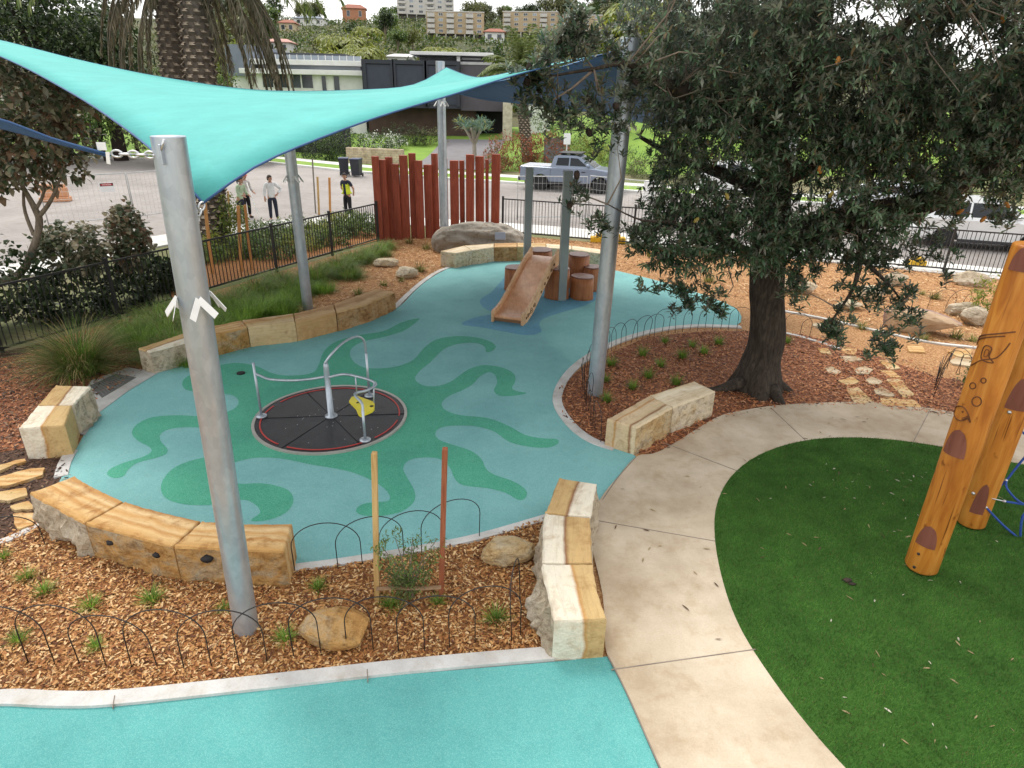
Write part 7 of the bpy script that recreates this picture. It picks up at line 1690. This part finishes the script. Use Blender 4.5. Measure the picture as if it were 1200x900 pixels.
while cnt < 285 and tries < 12000:
    tries += 1
    px_ = q.uniform(230, 760) if q.random() < .82 else q.uniform(-80, 1290); Y = 78+(q.random()**.75)*275; p = PD(px_, 60, Y); z = terr(p.x, Y)
    sc = q.uniform(.9, 1.7); kind = q.choices(range(7), [.13,.17,.17,.16,.06,.13,.18] if Y < 150 else [.24,.2,.26,.12,.14,.03,.01])[0]; hh = (7.2 if kind != 6 else 7)*sc
    if cnt < 26:
        px_ = q.uniform(385, 580); Y = q.uniform(86, 125); p = PD(px_, 60, Y); z = terr(p.x, Y); kind = q.choice((6, 6, 5, 3, 6)); sc = q.uniform(1.0, 1.4); hh = 7*sc
    bx, by = proj((p.x, Y, z)); tx, ty = proj((p.x, Y, z+hh)); w_ = 2.4*sc/Y*800; bad = False
    for x0, x1, y0, y1, yb in BLD:
        if Y < yb+11 and bx+w_ > x0 and bx-w_ < x1 and ty < y1-(y1-y0)*.22 and by > y0: 
            if Y > yb-3 or ty < y1-2: bad = True
    if Y < 84 and 262 < bx < 660: bad = True
    if ty < 2+abs(q.gauss(0, 5)) and bx > 300 and bx < 700 and q.random() < .75: bad = True
    if bad: continue
    t = thing('hill_palm' if kind == 6 else 'hill_tree', HT[kind], 'tree', (p.x, Y, z-.2), q.uniform(0, 6.28), 'trees covering the hillside'); t.scale = (sc*q.uniform(.9, 1.2), sc*q.uniform(.9, 1.2), sc)
    for nm, me in (('crown', PR[kind][0]), ('trunk', PR[kind][1])): c_ = bpy.data.objects.new(nm, me); COL.objects.link(c_); c_.parent = t
    cnt += 1
# scrub between the hillside trees
n_ = 5200; px_ = rng.uniform(200, 800, n_); Yv = 80+rng.uniform(0, 1, n_)**.8*270; bs = []
for a, Y in zip(px_, Yv):
    p = PD(a, 60, Y); bad = any(Y < yb+9 and x0 < a < x1 and Y > yb-6 for x0, x1, y0, y1, yb in BLD)
    if not bad: bs.append((p.x, Y, terr(p.x, Y)))
bs = np.repeat(np.array(bs), 9, 0); m_ = len(bs); bs = bs+rng.normal(size=(m_, 3))*np.array([1.0, 1.0, .55])+np.array([0, 0, .6])
co = leaves(bs, rdir(m_)+np.array([0, 0, .4]), 1.0*rng.uniform(.6, 1.3, m_), .5, .2); SCR = LDK[1:]+LGR[:2]+LOL+LYE[:1]
tag(raw_mesh('hillside_scrub', co, 4, SCR, tones(np.repeat(rng.uniform(0, 1, m_//9), 9), len(SCR), .2)), kind='stuff')
# short pile of the synthetic turf
pl = [P(*v) for v in ((822,600),(840,550),(900,522),(980,508),(1110,520),(1330,566),(1500,640),(1500,925),(980,925),(880,810),(825,740))]
xy = scatter(pl, 230000); xy = xy[in_poly(xy[:,0], xy[:,1], [(p[0], p[1]) for p in TURFP])]; n_ = len(xy)
b_ = np.column_stack([xy, np.full(n_, .03)]); d_ = np.column_stack([rng.normal(.25, .45, n_), rng.normal(.1, .45, n_), np.ones(n_)])
co = blades(b_, d_, .026*rng.uniform(.6, 1.3, n_), .0055, .5, 1); TP = [leafmat('turf_blade_a', (.038,.108,.019), rough=.6, spec=.15), leafmat('turf_blade_b', (.068,.175,.031), rough=.6, spec=.15), leafmat('turf_blade_c', (.10,.20,.042), rough=.6, spec=.15), leafmat('turf_blade_tan', (.12,.11,.045), rough=.6, spec=.15)]
tag(raw_mesh('turf_pile', co, 4, TP, rng.choice(4, n_, p=[.38,.38,.18,.06])), kind='stuff')
# litter on the lawn
PET = [leafmat('dry_leaf_white', (.55,.52,.42)), leafmat('dry_leaf_tan', (.34,.26,.14)), leafmat('dry_leaf_brown', (.10,.06,.035))]
LMS = []
for k in range(3):
    L_ = .05+.012*k; mb = MB(); mb.add([(-L_,0,0),(-L_*.3,-.012,.008),(L_*.4,-.011,.01),(L_,0,.002),(L_*.4,.011,.004),(-L_*.3,.012,.002)], [(0,1,2,5),(5,2,4),(2,3,4)]); LMS.append((mb, k))
q = random.Random(8); pool = []
for mb, k in LMS:
    o_ = mb.build('fallen_leaf', PET[k]); pool.append(o_.data); bpy.data.objects.remove(o_)
ta = [(p[0], p[1]) for p in TURFP]
pts = scatter([P(*v) for v in ((850,530),(1180,560),(1190,880),(1010,890),(850,640))], 95)
for k, (x, y) in enumerate(pts):
    if not in_poly(np.array([x]), np.array([y]), ta)[0]: continue
    i = q.choices((0, 1, 2), (.55, .35, .1))[0]; o_ = bpy.data.objects.new('fallen_leaf', pool[i]); COL.objects.link(o_); o_.location = (x, y, .036); o_.rotation_euler = (q.uniform(-.2,.2), q.uniform(-.2,.2), q.uniform(0, 6.28)); s_ = q.uniform(.35, .75); o_.scale = (s_,)*3
    tag(o_, ['small whitish fallen leaf lying on the synthetic turf', 'small tan fallen leaf lying on the synthetic turf', 'small brown fallen leaf lying on the synthetic turf'][i], 'leaf', 'fallen leaves on the synthetic turf')
pts = scatter([P(*v) for v in ((720,560),(830,500),(1000,480),(1090,490),(900,530),(830,620),(880,760),(760,820),(715,640))], 26)
for k, (x, y) in enumerate(pts):
    o_ = bpy.data.objects.new('fallen_leaf', pool[1+k % 2]); COL.objects.link(o_); o_.location = (x, y, .042); o_.rotation_euler = (0, 0, q.uniform(0, 6.28)); s_ = q.uniform(.4, .8); o_.scale = (s_,)*3; tag(o_, 'tiny dry leaf lying on the concrete path', 'leaf', 'dry leaves on the concrete path')
p = P(992, 684); mb = MB(); mb.blob((0,0,.02), (.05,.035,.02), 0, 2, .4, 3, 2); mb.blob((.03,-.05,.012), (.045,.02,.012), 0, 2, .3, 3, 5); o_ = mb.build('dead_cone', CONE); o_.location = (p.x, p.y, .03); tag(o_, 'dark fallen seed cone lying on the synthetic turf', 'seed cone')
# ------------------------------------------------------------------ light and view
w = bpy.data.worlds.new('World'); scene.world = w; w.use_nodes = True
nt = w.node_tree; bg = nt.nodes['Background']
sk = nt.nodes.new('ShaderNodeTexSky'); sk.sky_type = 'NISHITA'; sk.sun_disc = False
SUN_EL, SUN_AZ = R(58), R(-35)
sk.sun_elevation = SUN_EL; sk.sun_rotation = SUN_AZ; sk.air_density = 1.0; sk.dust_density = 3.0; sk.ozone_density = 1.0
tc = nt.nodes.new('ShaderNodeTexCoord'); mpn = nt.nodes.new('ShaderNodeMapping'); mpn.inputs['Scale'].default_value = (1, 1, 2.5)
nt.links.new(tc.outputs['Generated'], mpn.inputs[0])
cn = nt.nodes.new('ShaderNodeTexNoise'); cn.inputs['Scale'].default_value = 2.2; cn.inputs['Detail'].default_value = 6
nt.links.new(mpn.outputs[0], cn.inputs['Vector'])
cr_ = nt.nodes.new('ShaderNodeValToRGB'); e = cr_.color_ramp.elements
e[0].position = .25; e[0].color = (8.5, 8.5, 8.6, 1); e[1].position = .7; e[1].color = (13.6, 13.4, 13.0, 1)
nt.links.new(cn.outputs[0], cr_.inputs[0])
mx = nt.nodes.new('ShaderNodeMix'); mx.data_type = 'RGBA'; mx.inputs[0].default_value = .82
nt.links.new(sk.outputs[0], mx.inputs[6]); nt.links.new(cr_.outputs[0], mx.inputs[7])
nt.links.new(mx.outputs[2], bg.inputs['Color']); bg.inputs['Strength'].default_value = .093
sd_ = bpy.data.lights.new('Sun', 'SUN'); so = bpy.data.objects.new('Sun', sd_); COL.objects.link(so)
sd_.energy = 1.5; sd_.angle = R(22); sd_.color = (1, .95, .87)
dirv = Vector((math.sin(SUN_AZ)*math.cos(SUN_EL), math.cos(SUN_AZ)*math.cos(SUN_EL), math.sin(SUN_EL)))
so.rotation_euler = dirv.to_track_quat('Z', 'Y').to_euler(); so.location = (0, 0, 40)
vs_ = scene.view_settings; scene.display_settings.display_device = 'sRGB'
vs_.view_transform = 'Standard'; vs_.look = 'None'; vs_.gamma = 1; vs_.exposure = 0.78
try: vs_.use_curve_mapping = False
except Exception: pass
scene.cycles.use_denoising = True
scene.cycles.max_bounces = 6; scene.cycles.diffuse_bounces = 3; scene.cycles.glossy_bounces = 3; scene.cycles.transparent_max_bounces = 6
scene.cycles.use_adaptive_sampling = True
